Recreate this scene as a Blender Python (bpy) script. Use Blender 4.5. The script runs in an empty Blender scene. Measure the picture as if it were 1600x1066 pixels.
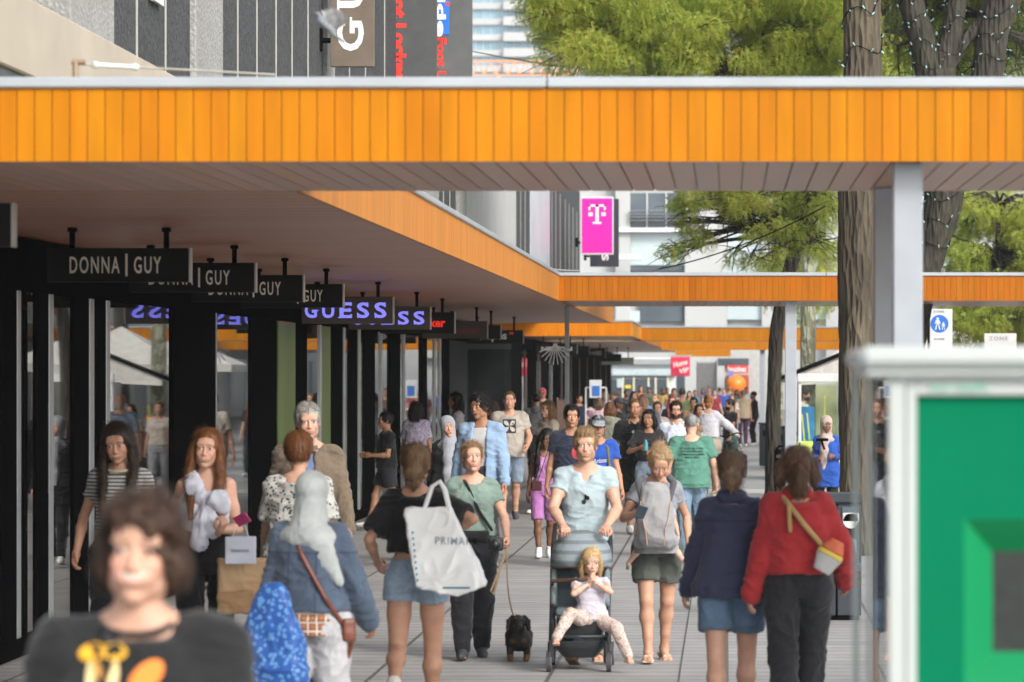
import bpy, math, random
import numpy as np
from mathutils import Vector, Matrix
from mathutils.bvhtree import BVHTree

# ------------------------------------------------------------------ camera, world, sun, exposure
SC = bpy.context.scene
COL = SC.collection
FPX, CX, CY, CAMH = 5600.0, 1135.0, 580.0, 2.15      # focal length and principal point in photo pixels
cam_d = bpy.data.cameras.new('camera')
cam = bpy.data.objects.new('camera', cam_d); COL.objects.link(cam)
cam.location = (0, 0, CAMH); cam.rotation_euler = (math.radians(90), 0, 0)
cam_d.sensor_width = 36; cam_d.lens = FPX / 1600 * 36
cam_d.shift_x = (800 - CX) / 1600; cam_d.shift_y = (CY - 533) / 1600
cam_d.clip_end = 3000; cam_d.clip_start = .5
cam_d.dof.use_dof = True; cam_d.dof.focus_distance = 36; cam_d.dof.aperture_fstop = 4.0
SC.camera = cam
SUN_EL, SUN_ROT = math.radians(33), math.radians(142)
w = bpy.data.worlds.new('World'); SC.world = w; w.use_nodes = True
nt = w.node_tree; nt.nodes.clear()
sky = nt.nodes.new('ShaderNodeTexSky'); sky.sky_type = 'NISHITA'; sky.sun_disc = False
sky.sun_elevation = SUN_EL; sky.sun_rotation = SUN_ROT; sky.dust_density = 3.0; sky.air_density = 1.2
hs = nt.nodes.new('ShaderNodeHueSaturation'); hs.inputs['Saturation'].default_value = .25
bg = nt.nodes.new('ShaderNodeBackground'); bg.inputs['Strength'].default_value = .15
wo = nt.nodes.new('ShaderNodeOutputWorld')
nt.links.new(sky.outputs[0], hs.inputs['Color']); nt.links.new(hs.outputs[0], bg.inputs[0]); nt.links.new(bg.outputs[0], wo.inputs[0])
sd = bpy.data.lights.new('sun', 'SUN'); sd.energy = 1.25; sd.angle = math.radians(13); sd.color = (1, .94, .85)
sun = bpy.data.objects.new('sun', sd); COL.objects.link(sun)
sdir = Vector((math.sin(SUN_ROT) * math.cos(SUN_EL), math.cos(SUN_ROT) * math.cos(SUN_EL), math.sin(SUN_EL)))
sun.rotation_euler = sdir.to_track_quat('Z', 'Y').to_euler()
SC.view_settings.view_transform = 'Standard'; SC.view_settings.look = 'None'
SC.view_settings.exposure = 1.0; SC.view_settings.gamma = 1
SC.cycles.max_bounces = 6; SC.cycles.transparent_max_bounces = 24

rnd = random.Random(7); nr = np.random.RandomState(7)

def W(px, py, D):                        # a photo pixel at depth D -> world point
    return ((px - CX) * D / FPX, D, CAMH - (py - CY) * D / FPX)

# ------------------------------------------------------------------ materials
MATS = {}
class NT:
    def __init__(s, name):
        s.m = bpy.data.materials.new(name); s.m.use_nodes = True; s.t = s.m.node_tree
        s.b = s.t.nodes['Principled BSDF']; s.co = None
    def n(s, typ, **kw):
        nd = s.t.nodes.new(typ)
        for k, v in kw.items():
            if k in nd.inputs.keys() if hasattr(nd.inputs, 'keys') else False: nd.inputs[k].default_value = v
            else: setattr(nd, k, v)
        return nd
    def l(s, a, b): s.t.links.new(a, b)
    def coord(s, scale=(1, 1, 1), kind='Object'):
        if s.co is None: s.co = s.n('ShaderNodeTexCoord')
        mp = s.n('ShaderNodeMapping'); mp.inputs['Scale'].default_value = scale
        s.l(s.co.outputs[kind], mp.inputs['Vector']); return mp.outputs[0]
    def noise(s, scale, detail=3, sc3=(1, 1, 1)):
        n = s.n('ShaderNodeTexNoise'); n.inputs['Scale'].default_value = scale; n.inputs['Detail'].default_value = detail
        s.l(s.coord(sc3), n.inputs['Vector']); return n.outputs[0]
    def ramp(s, fac, stops):
        r = s.n('ShaderNodeValToRGB'); e = r.color_ramp.elements
        while len(e) < len(stops): e.new(.5)
        for el, (p, c) in zip(e, stops): el.position = p; el.color = (*c, 1)
        s.l(fac, r.inputs[0]); return r.outputs[0]
    def mix(s, f, a, b, typ='MIX'):
        m = s.n('ShaderNodeMixRGB', blend_type=typ)
        for i, v in enumerate((f, a, b)):
            if hasattr(v, 'links'): s.l(v, m.inputs[i])
            elif i == 0: m.inputs[0].default_value = v
            else: m.inputs[i].default_value = (*v, 1)
        return m.outputs[0]
    def math(s, op, a, b=0.):
        m = s.n('ShaderNodeMath', operation=op)
        for i, v in enumerate((a, b)):
            if hasattr(v, 'links'): s.l(v, m.inputs[i])
            else: m.inputs[i].default_value = v
        return m.outputs[0]
    def sep(s, v):
        x = s.n('ShaderNodeSeparateXYZ'); s.l(v, x.inputs[0]); return x.outputs
    def bump(s, h, strength=.3, dist=.01):
        b = s.n('ShaderNodeBump'); b.inputs['Strength'].default_value = strength; b.inputs['Distance'].default_value = dist
        s.l(h, b.inputs['Height']); s.l(b.outputs[0], s.b.inputs['Normal'])
    def base(s, c):
        if hasattr(c, 'links'): s.l(c, s.b.inputs['Base Color'])
        else: s.b.inputs['Base Color'].default_value = (*c, 1)
    def attr(s, name='Col'):
        a = s.n('ShaderNodeAttribute'); a.attribute_name = name; return a.outputs['Color']

def srgb(r, g, b):
    f = lambda v: (v / 255 / 12.92) if v / 255 <= .04045 else ((v / 255 + .055) / 1.055) ** 2.4
    return (f(r), f(g), f(b))
def dk(c, k): return tuple(min(1, v * k) for v in c)

def plain(name, c, rough=.5, metal=0., var=.12, scale=6., bump=.0, bscale=60., coat=0., sc3=(1, 1, 1)):
    if name in MATS: return MATS[name]
    t = NT(name)
    n = t.noise(scale, 4, sc3)
    t.base(t.ramp(n, [(.3, dk(c, 1 - var)), (.7, dk(c, 1 + var))]))
    t.b.inputs['Roughness'].default_value = rough; t.b.inputs['Metallic'].default_value = metal
    t.b.inputs['Coat Weight'].default_value = coat
    if bump: t.bump(t.noise(bscale, 3), bump, .01)
    MATS[name] = t.m; return t.m

def fabric(c, name=None, kind='plain', c2=None, rough=.85, scale=1., yoke=None):
    key = name or 'fabric_%s_%d_%d_%d' % (kind, c[0] * 999, c[1] * 999, c[2] * 999)
    if key in MATS: return MATS[key]
    t = NT(key)
    n = t.noise(9, 4)
    base = t.ramp(n, [(.3, dk(c, .86)), (.7, dk(c, 1.12))])
    if kind == 'denim':
        n2 = t.noise(5, 5, (1, 1, .5)); base = t.ramp(n2, [(.3, dk(c, .6)), (.5, c), (.72, dk(c, 1.75))])
        n3 = t.noise(260, 1, (1, 1, .2)); base = t.mix(.35, base, t.ramp(n3, [(.35, dk(c, .55)), (.65, dk(c, 1.6))]))
    elif kind == 'stripe':
        z = t.sep(t.coord())[2]; f = t.math('GREATER_THAN', t.math('FRACT', t.math('MULTIPLY', z, 42 * scale)), .55)
        base = t.mix(f, base, c2)
    elif kind == 'plaid':
        o = t.sep(t.coord()); a = t.math('GREATER_THAN', t.math('FRACT', t.math('MULTIPLY', o[2], 22)), .5)
        b = t.math('GREATER_THAN', t.math('FRACT', t.math('MULTIPLY', o[0], 22)), .5)
        base = t.mix(t.math('MULTIPLY', t.math('ADD', a, b), .5), c, c2)
        th = t.math('GREATER_THAN', t.math('FRACT', t.math('ADD', t.math('MULTIPLY', o[0], 22), .2)), .82)
        tz = t.math('GREATER_THAN', t.math('FRACT', t.math('ADD', t.math('MULTIPLY', o[2], 22), .2)), .82)
        base = t.mix(t.math('MAXIMUM', th, tz), base, (.6, .5, .42))
    elif kind in ('floral', 'spots', 'print'):
        v = t.n('ShaderNodeTexVoronoi'); v.inputs['Scale'].default_value = 34 * scale
        wv = t.n('ShaderNodeTexNoise'); wv.inputs['Scale'].default_value = 30 * scale; t.l(t.coord(), wv.inputs['Vector'])
        add = t.n('ShaderNodeVectorMath', operation='MULTIPLY_ADD'); t.l(wv.outputs['Color'], add.inputs[0])
        add.inputs[1].default_value = (.03 / scale,) * 3; t.l(t.coord(), add.inputs[2]); t.l(add.outputs[0], v.inputs['Vector'])
        f = t.math('LESS_THAN', v.outputs['Distance'], .34 if kind != 'spots' else .42)
        if kind == 'print': c2m = t.ramp(t.noise(12, 1), [(.4, c2), (.6, dk((c2[2], c2[1], c2[0]), .9))]); base = t.mix(f, base, c2m)
        else: base = t.mix(f, base, c2)
    elif kind == 'tweed':
        n3 = t.noise(180, 2); base = t.mix(.5, base, t.ramp(n3, [(.35, dk(c, .5)), (.65, dk(c, 1.7))]))
        o = t.sep(t.coord()); b = t.math('GREATER_THAN', t.math('FRACT', t.math('MULTIPLY', o[0], 18)), .9); base = t.mix(t.math('MULTIPLY', b, .25), base, dk(c, .4))
    elif kind == 'quilt':
        z = t.sep(t.coord())[2]; f = t.math('FRACT', t.math('MULTIPLY', z, 16)); base = t.mix(t.math('LESS_THAN', f, .12), base, dk(c, .5))
    if yoke:
        o = t.sep(t.coord()); ln = t.math('LESS_THAN', t.math('ABSOLUTE', t.math('SUBTRACT', o[2], yoke[0])), .0045)
        if len(yoke) > 1: vt = t.math('LESS_THAN', t.math('ABSOLUTE', t.math('SUBTRACT', t.math('ABSOLUTE', o[0]), yoke[1])), .0045); ln = t.math('MAXIMUM', ln, t.math('MULTIPLY', vt, t.math('LESS_THAN', o[2], yoke[0])))
        base = t.mix(t.math('MULTIPLY', ln, .7), base, dk(c, .35))
    t.base(base)
    t.b.inputs['Roughness'].default_value = rough
    t.b.inputs['Sheen Weight'].default_value = .15; t.b.inputs['Specular IOR Level'].default_value = .25
    nb = t.noise(14, 5, (1, 1, .6)); nf = t.noise(150, 2)
    t.bump(t.math('ADD', nb, t.math('MULTIPLY', nf, .12)), .45, .02)
    MATS[key] = t.m; return t.m

def attr_mat(name, rough=.5, bump=.1, bscale=80, coat=0., sss=0., spec=.5, trans=0., metal=0., streak=0.):
    if name in MATS: return MATS[name]
    t = NT(name); t.base(t.attr('Col') if not streak else t.mix(streak, t.attr('Col'), t.ramp(t.noise(9, 5, (1, 1, .12)), [(.3, (.62, .6, .58)), (.62, (1, 1, 1))]), 'MULTIPLY')); t.b.inputs['Roughness'].default_value = rough
    if bump: t.bump(t.noise(bscale, 3), bump, .005)
    t.b.inputs['Coat Weight'].default_value = coat; t.b.inputs['Specular IOR Level'].default_value = spec
    t.b.inputs['Metallic'].default_value = metal
    if coat: t.b.inputs['Coat Roughness'].default_value = .28
    if sss: t.b.inputs['Subsurface Weight'].default_value = sss; t.b.inputs['Subsurface Radius'].default_value = (.5, .2, .1); t.b.inputs['Subsurface Scale'].default_value = .02
    if trans:
        tr = t.n('ShaderNodeBsdfTranslucent'); t.l(t.attr('Col'), tr.inputs[0]); mx = t.n('ShaderNodeMixShader'); mx.inputs[0].default_value = trans
        out = t.t.nodes['Material Output']; t.l(t.b.outputs[0], mx.inputs[1]); t.l(tr.outputs[0], mx.inputs[2]); t.l(mx.outputs[0], out.inputs[0])
    MATS[name] = t.m; return t.m

def glass_mat(name='shop_glass', tint=(.75, .8, .8), ior=2.6, dark=.35):
    if name in MATS: return MATS[name]
    t = NT(name); g = t.n('ShaderNodeBsdfGlossy'); g.inputs['Roughness'].default_value = .015
    tp = t.n('ShaderNodeBsdfTransparent'); tp.inputs[0].default_value = (*tint, 1)
    lw_ = t.n('ShaderNodeLayerWeight'); lw_.inputs[0].default_value = .5; r0 = ((ior - 1) / (ior + 1)) ** 2
    fac = t.math('ADD', t.math('MULTIPLY', t.math('POWER', lw_.outputs['Facing'], 4.), 1 - r0), r0)
    mx = t.n('ShaderNodeMixShader'); t.l(fac, mx.inputs[0]); t.l(tp.outputs[0], mx.inputs[1]); t.l(g.outputs[0], mx.inputs[2])
    t.l(mx.outputs[0], t.t.nodes['Material Output'].inputs[0]); MATS[name] = t.m; return t.m

# ------------------------------------------------------------------ objects
def tag(o, label=None, cat=None, group=None, kind=None):
    if label: o['label'] = label
    if cat: o['category'] = cat
    if group: o['group'] = group
    if kind: o['kind'] = kind
    return o
def thing(name, label, cat, loc=(0, 0, 0), rz=0., group=None):
    o = bpy.data.objects.new(name, None); COL.objects.link(o); o.empty_display_size = .2
    o.location = loc; o.rotation_euler = (0, 0, rz); return tag(o, label, cat, group)
def link(name, me, mat=None, parent=None):
    o = bpy.data.objects.new(name, me); COL.objects.link(o)
    if mat is not None:
        for m in (mat if isinstance(mat, (list, tuple)) else [mat]): me.materials.append(m)
    if parent: o.parent = parent
    return o

class MB:                                   # mesh collector
    def __init__(s): s.v = []; s.f = []; s.mi = []; s.c = []; s.cc = (1, 1, 1); s.m = 0; s.smooth = False
    def add(s, vs, fs):
        n = len(s.v); s.v += [tuple(v) for v in vs]; s.f += [tuple(i + n for i in f) for f in fs]
        s.mi += [s.m] * len(fs); s.c += [s.cc] * len(vs); return s
    def box(s, x0, x1, y0, y1, z0, z1, R=None, o=(0, 0, 0)):
        vs = [Vector((x, y, z)) for x in (x0, x1) for y in (y0, y1) for z in (z0, z1)]
        if R is not None: vs = [R @ v + Vector(o) for v in vs]
        return s.add(vs, [(0, 1, 3, 2), (4, 6, 7, 5), (0, 4, 5, 1), (2, 3, 7, 6), (0, 2, 6, 4), (1, 5, 7, 3)])
    def bbox(s, x0, x1, y0, y1, z0, z1, b=.004):           # box with bevelled edges
        bm_v = []; 
        xs, ys, zs = (x0, x1), (y0, y1), (z0, z1); V = {}
        for i in (0, 1):
            for j in (0, 1):
                for k in (0, 1):
                    sx, sy, sz = (1, -1)[i], (1, -1)[j], (1, -1)[k]
                    for a, p in enumerate(((0, b, b), (b, 0, b), (b, b, 0))):
                        V[i, j, k, a] = len(bm_v); bm_v.append((xs[i] + sx * p[0], ys[j] + sy * p[1], zs[k] + sz * p[2]))
        F = []
        for i in (0, 1): F.append([V[i, 0, 0, 0], V[i, 1, 0, 0], V[i, 1, 1, 0], V[i, 0, 1, 0]][::(-1 if i == 0 else 1)])
        for j in (0, 1): F.append([V[0, j, 0, 1], V[0, j, 1, 1], V[1, j, 1, 1], V[1, j, 0, 1]][::(-1 if j == 0 else 1)])
        for k in (0, 1): F.append([V[0, 0, k, 2], V[1, 0, k, 2], V[1, 1, k, 2], V[0, 1, k, 2]][::(-1 if k == 0 else 1)])
        for j in (0, 1):
            for k in (0, 1): F.append([V[0, j, k, 1], V[1, j, k, 1], V[1, j, k, 2], V[0, j, k, 2]][::(1 if j == k else -1)])
        for i in (0, 1):
            for k in (0, 1): F.append([V[i, 0, k, 0], V[i, 0, k, 2], V[i, 1, k, 2], V[i, 1, k, 0]][::(-1 if i != k else 1)])
        for i in (0, 1):
            for j in (0, 1): F.append([V[i, j, 0, 0], V[i, j, 1, 0], V[i, j, 1, 1], V[i, j, 0, 1]][::(1 if i != j else -1)])
            for j in (0, 1):
                for k in (0, 1): pass
        for i in (0, 1):
            for j in (0, 1):
                for k in (0, 1): F.append([V[i, j, k, 0], V[i, j, k, 1], V[i, j, k, 2]][::(1 if (i + j + k) % 2 else -1)])
        return s.add(bm_v, F)
    def tube(s, pts, r, n=8, cap=True):
        pts = [Vector(p) for p in pts]; rs = r if isinstance(r, (list, tuple)) else [r] * len(pts)
        vs = []; fs = []; up = None
        for i, p in enumerate(pts):
            d = (pts[min(i + 1, len(pts) - 1)] - pts[max(i - 1, 0)]).normalized()
            if up is None: up = Vector((0, 0, 1)) if abs(d.z) < .9 else Vector((1, 0, 0))
            a = d.cross(up).normalized(); b = a.cross(d).normalized(); up = b
            for k in range(n):
                t = 2 * math.pi * k / n; vs.append(p + (a * math.cos(t) + b * math.sin(t)) * rs[i])
        for i in range(len(pts) - 1):
            for k in range(n): fs.append((i * n + k, i * n + (k + 1) % n, (i + 1) * n + (k + 1) % n, (i + 1) * n + k))
        if cap: fs.append(tuple(range(n))[::-1]); fs.append(tuple((len(pts) - 1) * n + k for k in range(n)))
        return s.add(vs, fs)
    def disc(s, c, r, th, axis='y', n=28, r2=None):        # solid disc or cone frustum along an axis
        c = Vector(c); r2 = r if r2 is None else r2; vs = []
        for e, rr in ((0, r), (1, r2)):
            for k in range(n):
                a = 2 * math.pi * k / n; u, v = rr * math.cos(a), rr * math.sin(a)
                vs.append(c + Vector({'y': (u, e * th, v), 'x': (e * th, u, v), 'z': (u, v, e * th)}[axis]))
        fs = [tuple(range(n)), tuple(range(n, 2 * n))[::-1]] + [(k, n + k, n + (k + 1) % n, (k + 1) % n) for k in range(n)]
        return s.add(vs, fs)
    def build(s, name, mat, parent=None, smooth=None):
        me = bpy.data.meshes.new(name); me.from_pydata(s.v, [], s.f)
        me.polygons.foreach_set('material_index', s.mi)
        if smooth or s.smooth: me.polygons.foreach_set('use_smooth', [True] * len(s.f))
        if len(set(s.c)) > 1 or s.cc != (1, 1, 1):
            a = me.color_attributes.new('Col', 'FLOAT_COLOR', 'POINT')
            a.data.foreach_set('color', np.array([(*c, 1) for c in s.c], dtype=np.float32).ravel())
        me.update(); return link(name, me, mat, parent)

def np_mesh(name, V, F, C=None, smooth=True, mi=None):
    me = bpy.data.meshes.new(name); V = np.asarray(V, np.float32); F = np.asarray(F, np.int32); k = F.shape[1]
    me.vertices.add(len(V)); me.vertices.foreach_set('co', V.ravel())
    me.loops.add(F.size); me.loops.foreach_set('vertex_index', F.ravel())
    me.polygons.add(len(F)); me.polygons.foreach_set('loop_start', np.arange(0, F.size, k, dtype=np.int32))
    me.polygons.foreach_set('use_smooth', np.full(len(F), smooth))
    if mi is not None: me.polygons.foreach_set('material_index', np.asarray(mi, np.int32))
    if C is not None:
        a = me.color_attributes.new('Col', 'FLOAT_COLOR', 'POINT')
        a.data.foreach_set('color', np.hstack([C, np.ones((len(C), 1))]).astype(np.float32).ravel())
    me.update(); me.validate(); return me

def text_geo(body, size=1., sx=1., bold=0., spacing=1., extrude=.002, italic=0., res=3):
    cu = bpy.data.curves.new('txt', 'FONT'); cu.body = body; cu.size = size; cu.offset = bold; cu.extrude = extrude
    cu.space_character = spacing; cu.align_x = 'CENTER'; cu.align_y = 'CENTER'; cu.resolution_u = res; cu.shear = italic
    ob = bpy.data.objects.new('txt', cu); COL.objects.link(ob)
    dg = bpy.context.evaluated_depsgraph_get(); me = bpy.data.meshes.new_from_object(ob.evaluated_get(dg))
    V = [(v.co.x * sx, v.co.y, v.co.z) for v in me.vertices]; F = [tuple(p.vertices) for p in me.polygons]
    bpy.data.objects.remove(ob); bpy.data.curves.remove(cu); bpy.data.meshes.remove(me)
    return V, F
def text_on(mb, body, c, w, hgt=None, rot=0., fit='w', **kw):   # lettering standing in the XZ plane at c, facing -Y, fitted to width w
    V, F = text_geo(body, **kw); xs = [v[0] for v in V]; ys = [v[1] for v in V]
    sx = w / (max(xs) - min(xs)); sy = (hgt / (max(ys) - min(ys))) if hgt else sx
    mx, my = (max(xs) + min(xs)) / 2, (max(ys) + min(ys)) / 2; ca, sa = math.cos(rot), math.sin(rot); vs = []
    for x, y, z in V:
        u, v = (x - mx) * sx, (y - my) * sy
        vs.append((c[0] + u * ca - v * sa, c[1] - z - .001, c[2] + u * sa + v * ca))
    mb.add(vs, F)

# basic materials
BLACK = plain('black_metal', (.004, .004, .0045), .55, 0, .2); BLACK.node_tree.nodes['Principled BSDF'].inputs['Specular IOR Level'].default_value = .0
SILVER = plain('brushed_aluminium', (.42, .44, .45), .35, .7, .08, 3)
WHITEP = plain('white_paint', (.62, .63, .64), .4, 0, .06, 3)
POSTM = plain('pale_grey_paint', (.30, .325, .36), .35, 0, .07, 5)
GLASS = glass_mat()
LETTER = plain('cream_lettering', (.62, .58, .5), .5, 0, .05)
# ------------------------------------------------------------------ ground
def paving_mat():
    t = NT('grey_paving'); co = t.coord((1, 1, 1))
    sw = t.sep(co); cb = t.n('ShaderNodeCombineXYZ'); t.l(sw[0], cb.inputs[0]); t.l(sw[1], cb.inputs[1])
    b = t.n('ShaderNodeTexBrick'); t.l(cb.outputs[0], b.inputs['Vector'])
    b.inputs['Scale'].default_value = 1; b.inputs['Brick Width'].default_value = 1.25; b.inputs['Row Height'].default_value = .32
    b.inputs['Mortar Size'].default_value = .016; b.inputs['Mortar Smooth'].default_value = .2
    b.inputs['Color1'].default_value = (.325, .32, .315, 1); b.inputs['Color2'].default_value = (.25, .25, .252, 1); b.inputs['Mortar'].default_value = (.06, .06, .052, 1)
    b.offset = .0; b.inputs['Bias'].default_value = -.1
    n = t.noise(.35, 5, (1, .4, 1)); c = t.mix(.75, b.outputs[0], t.ramp(n, [(.3, (.45, .45, .45)), (.7, (.75, .74, .72))]), 'MULTIPLY')
    n2 = t.noise(3.2, 5); c = t.mix(.5, c, t.ramp(n2, [(.35, (.6, .6, .6)), (.65, (1, 1, 1))]), 'MULTIPLY')
    sp = t.n('ShaderNodeTexVoronoi'); sp.inputs['Scale'].default_value = 3.5; t.l(t.coord(), sp.inputs['Vector'])
    c = t.mix(t.math('MULTIPLY', t.math('LESS_THAN', sp.outputs['Distance'], .07), .6), c, (.08, .08, .08))
    g = t.n('ShaderNodeGamma'); g.inputs[1].default_value = .72; t.l(c, g.inputs[0])
    t.base(g.outputs[0]); t.b.inputs['Roughness'].default_value = .62
    h = t.math('SUBTRACT', t.math('MULTIPLY', t.noise(40, 3), .3), b.outputs['Fac']); t.bump(h, .5, .01); return t.m
PAVE = paving_mat()
mb = MB(); mb.add([(-900, -30, 0), (900, -30, 0), (900, 1500, 0), (-900, 1500, 0)], [(0, 1, 2, 3)])
tag(mb.build('ground', PAVE), kind='structure')
mb = MB(); mb.box(-.338, -.326, 2, 90, -.02, .004); 
tag(mb.build('drain_channel', plain('drain_iron', (.1, .105, .09), .7, .4, .3, 8)), 'narrow dark slot drain running lengthwise along the paved street', 'drain')
mb = MB()
for k in range(3): mb.box(-2.6, 2.2, 63.2 + k * .75, 63.55 + k * .75, -.02, .004)
tag(mb.build('pale_band', plain('pale_stone', (.55, .54, .5), .6, 0, .1, 5)), kind='structure')

# ------------------------------------------------------------------ canopies
ORW = attr_mat('varnished_orange_boards', .5, .12, 25, .03, spec=.12, streak=.55)
SOF = attr_mat('varnished_soffit_boards', .4, .08, 14, .22, spec=.35)
CAPM = plain('zinc_coping', (.36, .39, .42), .4, .25, .1, 2)
ROOFM = plain('roof_felt', (.12, .12, .03), .9)
def board_col(base, v=.045):
    k = 1 + rnd.uniform(-v, v); g = rnd.uniform(-.06, .08)
    return (base[0] * k, base[1] * k * (1 + g), base[2] * k * (1 + g * 3))
def canopy(label, x0, x1, y0, y1, z=3.15, h=.35, front=True, left=False, right=False, soff='y', bw=.084, base=(.46, .16, .0015), posts=(), sb=(.42, .235, .16), sbase=None, bwy=.084, pw=.075, post_mat=None):
    th = thing('canopy', label, 'canopy', ((x0 + x1) / 2, y0, 0)); ox, oy = (x0 + x1) / 2, y0
    if front:
        mb = MB(); n = int((x1 - x0) / bw); bwx = (x1 - x0) / n
        for i in range(n):
            mb.cc = board_col(base); a = x0 - ox + i * bwx; d = rnd.uniform(0, .002)
            mb.box(a + .002, a + bwx - .002, -.004 - d, .02, z, z + h)
        mb.cc = (.1, .04, .005); mb.box(x0 - ox, x1 - ox, .006, .03, z + .003, z + h - .002)
        mb.build('fascia', ORW, th)
    for flag, xx, sg in ((right, x1, 1), (left, x0, -1)):
        if not flag: continue
        mb = MB(); n = int((y1 - y0) / bwy); by = (y1 - y0) / n; sbs = sbase or dk(base, 1)
        for i in range(n):
            mb.cc = board_col(sbs, .1); a = i * by
            mb.box(xx - ox - .02 * sg, xx - ox + .005 * sg, a + .002, a + by - .002, z, z + h)
        mb.cc = (.1, .04, .005); mb.box(xx - ox - .03, xx - ox, .03, y1 - y0, z + .003, z + h - .002)
        mb.build('fascia', ORW, th)
    # coping with a small drip lip and joints
    mb = MB(); L = x1 - x0; n = max(1, int(L / 3)); 
    if front:
        for i in range(n):
            a = x0 - ox + i * L / n; mb.bbox(a + .002, a + L / n - .002, -.03, .12, z + h, z + h + .052, .008)
    for flag, xx, sg in ((right, x1, 1), (left, x0, -1)):
        if flag:
            m = max(1, int((y1 - y0) / 3)); c0, c1 = sorted((xx - ox + .028 * sg, xx - ox - .12 * sg))
            for i in range(m):
                a = .12 + i * (y1 - y0 - .12) / m; mb.bbox(c0, c1, a + .002, a + (y1 - y0 - .12) / m - .002, z + h, z + h + .05, .008)
    if mb.v: mb.build('coping', CAPM, th)
    # soffit boards
    mb = MB(); sw = .12
    if soff == 'y':
        n = int(L / sw)
        for i in range(n):
            mb.cc = board_col(sb, .1); a = x0 - ox + .03 + i * (L - .06) / n; mb.box(a + .004, a + (L - .06) / n - .004, .035, y1 - y0, z + .01, z + .03)
    else:
        n = int((y1 - y0) / .42)
        for i in range(n):
            mb.cc = board_col(sb, .1); a = .035 + i * (y1 - y0 - .04) / n; mb.box(x0 - ox + .03, x1 - ox - .03, a + .004, a + (y1 - y0 - .04) / n - .022, z + .01, z + .03)
    mb.cc = dk(sb, .2); mb.box(x0 - ox + .04, x1 - ox - .04, .04, y1 - y0 - .01, z + .026, z + .045)
    mb.build('soffit', SOF, th)
    mb = MB(); mb.box(x0 - ox + .01, x1 - ox - .01, .04, y1 - y0, z + .05, z + h + .03); mb.build('roof', ROOFM, th)
    for (px, py, pwid) in posts:
        mb = MB(); mb.bbox(px - ox - pwid, px - ox + pwid, py - oy - pwid, py - oy + pwid, 0, z + .01, .008)
        mb.bbox(px - ox - pwid - .03, px - ox + pwid + .03, py - oy - pwid - .03, py - oy + pwid + .03, 0, .02, .004)
        mb.build('post', post_mat or POSTM, th)
    return th
XE = -2.38
canopy('nearest orange board canopy spanning the whole street across the top of the view', -14, 9, 17.1, 20.1, posts=((.875, 17.35, .072), (.885, 19.75, .075)))
canopy('long canopy running along the shopfronts with varnished soffit and hanging signs', -5.45, XE, 20.1, 75.5, front=False, right=True, soff='x', sbase=(.5, .19, .03), sb=(.38, .16, .085))
canopy('second orange canopy crossing the street behind the big trunk', XE, 9, 50.9, 56.0, posts=((1.835 * .5 + .0, 51.2, .082), (-2.3 - .18, 55.8, .035)), base=(.36, .105, .002))
canopy('canopy over the next block of shops starting past the gap', -6.5, XE, 90, 100, z=3.03, right=True, soff='x', base=(.6, .18, .003), sbase=(.8, .33, .03))
canopy('third orange canopy crossing the street near the far crowd', XE, 8.2, 100, 104, z=3.0, base=(.46, .16, .0015), posts=((1.29, 100.3, .09),))
canopy('canopy along the further shops behind the third crossing', -6.5, XE, 104, 165, z=3.0, front=False, right=True, soff='x', bwy=.2)
canopy('fourth orange canopy crossing the street beyond the third', XE, 8.2, 131, 134, z=2.93, base=(.46, .16, .0015), posts=((1.32, 131.3, .09),), bw=.12)
canopy('farthest orange canopy in front of the pale shops', XE, .2, 168, 171, z=2.83, base=(.46, .16, .0015), bw=.15)
canopy('orange canopy along the right hand shops behind the trees', 8.3, 12.5, 62, 190, z=3.1, left=True, soff='x', bwy=.2, bw=.12)

# ------------------------------------------------------------------ shopfronts on the left
XS = -5.3
def Dx(px, X=XS): return X * FPX / (px - CX)
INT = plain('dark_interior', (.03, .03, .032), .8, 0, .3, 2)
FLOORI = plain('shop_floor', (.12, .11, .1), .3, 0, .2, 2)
shop_defs = [  # (name label, start px, end px or D, frames(px ranges black), strips silver, panels)
    ('clothes shopfront with black columns and silver strips, nearest on the left', 12., Dx(166)),
    ('shopfront with two wide mirror panes beside a broad black column', Dx(166), Dx(384)),
    ('shopfront with a bright green inner wall behind tall glass', Dx(384), Dx(532)),
    ('shopfront of narrow dark glass bays behind the boy in a black tee', Dx(532), Dx(640)),
    ('far shopfront with open glass under the sports shop signs', Dx(640), 75.4),
]
blacks = [(0, 18, .04), (28, 33, .05), (52, 70, .03), (110, 133, .03), (146, 160, .03), (266, 331, .04), (388, 428, .03), (458, 475, .04), (514, 531, .04), (546, 552, .06), (566, 583, .03), (606, 622, .04), (655, 664, .04), (690, 700, .03)]
strips = [(20, 26), (70, 77), (134, 141), (160, 166), (330, 334), (497, 499), (534, 536), (558, 560), (592, 594), (628, 630), (676, 678), (684, 686)]
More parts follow.
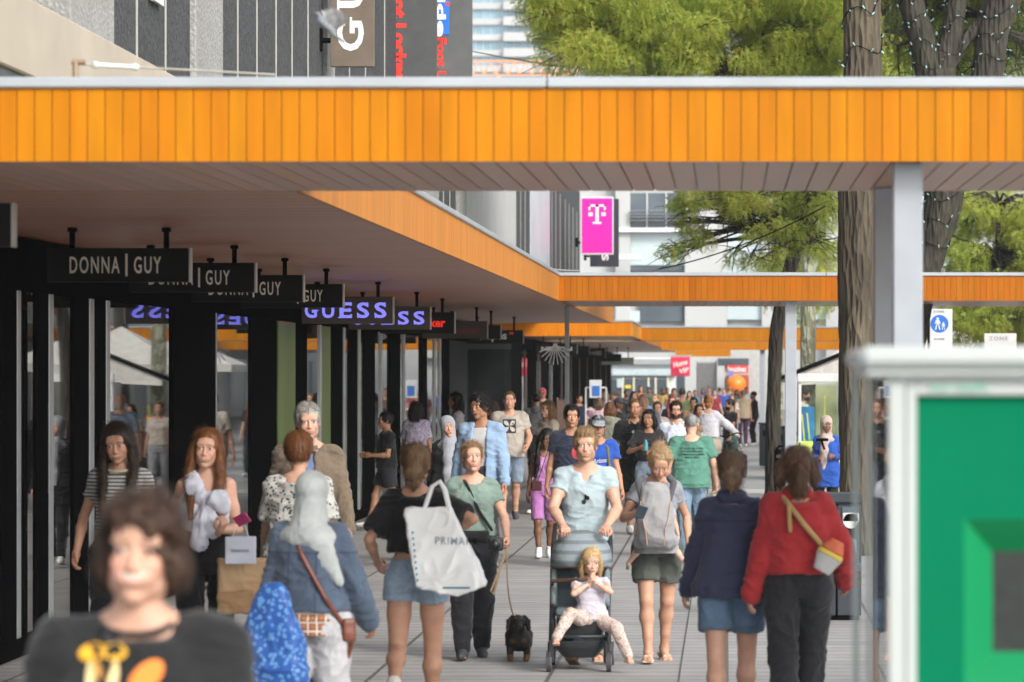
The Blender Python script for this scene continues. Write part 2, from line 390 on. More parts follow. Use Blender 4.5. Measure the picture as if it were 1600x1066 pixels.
for si, (lab, d0, d1) in enumerate(shop_defs):
    th = thing('shopfront', lab, 'shop', (XS, d0, 0))
    L = d1 - d0
    def loc(px): return Dx(px) - d0
    # interior box
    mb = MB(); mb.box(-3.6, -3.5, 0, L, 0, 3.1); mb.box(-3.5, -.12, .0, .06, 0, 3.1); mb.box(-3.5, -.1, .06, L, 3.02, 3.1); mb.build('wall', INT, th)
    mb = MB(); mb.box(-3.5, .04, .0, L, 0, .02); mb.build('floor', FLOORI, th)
    mb = MB(); mb.bbox(-.02, .05, 0, L, .021, .16, .004); mb.box(-.03, .05, 0, L, 2.75, 3.14); mb.build('frame', BLACK, th)
    # columns
    edges = []
    for a, b, dep in blacks:
        if a == 0: A, B = (d0 + 14.0, Dx(18)) if si == 0 else (-9, -9)
        else: A, B = Dx(a), Dx(b)
        if A >= d0 - .01 and A < d1:
            mb = MB(); mb.bbox(-.06, dep, A - d0, B - d0, .02, 3.14, .006); mb.build('column', BLACK, th); edges.append((A - d0, B - d0))
    for a, b in strips:
        A, B = Dx(a), Dx(b)
        if d0 <= A < d1:
            mb = MB(); mb.bbox(-.01, .035, A - d0, B - d0, .16, 2.75, .004); mb.build('window_frame', SILVER, th)
    # panes
    edges.sort(); cur = 0; spans = []
    for A, B in edges + [(L, L)]:
        if A - cur > .15: spans.append((cur, A))
        cur = max(cur, B)
    for A, B in spans:
        if si == 4 and A > 6: continue
        mb = MB(); mb.box(.0, .012, A, B, .16, 2.75); mb.build('window', GLASS, th)
    if si == 0:
        mb = MB(); 
        text_geo_v = None
        for zc, txt in ((1.62, 'SALE'), (1.42, 'OPEN')):
            pass
        mb.box(.02, .03, Dx(66) - d0 + .05, Dx(66) - d0 + .3, 1.2, 1.9); mb.build('sticker', plain('grey_sticker', (.22, .22, .23), .5, 0, .3, 30), th)
    if si == 2:
        GR = plain('green_wall', (.13, .2, .03), .6, 0, .1, 2)
        for a_, b_ in ((431, 458), (499, 513)): mb = MB(); mb.bbox(.014, .03, Dx(a_) - d0, Dx(b_) - d0, .17, 2.74, .002); mb.build('green_panel', plain('green_panel', (.10, .16, .03), .4, 0, .2, 1.5), th)
        mb = MB(); mb.box(-.9, -.86, Dx(440) - d0 - 1.5, Dx(475) - d0 + 3.5, .02, 3.0); mb.build('display_wall', GR, th)
        mb = MB(); mb.box(-1.4, -.5, Dx(510) - d0, Dx(510) - d0 + .1, .02, 3.0); mb.build('display_wall', GR, th)
# bright lit panels inside? none are lit in the photo

# block beyond the gap
th = thing('shopfront', 'dark row of shop bays beyond the gap, behind the poster stand', 'shop', (XS, 90, 0))
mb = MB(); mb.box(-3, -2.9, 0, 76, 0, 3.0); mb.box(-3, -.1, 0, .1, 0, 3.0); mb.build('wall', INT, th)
for k in range(11):
    mb = MB(); mb.bbox(-.1, .12, k * 7 + .0, k * 7 + .9, 0, 3.0, .01); mb.build('column', BLACK, th)
    mb = MB(); mb.box(0, .012, k * 7 + .9, k * 7 + 7, .1, 2.7); mb.build('window', GLASS, th)
    mb = MB(); mb.bbox(-.02, .04, k * 7 + 3.8, k * 7 + 3.9, 0, 2.7, .01); mb.build('window_frame', plain('brown_frame', (.2, .14, .1), .5), th)
mb = MB(); mb.box(-.1, .05, 0, 76, 2.7, 3.0); mb.build('frame', BLACK, th)
# end wall of glass facing the gap (front of that block, seen under its fascia)
mb = MB(); mb.box(-1.2, -.1, -.02, 0, .1, 2.7); mb.build('window', GLASS, th)

# ------------------------------------------------------------------ upper storeys on the left
XU = -4.6
def pebble(name, c, v=.5):
    t = NT(name); n = t.n('ShaderNodeTexVoronoi'); n.inputs['Scale'].default_value = 28; t.l(t.coord(), n.inputs['Vector'])
    cc = t.mix(.55, t.ramp(n.outputs['Color'], [(.2, dk(c, 1 - v)), (.8, dk(c, 1 + v))]), t.ramp(t.noise(1.2, 4, (1, 1, .3)), [(.3, dk(c, .8)), (.7, dk(c, 1.2))]))
    t.base(cc); t.b.inputs['Roughness'].default_value = .85; t.bump(n.outputs['Distance'], .5, .02); return t.m
PEB = pebble('dark_pebble_panel', (.04, .042, .047), .9); PEBL = pebble('pale_concrete', (.26, .26, .255), .25)
CONC = plain('beige_concrete', (.40, .35, .29), .85, 0, .1, 1.5, .12, 60)
th = thing('building', 'upper storeys of dark pebbled panels with pale pillars above the long canopy', 'building', (XU, 24, 0))
def up(px0, px1, mat, dep, z1=14., name='panel'):
    A, B = Dx(px0, XU) - 24, Dx(px1, XU) - 24
    if A > 37: z1 = 7.1 if A < 53.5 else 7.8
    mb = MB(); mb.bbox(-.3, dep, A, B, 3.52, z1, .01); return mb.build(name, mat, th)
mb = MB(); mb.box(-8, -.3, 0, 37.2, 3.52, 13.9); mb.box(-8, -.31, 37.2, 54, 3.52, 7.0); mb.box(-8, -.3, 54, 88, 3.52, 7.7); mb.build('wall', PEBL, th)
for a, b in ((168, 297), (340, 505), (517, 660), (681, 712), (805, 828), (858, 906)): up(a, b, PEB, 0)
for a, b in ((100, 168), (297, 340), (505, 517), (660, 681), (712, 725)): up(a, b, PEBL, .05, name='pillar')
up(725, 805, plain('pale_render', (.42, .42, .42), .8, 0, .06, 1.5), .02, name='wall_panel')
up(828, 858, plain('pale_window', (.4, .45, .5), .3, 0, .15, 1), .02, name='window')
for px in (212, 257, 370, 400, 430, 455, 480, 545, 570, 600, 625, 645, 692, 702, 862, 868, 875, 883, 889, 895, 901, 813, 820):
    D = Dx(px, XU) - 24; mb = MB(); mb.bbox(0, .015, D - .02, D + .02, 3.52, 14. if D < 37 else 7.05, .005); mb.build('mullion', plain('pale_mullion', (.33, .33, .31), .5), th)
mb = MB(); mb.box(.02, .05, 28.5 - 24, 28.5 - 24 + .5, 5.1, 5.25); mb.build('vent', WHITEP, th)
# beige parapet nearer
th = thing('parapet_wall', 'beige concrete parapet slanting across the upper left corner', 'wall', (-4.2, 14, 0))
mb = MB(); mb.bbox(-.35, 0, 0, 13.5, 3.93, 4.4, .012); mb.build('wall', CONC, th)
mb = MB(); mb.box(-.33, -.03, 0, 13.3, 3.5, 3.93); mb.build('base_strip', plain('dark_lead', (.08, .09, .1), .5, .3), th)
# ------------------------------------------------------------------ hanging signs
XR = -3.77
def serif_word(mb, word, c, w, hgt, y):          # bold roman capitals G U E S with slab serifs, facing -Y
    n = len(word); cw = w / n; st = hgt * .17; th = hgt * .1
    for i, ch in enumerate(word):
        cx = c[0] - w / 2 + cw * (i + .5); cz = c[1]; lw = cw * .7
        V, F = text_geo({'|': 'I'}.get(ch, ch), size=1, bold=.025); xs = [v[0] for v in V]; ys = [v[1] for v in V]
        sx = lw / (max(xs) - min(xs)); sy = hgt / (max(ys) - min(ys)); mx, my = (max(xs) + min(xs)) / 2, (max(ys) + min(ys)) / 2
        mb.add([(cx + (a - mx) * sx, y - b2 * .5 - .001, cz + (b - my) * sy) for a, b, b2 in V], F)
        bar = lambda x0, x1, z0, z1: mb.box(cx + x0 * lw, cx + x1 * lw, y - .0025, y, cz + z0 * hgt, cz + z1 * hgt)
        if ch == 'U': bar(-.62, -.2, .42, .5); bar(.2, .62, .42, .5)
        if ch == 'E': bar(-.62, -.35, .43, .5); bar(-.62, -.35, -.5, -.43); bar(.38, .5, .28, .5); bar(.4, .52, -.5, -.25); bar(.25, .34, -.12, .14)
        if ch == 'G': bar(.12, .62, -.06, .02); bar(.34, .44, .2, .48)
        if ch == 'S': bar(.32, .42, .22, .5); bar(-.46, -.36, -.5, -.2)
        if ch == 'O': pass
BROWN = plain('brown_board', (.05, .034, .026), .6, 0, .1); BBOARD = plain('black_board', (.006, .006, .006), .6, 0, .2); BBOARD.node_tree.nodes['Principled BSDF'].inputs['Specular IOR Level'].default_value = .15
EDGE = plain('board_edge', (.35, .33, .3), .5)
PURP = NT('lit_violet_letters'); PURP.b.inputs['Emission Color'].default_value = (.2, .2, 1, 1); PURP.b.inputs['Emission Strength'].default_value = .48; PURP.base((.25, .25, .8)); PURP = PURP.m
REDL = NT('lit_red_letters'); REDL.b.inputs['Emission Color'].default_value = (1, .02, .01, 1); REDL.b.inputs['Emission Strength'].default_value = .3; REDL.base((.6, .02, .02)); REDL = REDL.m
REDD = plain('dull_red_letters', (.2, .02, .015), .5); WHL = plain('white_lettering', (.7, .7, .68), .5, 0, .04)
def hang_sign(label, xr, xl, y0, y1, txt, board=BBOARD, lm=LETTER, style='sans', D=None, zt=3.15):
    D = D or XR * FPX / (xr - CX); X1, _, Z1 = W(xr, y0, D); X0, _, Z0 = W(xl, y1, D)
    th = thing('hanging_sign', label, 'sign', ((X0 + X1) / 2, D, Z0)); hw = (X1 - X0) / 2; hh = Z1 - Z0
    mb = MB(); mb.bbox(-hw, hw - .01, -.045, .045, 0, hh, .004); mb.build('board', board, th)
    mb = MB(); mb.bbox(hw - .008, hw + .006, -.048, .048, -.002, hh + .002, .002); mb.build('edge_strip', EDGE, th)
    for k in (-.66, .66):
        mb = MB(); mb.bbox(k * hw - .018, k * hw + .018, -.018, .018, hh, zt + .01 - Z0, .003); mb.bbox(k * hw - .03, k * hw + .03, -.03, .03, zt - .02 - Z0, zt + .008 - Z0, .003); mb.build('hanger', BLACK, th)
    mb = MB()
    if style == 'donna':
        text_on(mb, 'DONNA', (-hw * .17 - hw * .16, -.046, hh * .5), hw * .70, hh * .5, spacing=1.25, bold=.012)
        text_on(mb, 'GUY', (hw * .41, -.046, hh * .5), hw * .38, hh * .5, spacing=1.25, bold=.012)
        mb.box(hw * .10, hw * .13, -.049, -.046, hh * .17, hh * .83)
    elif style == 'guess': serif_word(mb, 'GUESS', (-.02, hh * .5), hw * 1.9, hh * .58, -.047)
    elif style == 'snipes':
        text_on(mb, txt, (-.05, -.046, hh * .5), hw * 1.0, hh * .75, bold=.03)
        mb2 = MB(); mb2.box(hw * .5, hw * .64, -.05, -.046, hh * .68, hh * .85); mb2.build('square_mark', plain('orange_square', (.8, .12, .02), .5), th)
    elif txt: text_on(mb, txt, (.0, -.046, hh * .5), hw * 1.5, hh * .42, bold=.03)
    if mb.v: mb.build('lettering', lm, th)
    return th
hang_sign('black hanging sign cut by the left edge of the view', 22, -201, 318, 386, '', style='donna')
hang_sign('large black DONNA GUY sign, whole lettering visible', 298, 75, 388, 441, '', style='donna')
hang_sign('second DONNA GUY sign, its lettering half covered by the larger one', 400, 202, 411, 457, '', style='donna')
hang_sign('third DONNA GUY sign, above the old man in the brown blazer', 475, 299, 430, 472, '', style='donna')
hang_sign('fourth DONNA GUY sign, only GUY visible beside the brown signs', 537, 377, 444, 481, '', style='donna')
hang_sign('nearer brown GUESS sign with violet lit letters', 615, 472, 464, 506, '', BROWN, PURP, 'guess')
hang_sign('farther brown GUESS sign partly behind the nearer one', 673, 545, 479, 515, '', BROWN, PURP, 'guess')
hang_sign('black sign with bright red Foot Locker letters', 711, 594, 488, 521, 'Foot Locker', lm=REDL)
hang_sign('brownish sign with dull red Foot Locker letters', 762, 660, 502, 529, 'Foot Locker', BROWN, REDD)
hang_sign('blank black hanging sign before the white lettered one', 783, 690, 508, 530, '')
hang_sign('black sign with white snipes letters and an orange square', 818, 731, 516, 537, 'snipes', lm=WHL, style='snipes')
hang_sign('black NELSON sign beyond the thin post', 902, 838, 537, 553, 'NELSON', lm=WHL, zt=3.03)
hang_sign('first blank black sign past the NELSON one', 921, 866, 541, 556, '', D=97, zt=3.03)
hang_sign('black sign with a single letter M past the blank one', 946, 896, 544, 560, 'M', D=112, lm=EDGE, zt=3.0)
hang_sign('farthest black sign over the poster stand', 971, 930, 553, 565, '', D=128, zt=3.0)
hang_sign('pale sign under the far canopies beside the last black sign', 990, 940, 559, 570, '', board=plain('pale_board', (.45, .47, .4), .5), D=130, zt=3.0)

# ------------------------------------------------------------------ banner signs above the canopy
def banner(label, x0, x1, y0, y1, D, mat, cat='sign'):
    X0, _, Z1 = W(x0, y0, D); X1, _, Z0 = W(x1, y1, D)
    th = thing('banner_sign', label, cat, ((X0 + X1) / 2, D, Z0)); hw = (X1 - X0) / 2; hh = Z1 - Z0
    mb = MB(); mb.bbox(-hw, hw, -.05, .05, 0, hh, .006); mb.build('board', mat, th)
    mb = MB(); mb.tube([(-hw - .12, 0, .3), (-hw, 0, .3)], .03); mb.bbox(-hw - .18, -hw - .1, -.08, .08, .18, .44, .01); mb.build('bracket', BLACK, th)
    return th, hw, hh
th, hw, hh = banner('brown vertical GUESS banner with white serif letters', 517, 585, -200, 105, 40.6, plain('taupe_board', (.13, .1, .075), .45))
mb = MB(); tmp = MB(); serif_word(tmp, 'GUES', (0, 0), 1.95, .30, 0)
mb.add([(-v[2] - .02, v[1] - .051, v[0] + 1.08) for v in tmp.v], tmp.f); mb.build('lettering', plain('white_letters', (.75, .75, .78), .4), th)
th, hw, hh = banner('dark grey banner with vertical red Foot Locker letters', 560, 683, -230, 230, 50, plain('charcoal_board', (.06, .063, .065), .5))
mb = MB(); text_on(mb, 'Foot Locker', (.03, -.052, 1.62), 1.45, .19, rot=-math.pi / 2, bold=.05); mb.build('lettering', plain('bright_red_letters', (.85, .03, .015), .5), th)
th, hw, hh = banner('grey panel banner beside the vertical red letters', 684, 738, -230, 230, 56, plain('grey_board', (.09, .093, .095), .5))
mb = MB(); text_on(mb, 'Foot Locker', (-.21, -.052, 1.1), 1.2, .16, rot=-math.pi / 2, bold=.03); mb.build('lettering', MATS['bright_red_letters'], th)
th, hw, hh = banner('blue vertical sign with white letters and a red dot above the canopy', 684, 702, -230, 55, 55.5, plain('blue_board', (.01, .13, .5), .5))
mb = MB(); text_on(mb, 'ide', (-.03, -.052, .28), .62, .14, rot=-math.pi / 2, bold=.03); mb.build('lettering', MATS['white_letters'], th)
mb = MB(); mb.disc((.07, -.055, .48), .03, .004); mb.build('red_dot', MATS['bright_red_letters'], th)
# pink T sign and the dark S sign behind it
th, hw, hh = banner('bright pink sign with a white letter T', 909, 957, 310, 396, 100, plain('magenta_board', (1.0, .0, .36), .5))
mb = MB(); mb.box(-.24, .24, -.055, -.05, 1.30, 1.36); mb.box(-.045, .045, -.055, -.05, .86, 1.36); mb.box(-.12, .12, -.055, -.05, .82, .875)
mb.box(-.24, -.19, -.055, -.05, 1.2, 1.36); mb.box(.19, .24, -.055, -.05, 1.2, 1.36); mb.box(-.24, -.12, -.055, -.05, 1.04, 1.14); mb.box(.12, .24, -.055, -.05, 1.04, 1.14)
mb.build('lettering', MATS['white_letters'], th)
mb = MB(); mb.bbox(-hw - .03, hw + .03, -.045, .0, -.04, hh + .04, .01); mb.build('rim', WHITEP, th)
th, hw, hh = banner('dark board with a white sideways S behind the pink sign', 922, 967, 311, 417, 102, plain('navy_board', (.02, .022, .035), .5))
mb = MB(); text_on(mb, 'S', (.02, -.052, .27), .2, .2, rot=-math.pi / 2, bold=.04); mb.build('lettering', WHL, th)

# ------------------------------------------------------------------ far buildings
BW = plain('far_white_wall', (.42, .43, .43), .8, 0, .06, .2); BG = glass_mat('far_glass', (.25, .3, .34), 2.2)
BBLUE = plain('far_blue_glass', (.18, .33, .42), .12, .2, .35, .15); BDK = plain('far_dark_window', (.07, .09, .11), .2, 0, .4, .3)
BPALE = plain('far_pale_glass', (.42, .5, .53), .2, 0, .15, .2)
D = 200
th = thing('building', 'pale grey concrete building with wide windows at the end of the street', 'building', (0, D, 0))
def fb(name, x0, x1, y0, y1, mat, dep=.0, t=.3, d=D, par=None):
    a = W(x0, y0, d); b = W(x1, y1, d); mb = MB(); mb.bbox(a[0], b[0], -t - dep, -dep + .3, max(0, b[2]), a[2], .02); return mb.build(name, mat, par or th)
fb('wall', 880, 1500, 200, 700, BW, -.4)
fb('window', 985, 1070, 302, 357, BDK); fb('window', 985, 1070, 364, 415, BPALE); fb('window', 985, 1070, 416, 424, BDK); fb('balcony_slab', 960, 1072, 357, 364, WHITEP, .7)
fb('pillar', 962, 985, 200, 560, BW, .35); fb('pillar', 1070, 1136, 200, 560, BW, .35); fb('window', 1136, 1190, 330, 440, BPALE); fb('window', 1136, 1190, 455, 500, BPALE)
fb('balcony_slab', 1136, 1290, 445, 452, WHITEP, .6); fb('pillar', 1190, 1205, 200, 560, BW, .3); fb('window', 1205, 1290, 320, 440, BDK); fb('window', 1205, 1290, 452, 500, BPALE)
fb('window', 960, 1000, 486, 504, BPALE); fb('window', 1000, 1068, 470, 503, BDK); fb('pillar', 1290, 1320, 200, 560, BW, .3); fb('window', 1320, 1500, 300, 500, BPALE)
for px in (1010, 1040): fb('window_frame', px, px + 2, 302, 357, WHITEP, .1)
fb('canopy_slab', 968, 1003, 400, 408, WHITEP, 2.)
for k in range(4): fb('railing', 985, 1070, 330 + k * 5, 331 + k * 5, SILVER, 1.0, .04)
# ground-floor shops at the end
D = 188
th = thing('shop_building', 'white shop with cream framed glass doors at the street end', 'shop', (0, D, 0))
fb('wall', 945, 1056, 559, 700, WHITEP, -.3, d=D); fb('lintel', 945, 1058, 561, 570, SILVER, .1, d=D); fb('lintel', 945, 1058, 577, 587, plain('pale_blue_lintel', (.4, .47, .5), .5), .15, d=D)
CF = plain('cream_frame', (.6, .56, .42), .5)
for a, b in ((948, 972), (975, 988), (992, 1012), (1015, 1022), (1026, 1041)): fb('window', a, b, 593, 690, BDK, .05, d=D)
for a in (945, 972, 989, 1012, 1023, 1042): fb('window_frame', a, a + 3, 590, 700, CF, .1, d=D)
fb('notice', 964, 973, 592, 606, BPALE, .2, d=D); fb('notice', 977, 986, 602, 607, plain('yellow_notice', (.7, .55, .05), .5), .2, d=D)
th = thing('shop_building', 'grey panelled shop block below the long red sign in the distance', 'shop', (0, 180, 0))
D = 180
fb('wall', 1056, 1215, 545, 700, plain('grey_panel_wall', (.42, .42, .41), .7), -.3, d=D); fb('pillar', 1070, 1088, 559, 700, BW, .1, d=D); fb('pillar', 1120, 1132, 562, 700, BW, .1, d=D)
fb('window', 1058, 1070, 588, 700, BDK, .1, d=D); fb('fascia', 1122, 1170, 560, 571, BDK, .15, d=D); fb('window', 1136, 1170, 586, 700, plain('red_interior', (.35, .06, .02), .6, 0, .5, .6), .1, d=D)
for k in range(9): fb('wall_rib', 1090 + k * 3.3, 1091 + k * 3.3, 565, 700, plain('rib', (.3, .3, .3), .6), .05, .1, D)
th = thing('shop_sign', 'long red sign with white rounded letters in the distance', 'sign', (0, 178, 0)); fb('board', 1136, 1169, 571, 583, plain('red_sign', (.75, .02, .02), .5), d=178)
a = W(1152, 577, 178); mb = MB(); text_on(mb, 'kruidvat', (a[0], -.34, a[2]), .9, .28, bold=.03); mb.build('lettering', WHL, th)
th = thing('flag_banner', 'red flag sign with tilted white writing beyond the crossing', 'sign', (0, 150, 0)); D = 150
fb('board', 1048, 1078, 558, 588, plain('crimson_board', (.62, .02, .07), .5), t=.05, d=150)
a = W(1063, 568, 150); mb = MB(); text_on(mb, 'Home', (a[0], .24 - .6, a[2]), .6, .24, rot=.25, bold=.02, italic=.2); mb.build('lettering', WHL, th); mb = MB(); a = W(1069, 579, 150); text_on(mb, 'VIP', (a[0], .24 - .6, a[2]), .4, .2, rot=.15, bold=.02, italic=.2); mb.build('lettering', WHL, th)
mb = MB(); a = W(1048, 556, 150); mb.tube([(a[0], 0, a[2]), (a[0] + .9, 0, a[2])], .03); mb.build('pole', SILVER, th)
# tower
th = thing('tower_block', 'tall white tower with blue glass bands beyond the canopy', 'building', (0, 650, 0)); D = 650
s = D / FPX
X0, X1 = (738 - CX) * s, (1065 - CX) * s
mb = MB(); mb.box(X0, X1, .5, 20, 0, 80); mb.build('wall', BBLUE, th)
for k in range(26):
    z = CAMH + (580 - (112 - k * 24.5)) * s
    if z > 82: break
    mb = MB(); mb.bbox(X0 - .3, X1, -.4, .7, z - .1, z + 1.05, .05); mb.build('floor_band', BW, th)
    mb = MB(); mb.bbox((787 - CX) * s, (850 - CX) * s, -1.6, -.4, z - .3, z + 1.3, .05); mb.build('balcony', BW, th)
    mb = MB(); 
    for px in list(range(742, 860, 12)): mb.box((px - CX) * s, (px - CX) * s + .15, .3, .5, z + 1.05, z + 2.8)
    mb.build('window_frame', BW, th)
for k in (0,): pass
th = thing('tower_block', 'second pale tower wing with glass bands behind the leaves', 'building', (0, 700, 0)); D = 700; s = D / FPX
mb = MB(); mb.box((1065 - CX) * s, (1330 - CX) * s, 0, 20, 0, 90); mb.build('wall', BPALE, th)
for k in range(24): z = CAMH + (580 - (100 - k * 27)) * s; mb = MB(); mb.bbox((1065 - CX) * s - .3, (1330 - CX) * s, -.8, .3, z, z + 1.4, .05); mb.build('floor_band', BW, th)
# crane jib
th = thing('crane', 'orange lattice crane jib low in front of the tower', 'crane', (0, 560, 0)); s = 560 / FPX; CR = plain('crane_orange', (.75, .3, .12), .5)
mb = MB(); z0, z1 = CAMH + (580 - 118) * s, CAMH + (580 - 96) * s; xa, xb = (738 - CX) * s, (905 - CX) * s
mb.box(xa, xb, -.15, .15, z0 - .15, z0 + .15); mb.box(xa, xb, -.15, .15, z1 - .15, z1 + .15)
for k in range(9):
    u = xa + (xb - xa) * k / 9; v = xa + (xb - xa) * (k + 1) / 9; mb.tube([(u, 0, z0), ((u + v) / 2, 0, z1), (v, 0, z0)], .14, 5)
mb.tube([(xa + 4, 0, 0), (xa + 4, 0, z0)], .6, 5); mb.build('jib', CR, th)

# ------------------------------------------------------------------ right hand side
th = thing('building', 'pale shop row along the right side behind the trees', 'building', (12.6, 60, 0))
mb = MB(); mb.box(0, 8, 0, 150, 0, 7.6); mb.build('wall', BW, th)
for k in range(18):
    mb = MB(); mb.box(-.05, .0, 3 + k * 8, 8.5 + k * 8, .3, 2.7); mb.build('window', BDK if k % 3 else plain('lit_shop', (.5, .5, .45), .5, 0, .5, 1.5), th)
    mb = MB(); mb.box(-.05, .0, 3 + k * 8, 8.5 + k * 8, 5.2, 7.2); mb.build('window', BPALE, th)
for k, (c, t_) in enumerate((((.75, .1, .02), 'EXPRESS'), ((.7, .03, .03), 'aime'))):
    th = thing('wall_sign', ('orange' if k == 0 else 'red') + ' shop sign on the right hand row, seen in the glass', 'sign', (12.5, 96 + k * 26, 3.9))
    mb = MB(); mb.bbox(-.1, 0, -3, 3, 0, .9, .01); mb.build('board', WHITEP, th)
    V, F = text_geo(t_, bold=.03); m2 = MB(); m2.add([(-.11 - z, -x * 1.1, .45 + y * .9) for x, y, z in V], F); m2.build('lettering', plain('sign_col%d' % k, c, .5), th)

def parasol(label, x, y, r, z, mat, n=4):
    th = thing('parasol', label, 'parasol', (x, y, 0)); mb = MB(); mb.tube([(0, 0, 0), (0, 0, z + .8)], .035); mb.build('pole', SILVER, th)
    mb = MB(); vs = [(0, 0, z + .9)] + [(r * math.cos(math.pi / 4 + 2 * math.pi * k / n), r * math.sin(math.pi / 4 + 2 * math.pi * k / n), z) for k in range(n)]
    vs += [(v[0], v[1], z - .22) for v in vs[1:]]; fs = [(0, 1 + k, 1 + (k + 1) % n) for k in range(n)] + [(1 + k, 1 + n + k, 1 + n + (k + 1) % n, 1 + (k + 1) % n) for k in range(n)]
    mb.add(vs, fs); mb.build('canopy_cloth', mat, th)
    mb = MB(); mb.disc((0, 0, 0), .35, .08, 'z'); mb.build('base', BLACK, th); return th
PCL = fabric((.55, .53, .5), 'parasol_cloth')
parasol('large off white parasol on the far right terrace', 5.8, 92, 2.6, 2.35, PCL); parasol('off white parasol behind the first terrace one', 6.2, 110, 2.6, 2.35, PCL); parasol('grey parasol half hidden behind the big trunk', 3.6, 84, 2.2, 2.3, PCL)
# long sloping awning arm behind the posts
th = thing('awning', 'grey cloth awning with a dark sloping edge behind the trunk', 'awning', (2.2, 75, 0)); a = W(1213, 594, 75); b = W(1335, 545, 75)
mb = MB(); mb.tube([(a[0] - 2.2, 0, a[2]), (b[0] - 2.2, 0, b[2])], .05, 6); mb.build('edge_bar', BLACK, th)
mb = MB(); mb.add([(a[0] - 2.2, .05, a[2] - .02), (b[0] - 2.2, .05, b[2] - .02), (b[0] - 2.2, 3, b[2] - .3), (a[0] + .4 - 2.2, 3, a[2] - .1)], [(0, 1, 2, 3)]); mb.add([(a[0] + .2 - 2.2, .06, a[2] + .06), (b[0] - 2.2, .06, b[2] - .03), (b[0] - 2.2, .06, b[2] - .7), (a[0] + .2 - 2.2, .06, a[2] - .12)], [(0, 3, 2, 1)]); mb.build('cloth', PCL, th)
mb = MB(); mb.tube([(b[0] - 2.2, .1, 0), (b[0] - 2.2, .1, b[2])], .04); mb.build('pole', SILVER, th)

# kiosk in the foreground
th = thing('display_kiosk', 'white framed glass display kiosk with a green panel, nearest on the right', 'kiosk', (0, 8.6, 0)); D = 8.6
q = lambda px: (px - CX) * 8.6 / FPX
zq = lambda py: CAMH - (py - CY) * 8.6 / FPX
KW = plain('kiosk_white', (.38, .41, .40), .35, 0, .04, 3); KG = plain('kiosk_green', (.0, .135, .062), .9, 0, .05, 3); KG2 = plain('kiosk_bright_green', (.0, .19, .065), .4, 0, .04, 3)
x0 = q(1385); mb = MB(); mb.bbox(q(1340), 1.6, -.05, .9, zq(578), zq(541), .02); mb.bbox(q(1350), 1.6, -.03, .88, zq(590), zq(578), .008); mb.build('cornice', KW, th)
mb = MB(); mb.bbox(q(1388), q(1412), 0, .04, 0, zq(590), .004); mb.bbox(q(1415), q(1432), .004, .04, 0, zq(590), .004); mb.bbox(q(1432), 1.6, .006, .04, zq(618), zq(590), .003); mb.bbox(q(1362), q(1370), .3, .34, 0, zq(590), .004); mb.bbox(q(1352), q(1362), .82, .86, 0, zq(590), .004); mb.build('frame', KW, th)
mb = MB(); mb.box(q(1388), q(1390), .04, .82, .1, zq(592)); mb.build('glass_side', glass_mat('kiosk_glass', (.85, .92, .9), 1.45), th)
mb = MB(); KG.node_tree.nodes['Principled BSDF'].inputs['Specular IOR Level'].default_value = .1; mb.add([(q(1433), .03, 0), (q(1508), .03, 0), (q(1508), .03, zq(812)), (1.6, .03, zq(812)), (1.6, .03, zq(618)), (q(1433), .03, zq(618))], [(0, 1, 2, 5), (2, 3, 4, 5)]); mb.build('panel', KG, th)
xa, xb, za, zb = q(1508), q(1508) + .36, zq(812), zq(1075)
mb = MB(); i0, i1, j0, j1 = q(1556), q(1556) + .2, zq(865), zq(1024)
mb.add([(xa, .03, za), (xb, .03, za), (xb, .03, zb), (xa, .03, zb), (i0, .11, j0), (i1, .11, j0), (i1, .11, j1), (i0, .11, j1)], [(0, 4, 5, 1), (1, 5, 6, 2), (2, 6, 7, 3), (3, 7, 4, 0)]); mb.add([(xa, .03, zb), (1.6, .03, zb), (1.6, .03, 0), (xa, .03, 0)], [(0, 3, 2, 1)]); mb.add([(xb, .03, za), (1.6, .03, za), (1.6, .03, zb), (xb, .03, zb)], [(0, 3, 2, 1)]); mb.build('recess', KG2, th)
mb = MB(); mb.box(i0, i1, .11, .13, j1, j0); mb.build('screen', plain('dark_screen', (.006, .010, .008), .6, 0, .6, 30), th)
mb = MB(); text_on(mb, 'no cash', (q(1500), .002, zq(604)), .14, .02, bold=.02); mb.build('lettering', plain('faint_green_print', (.25, .5, .38), .6), th)

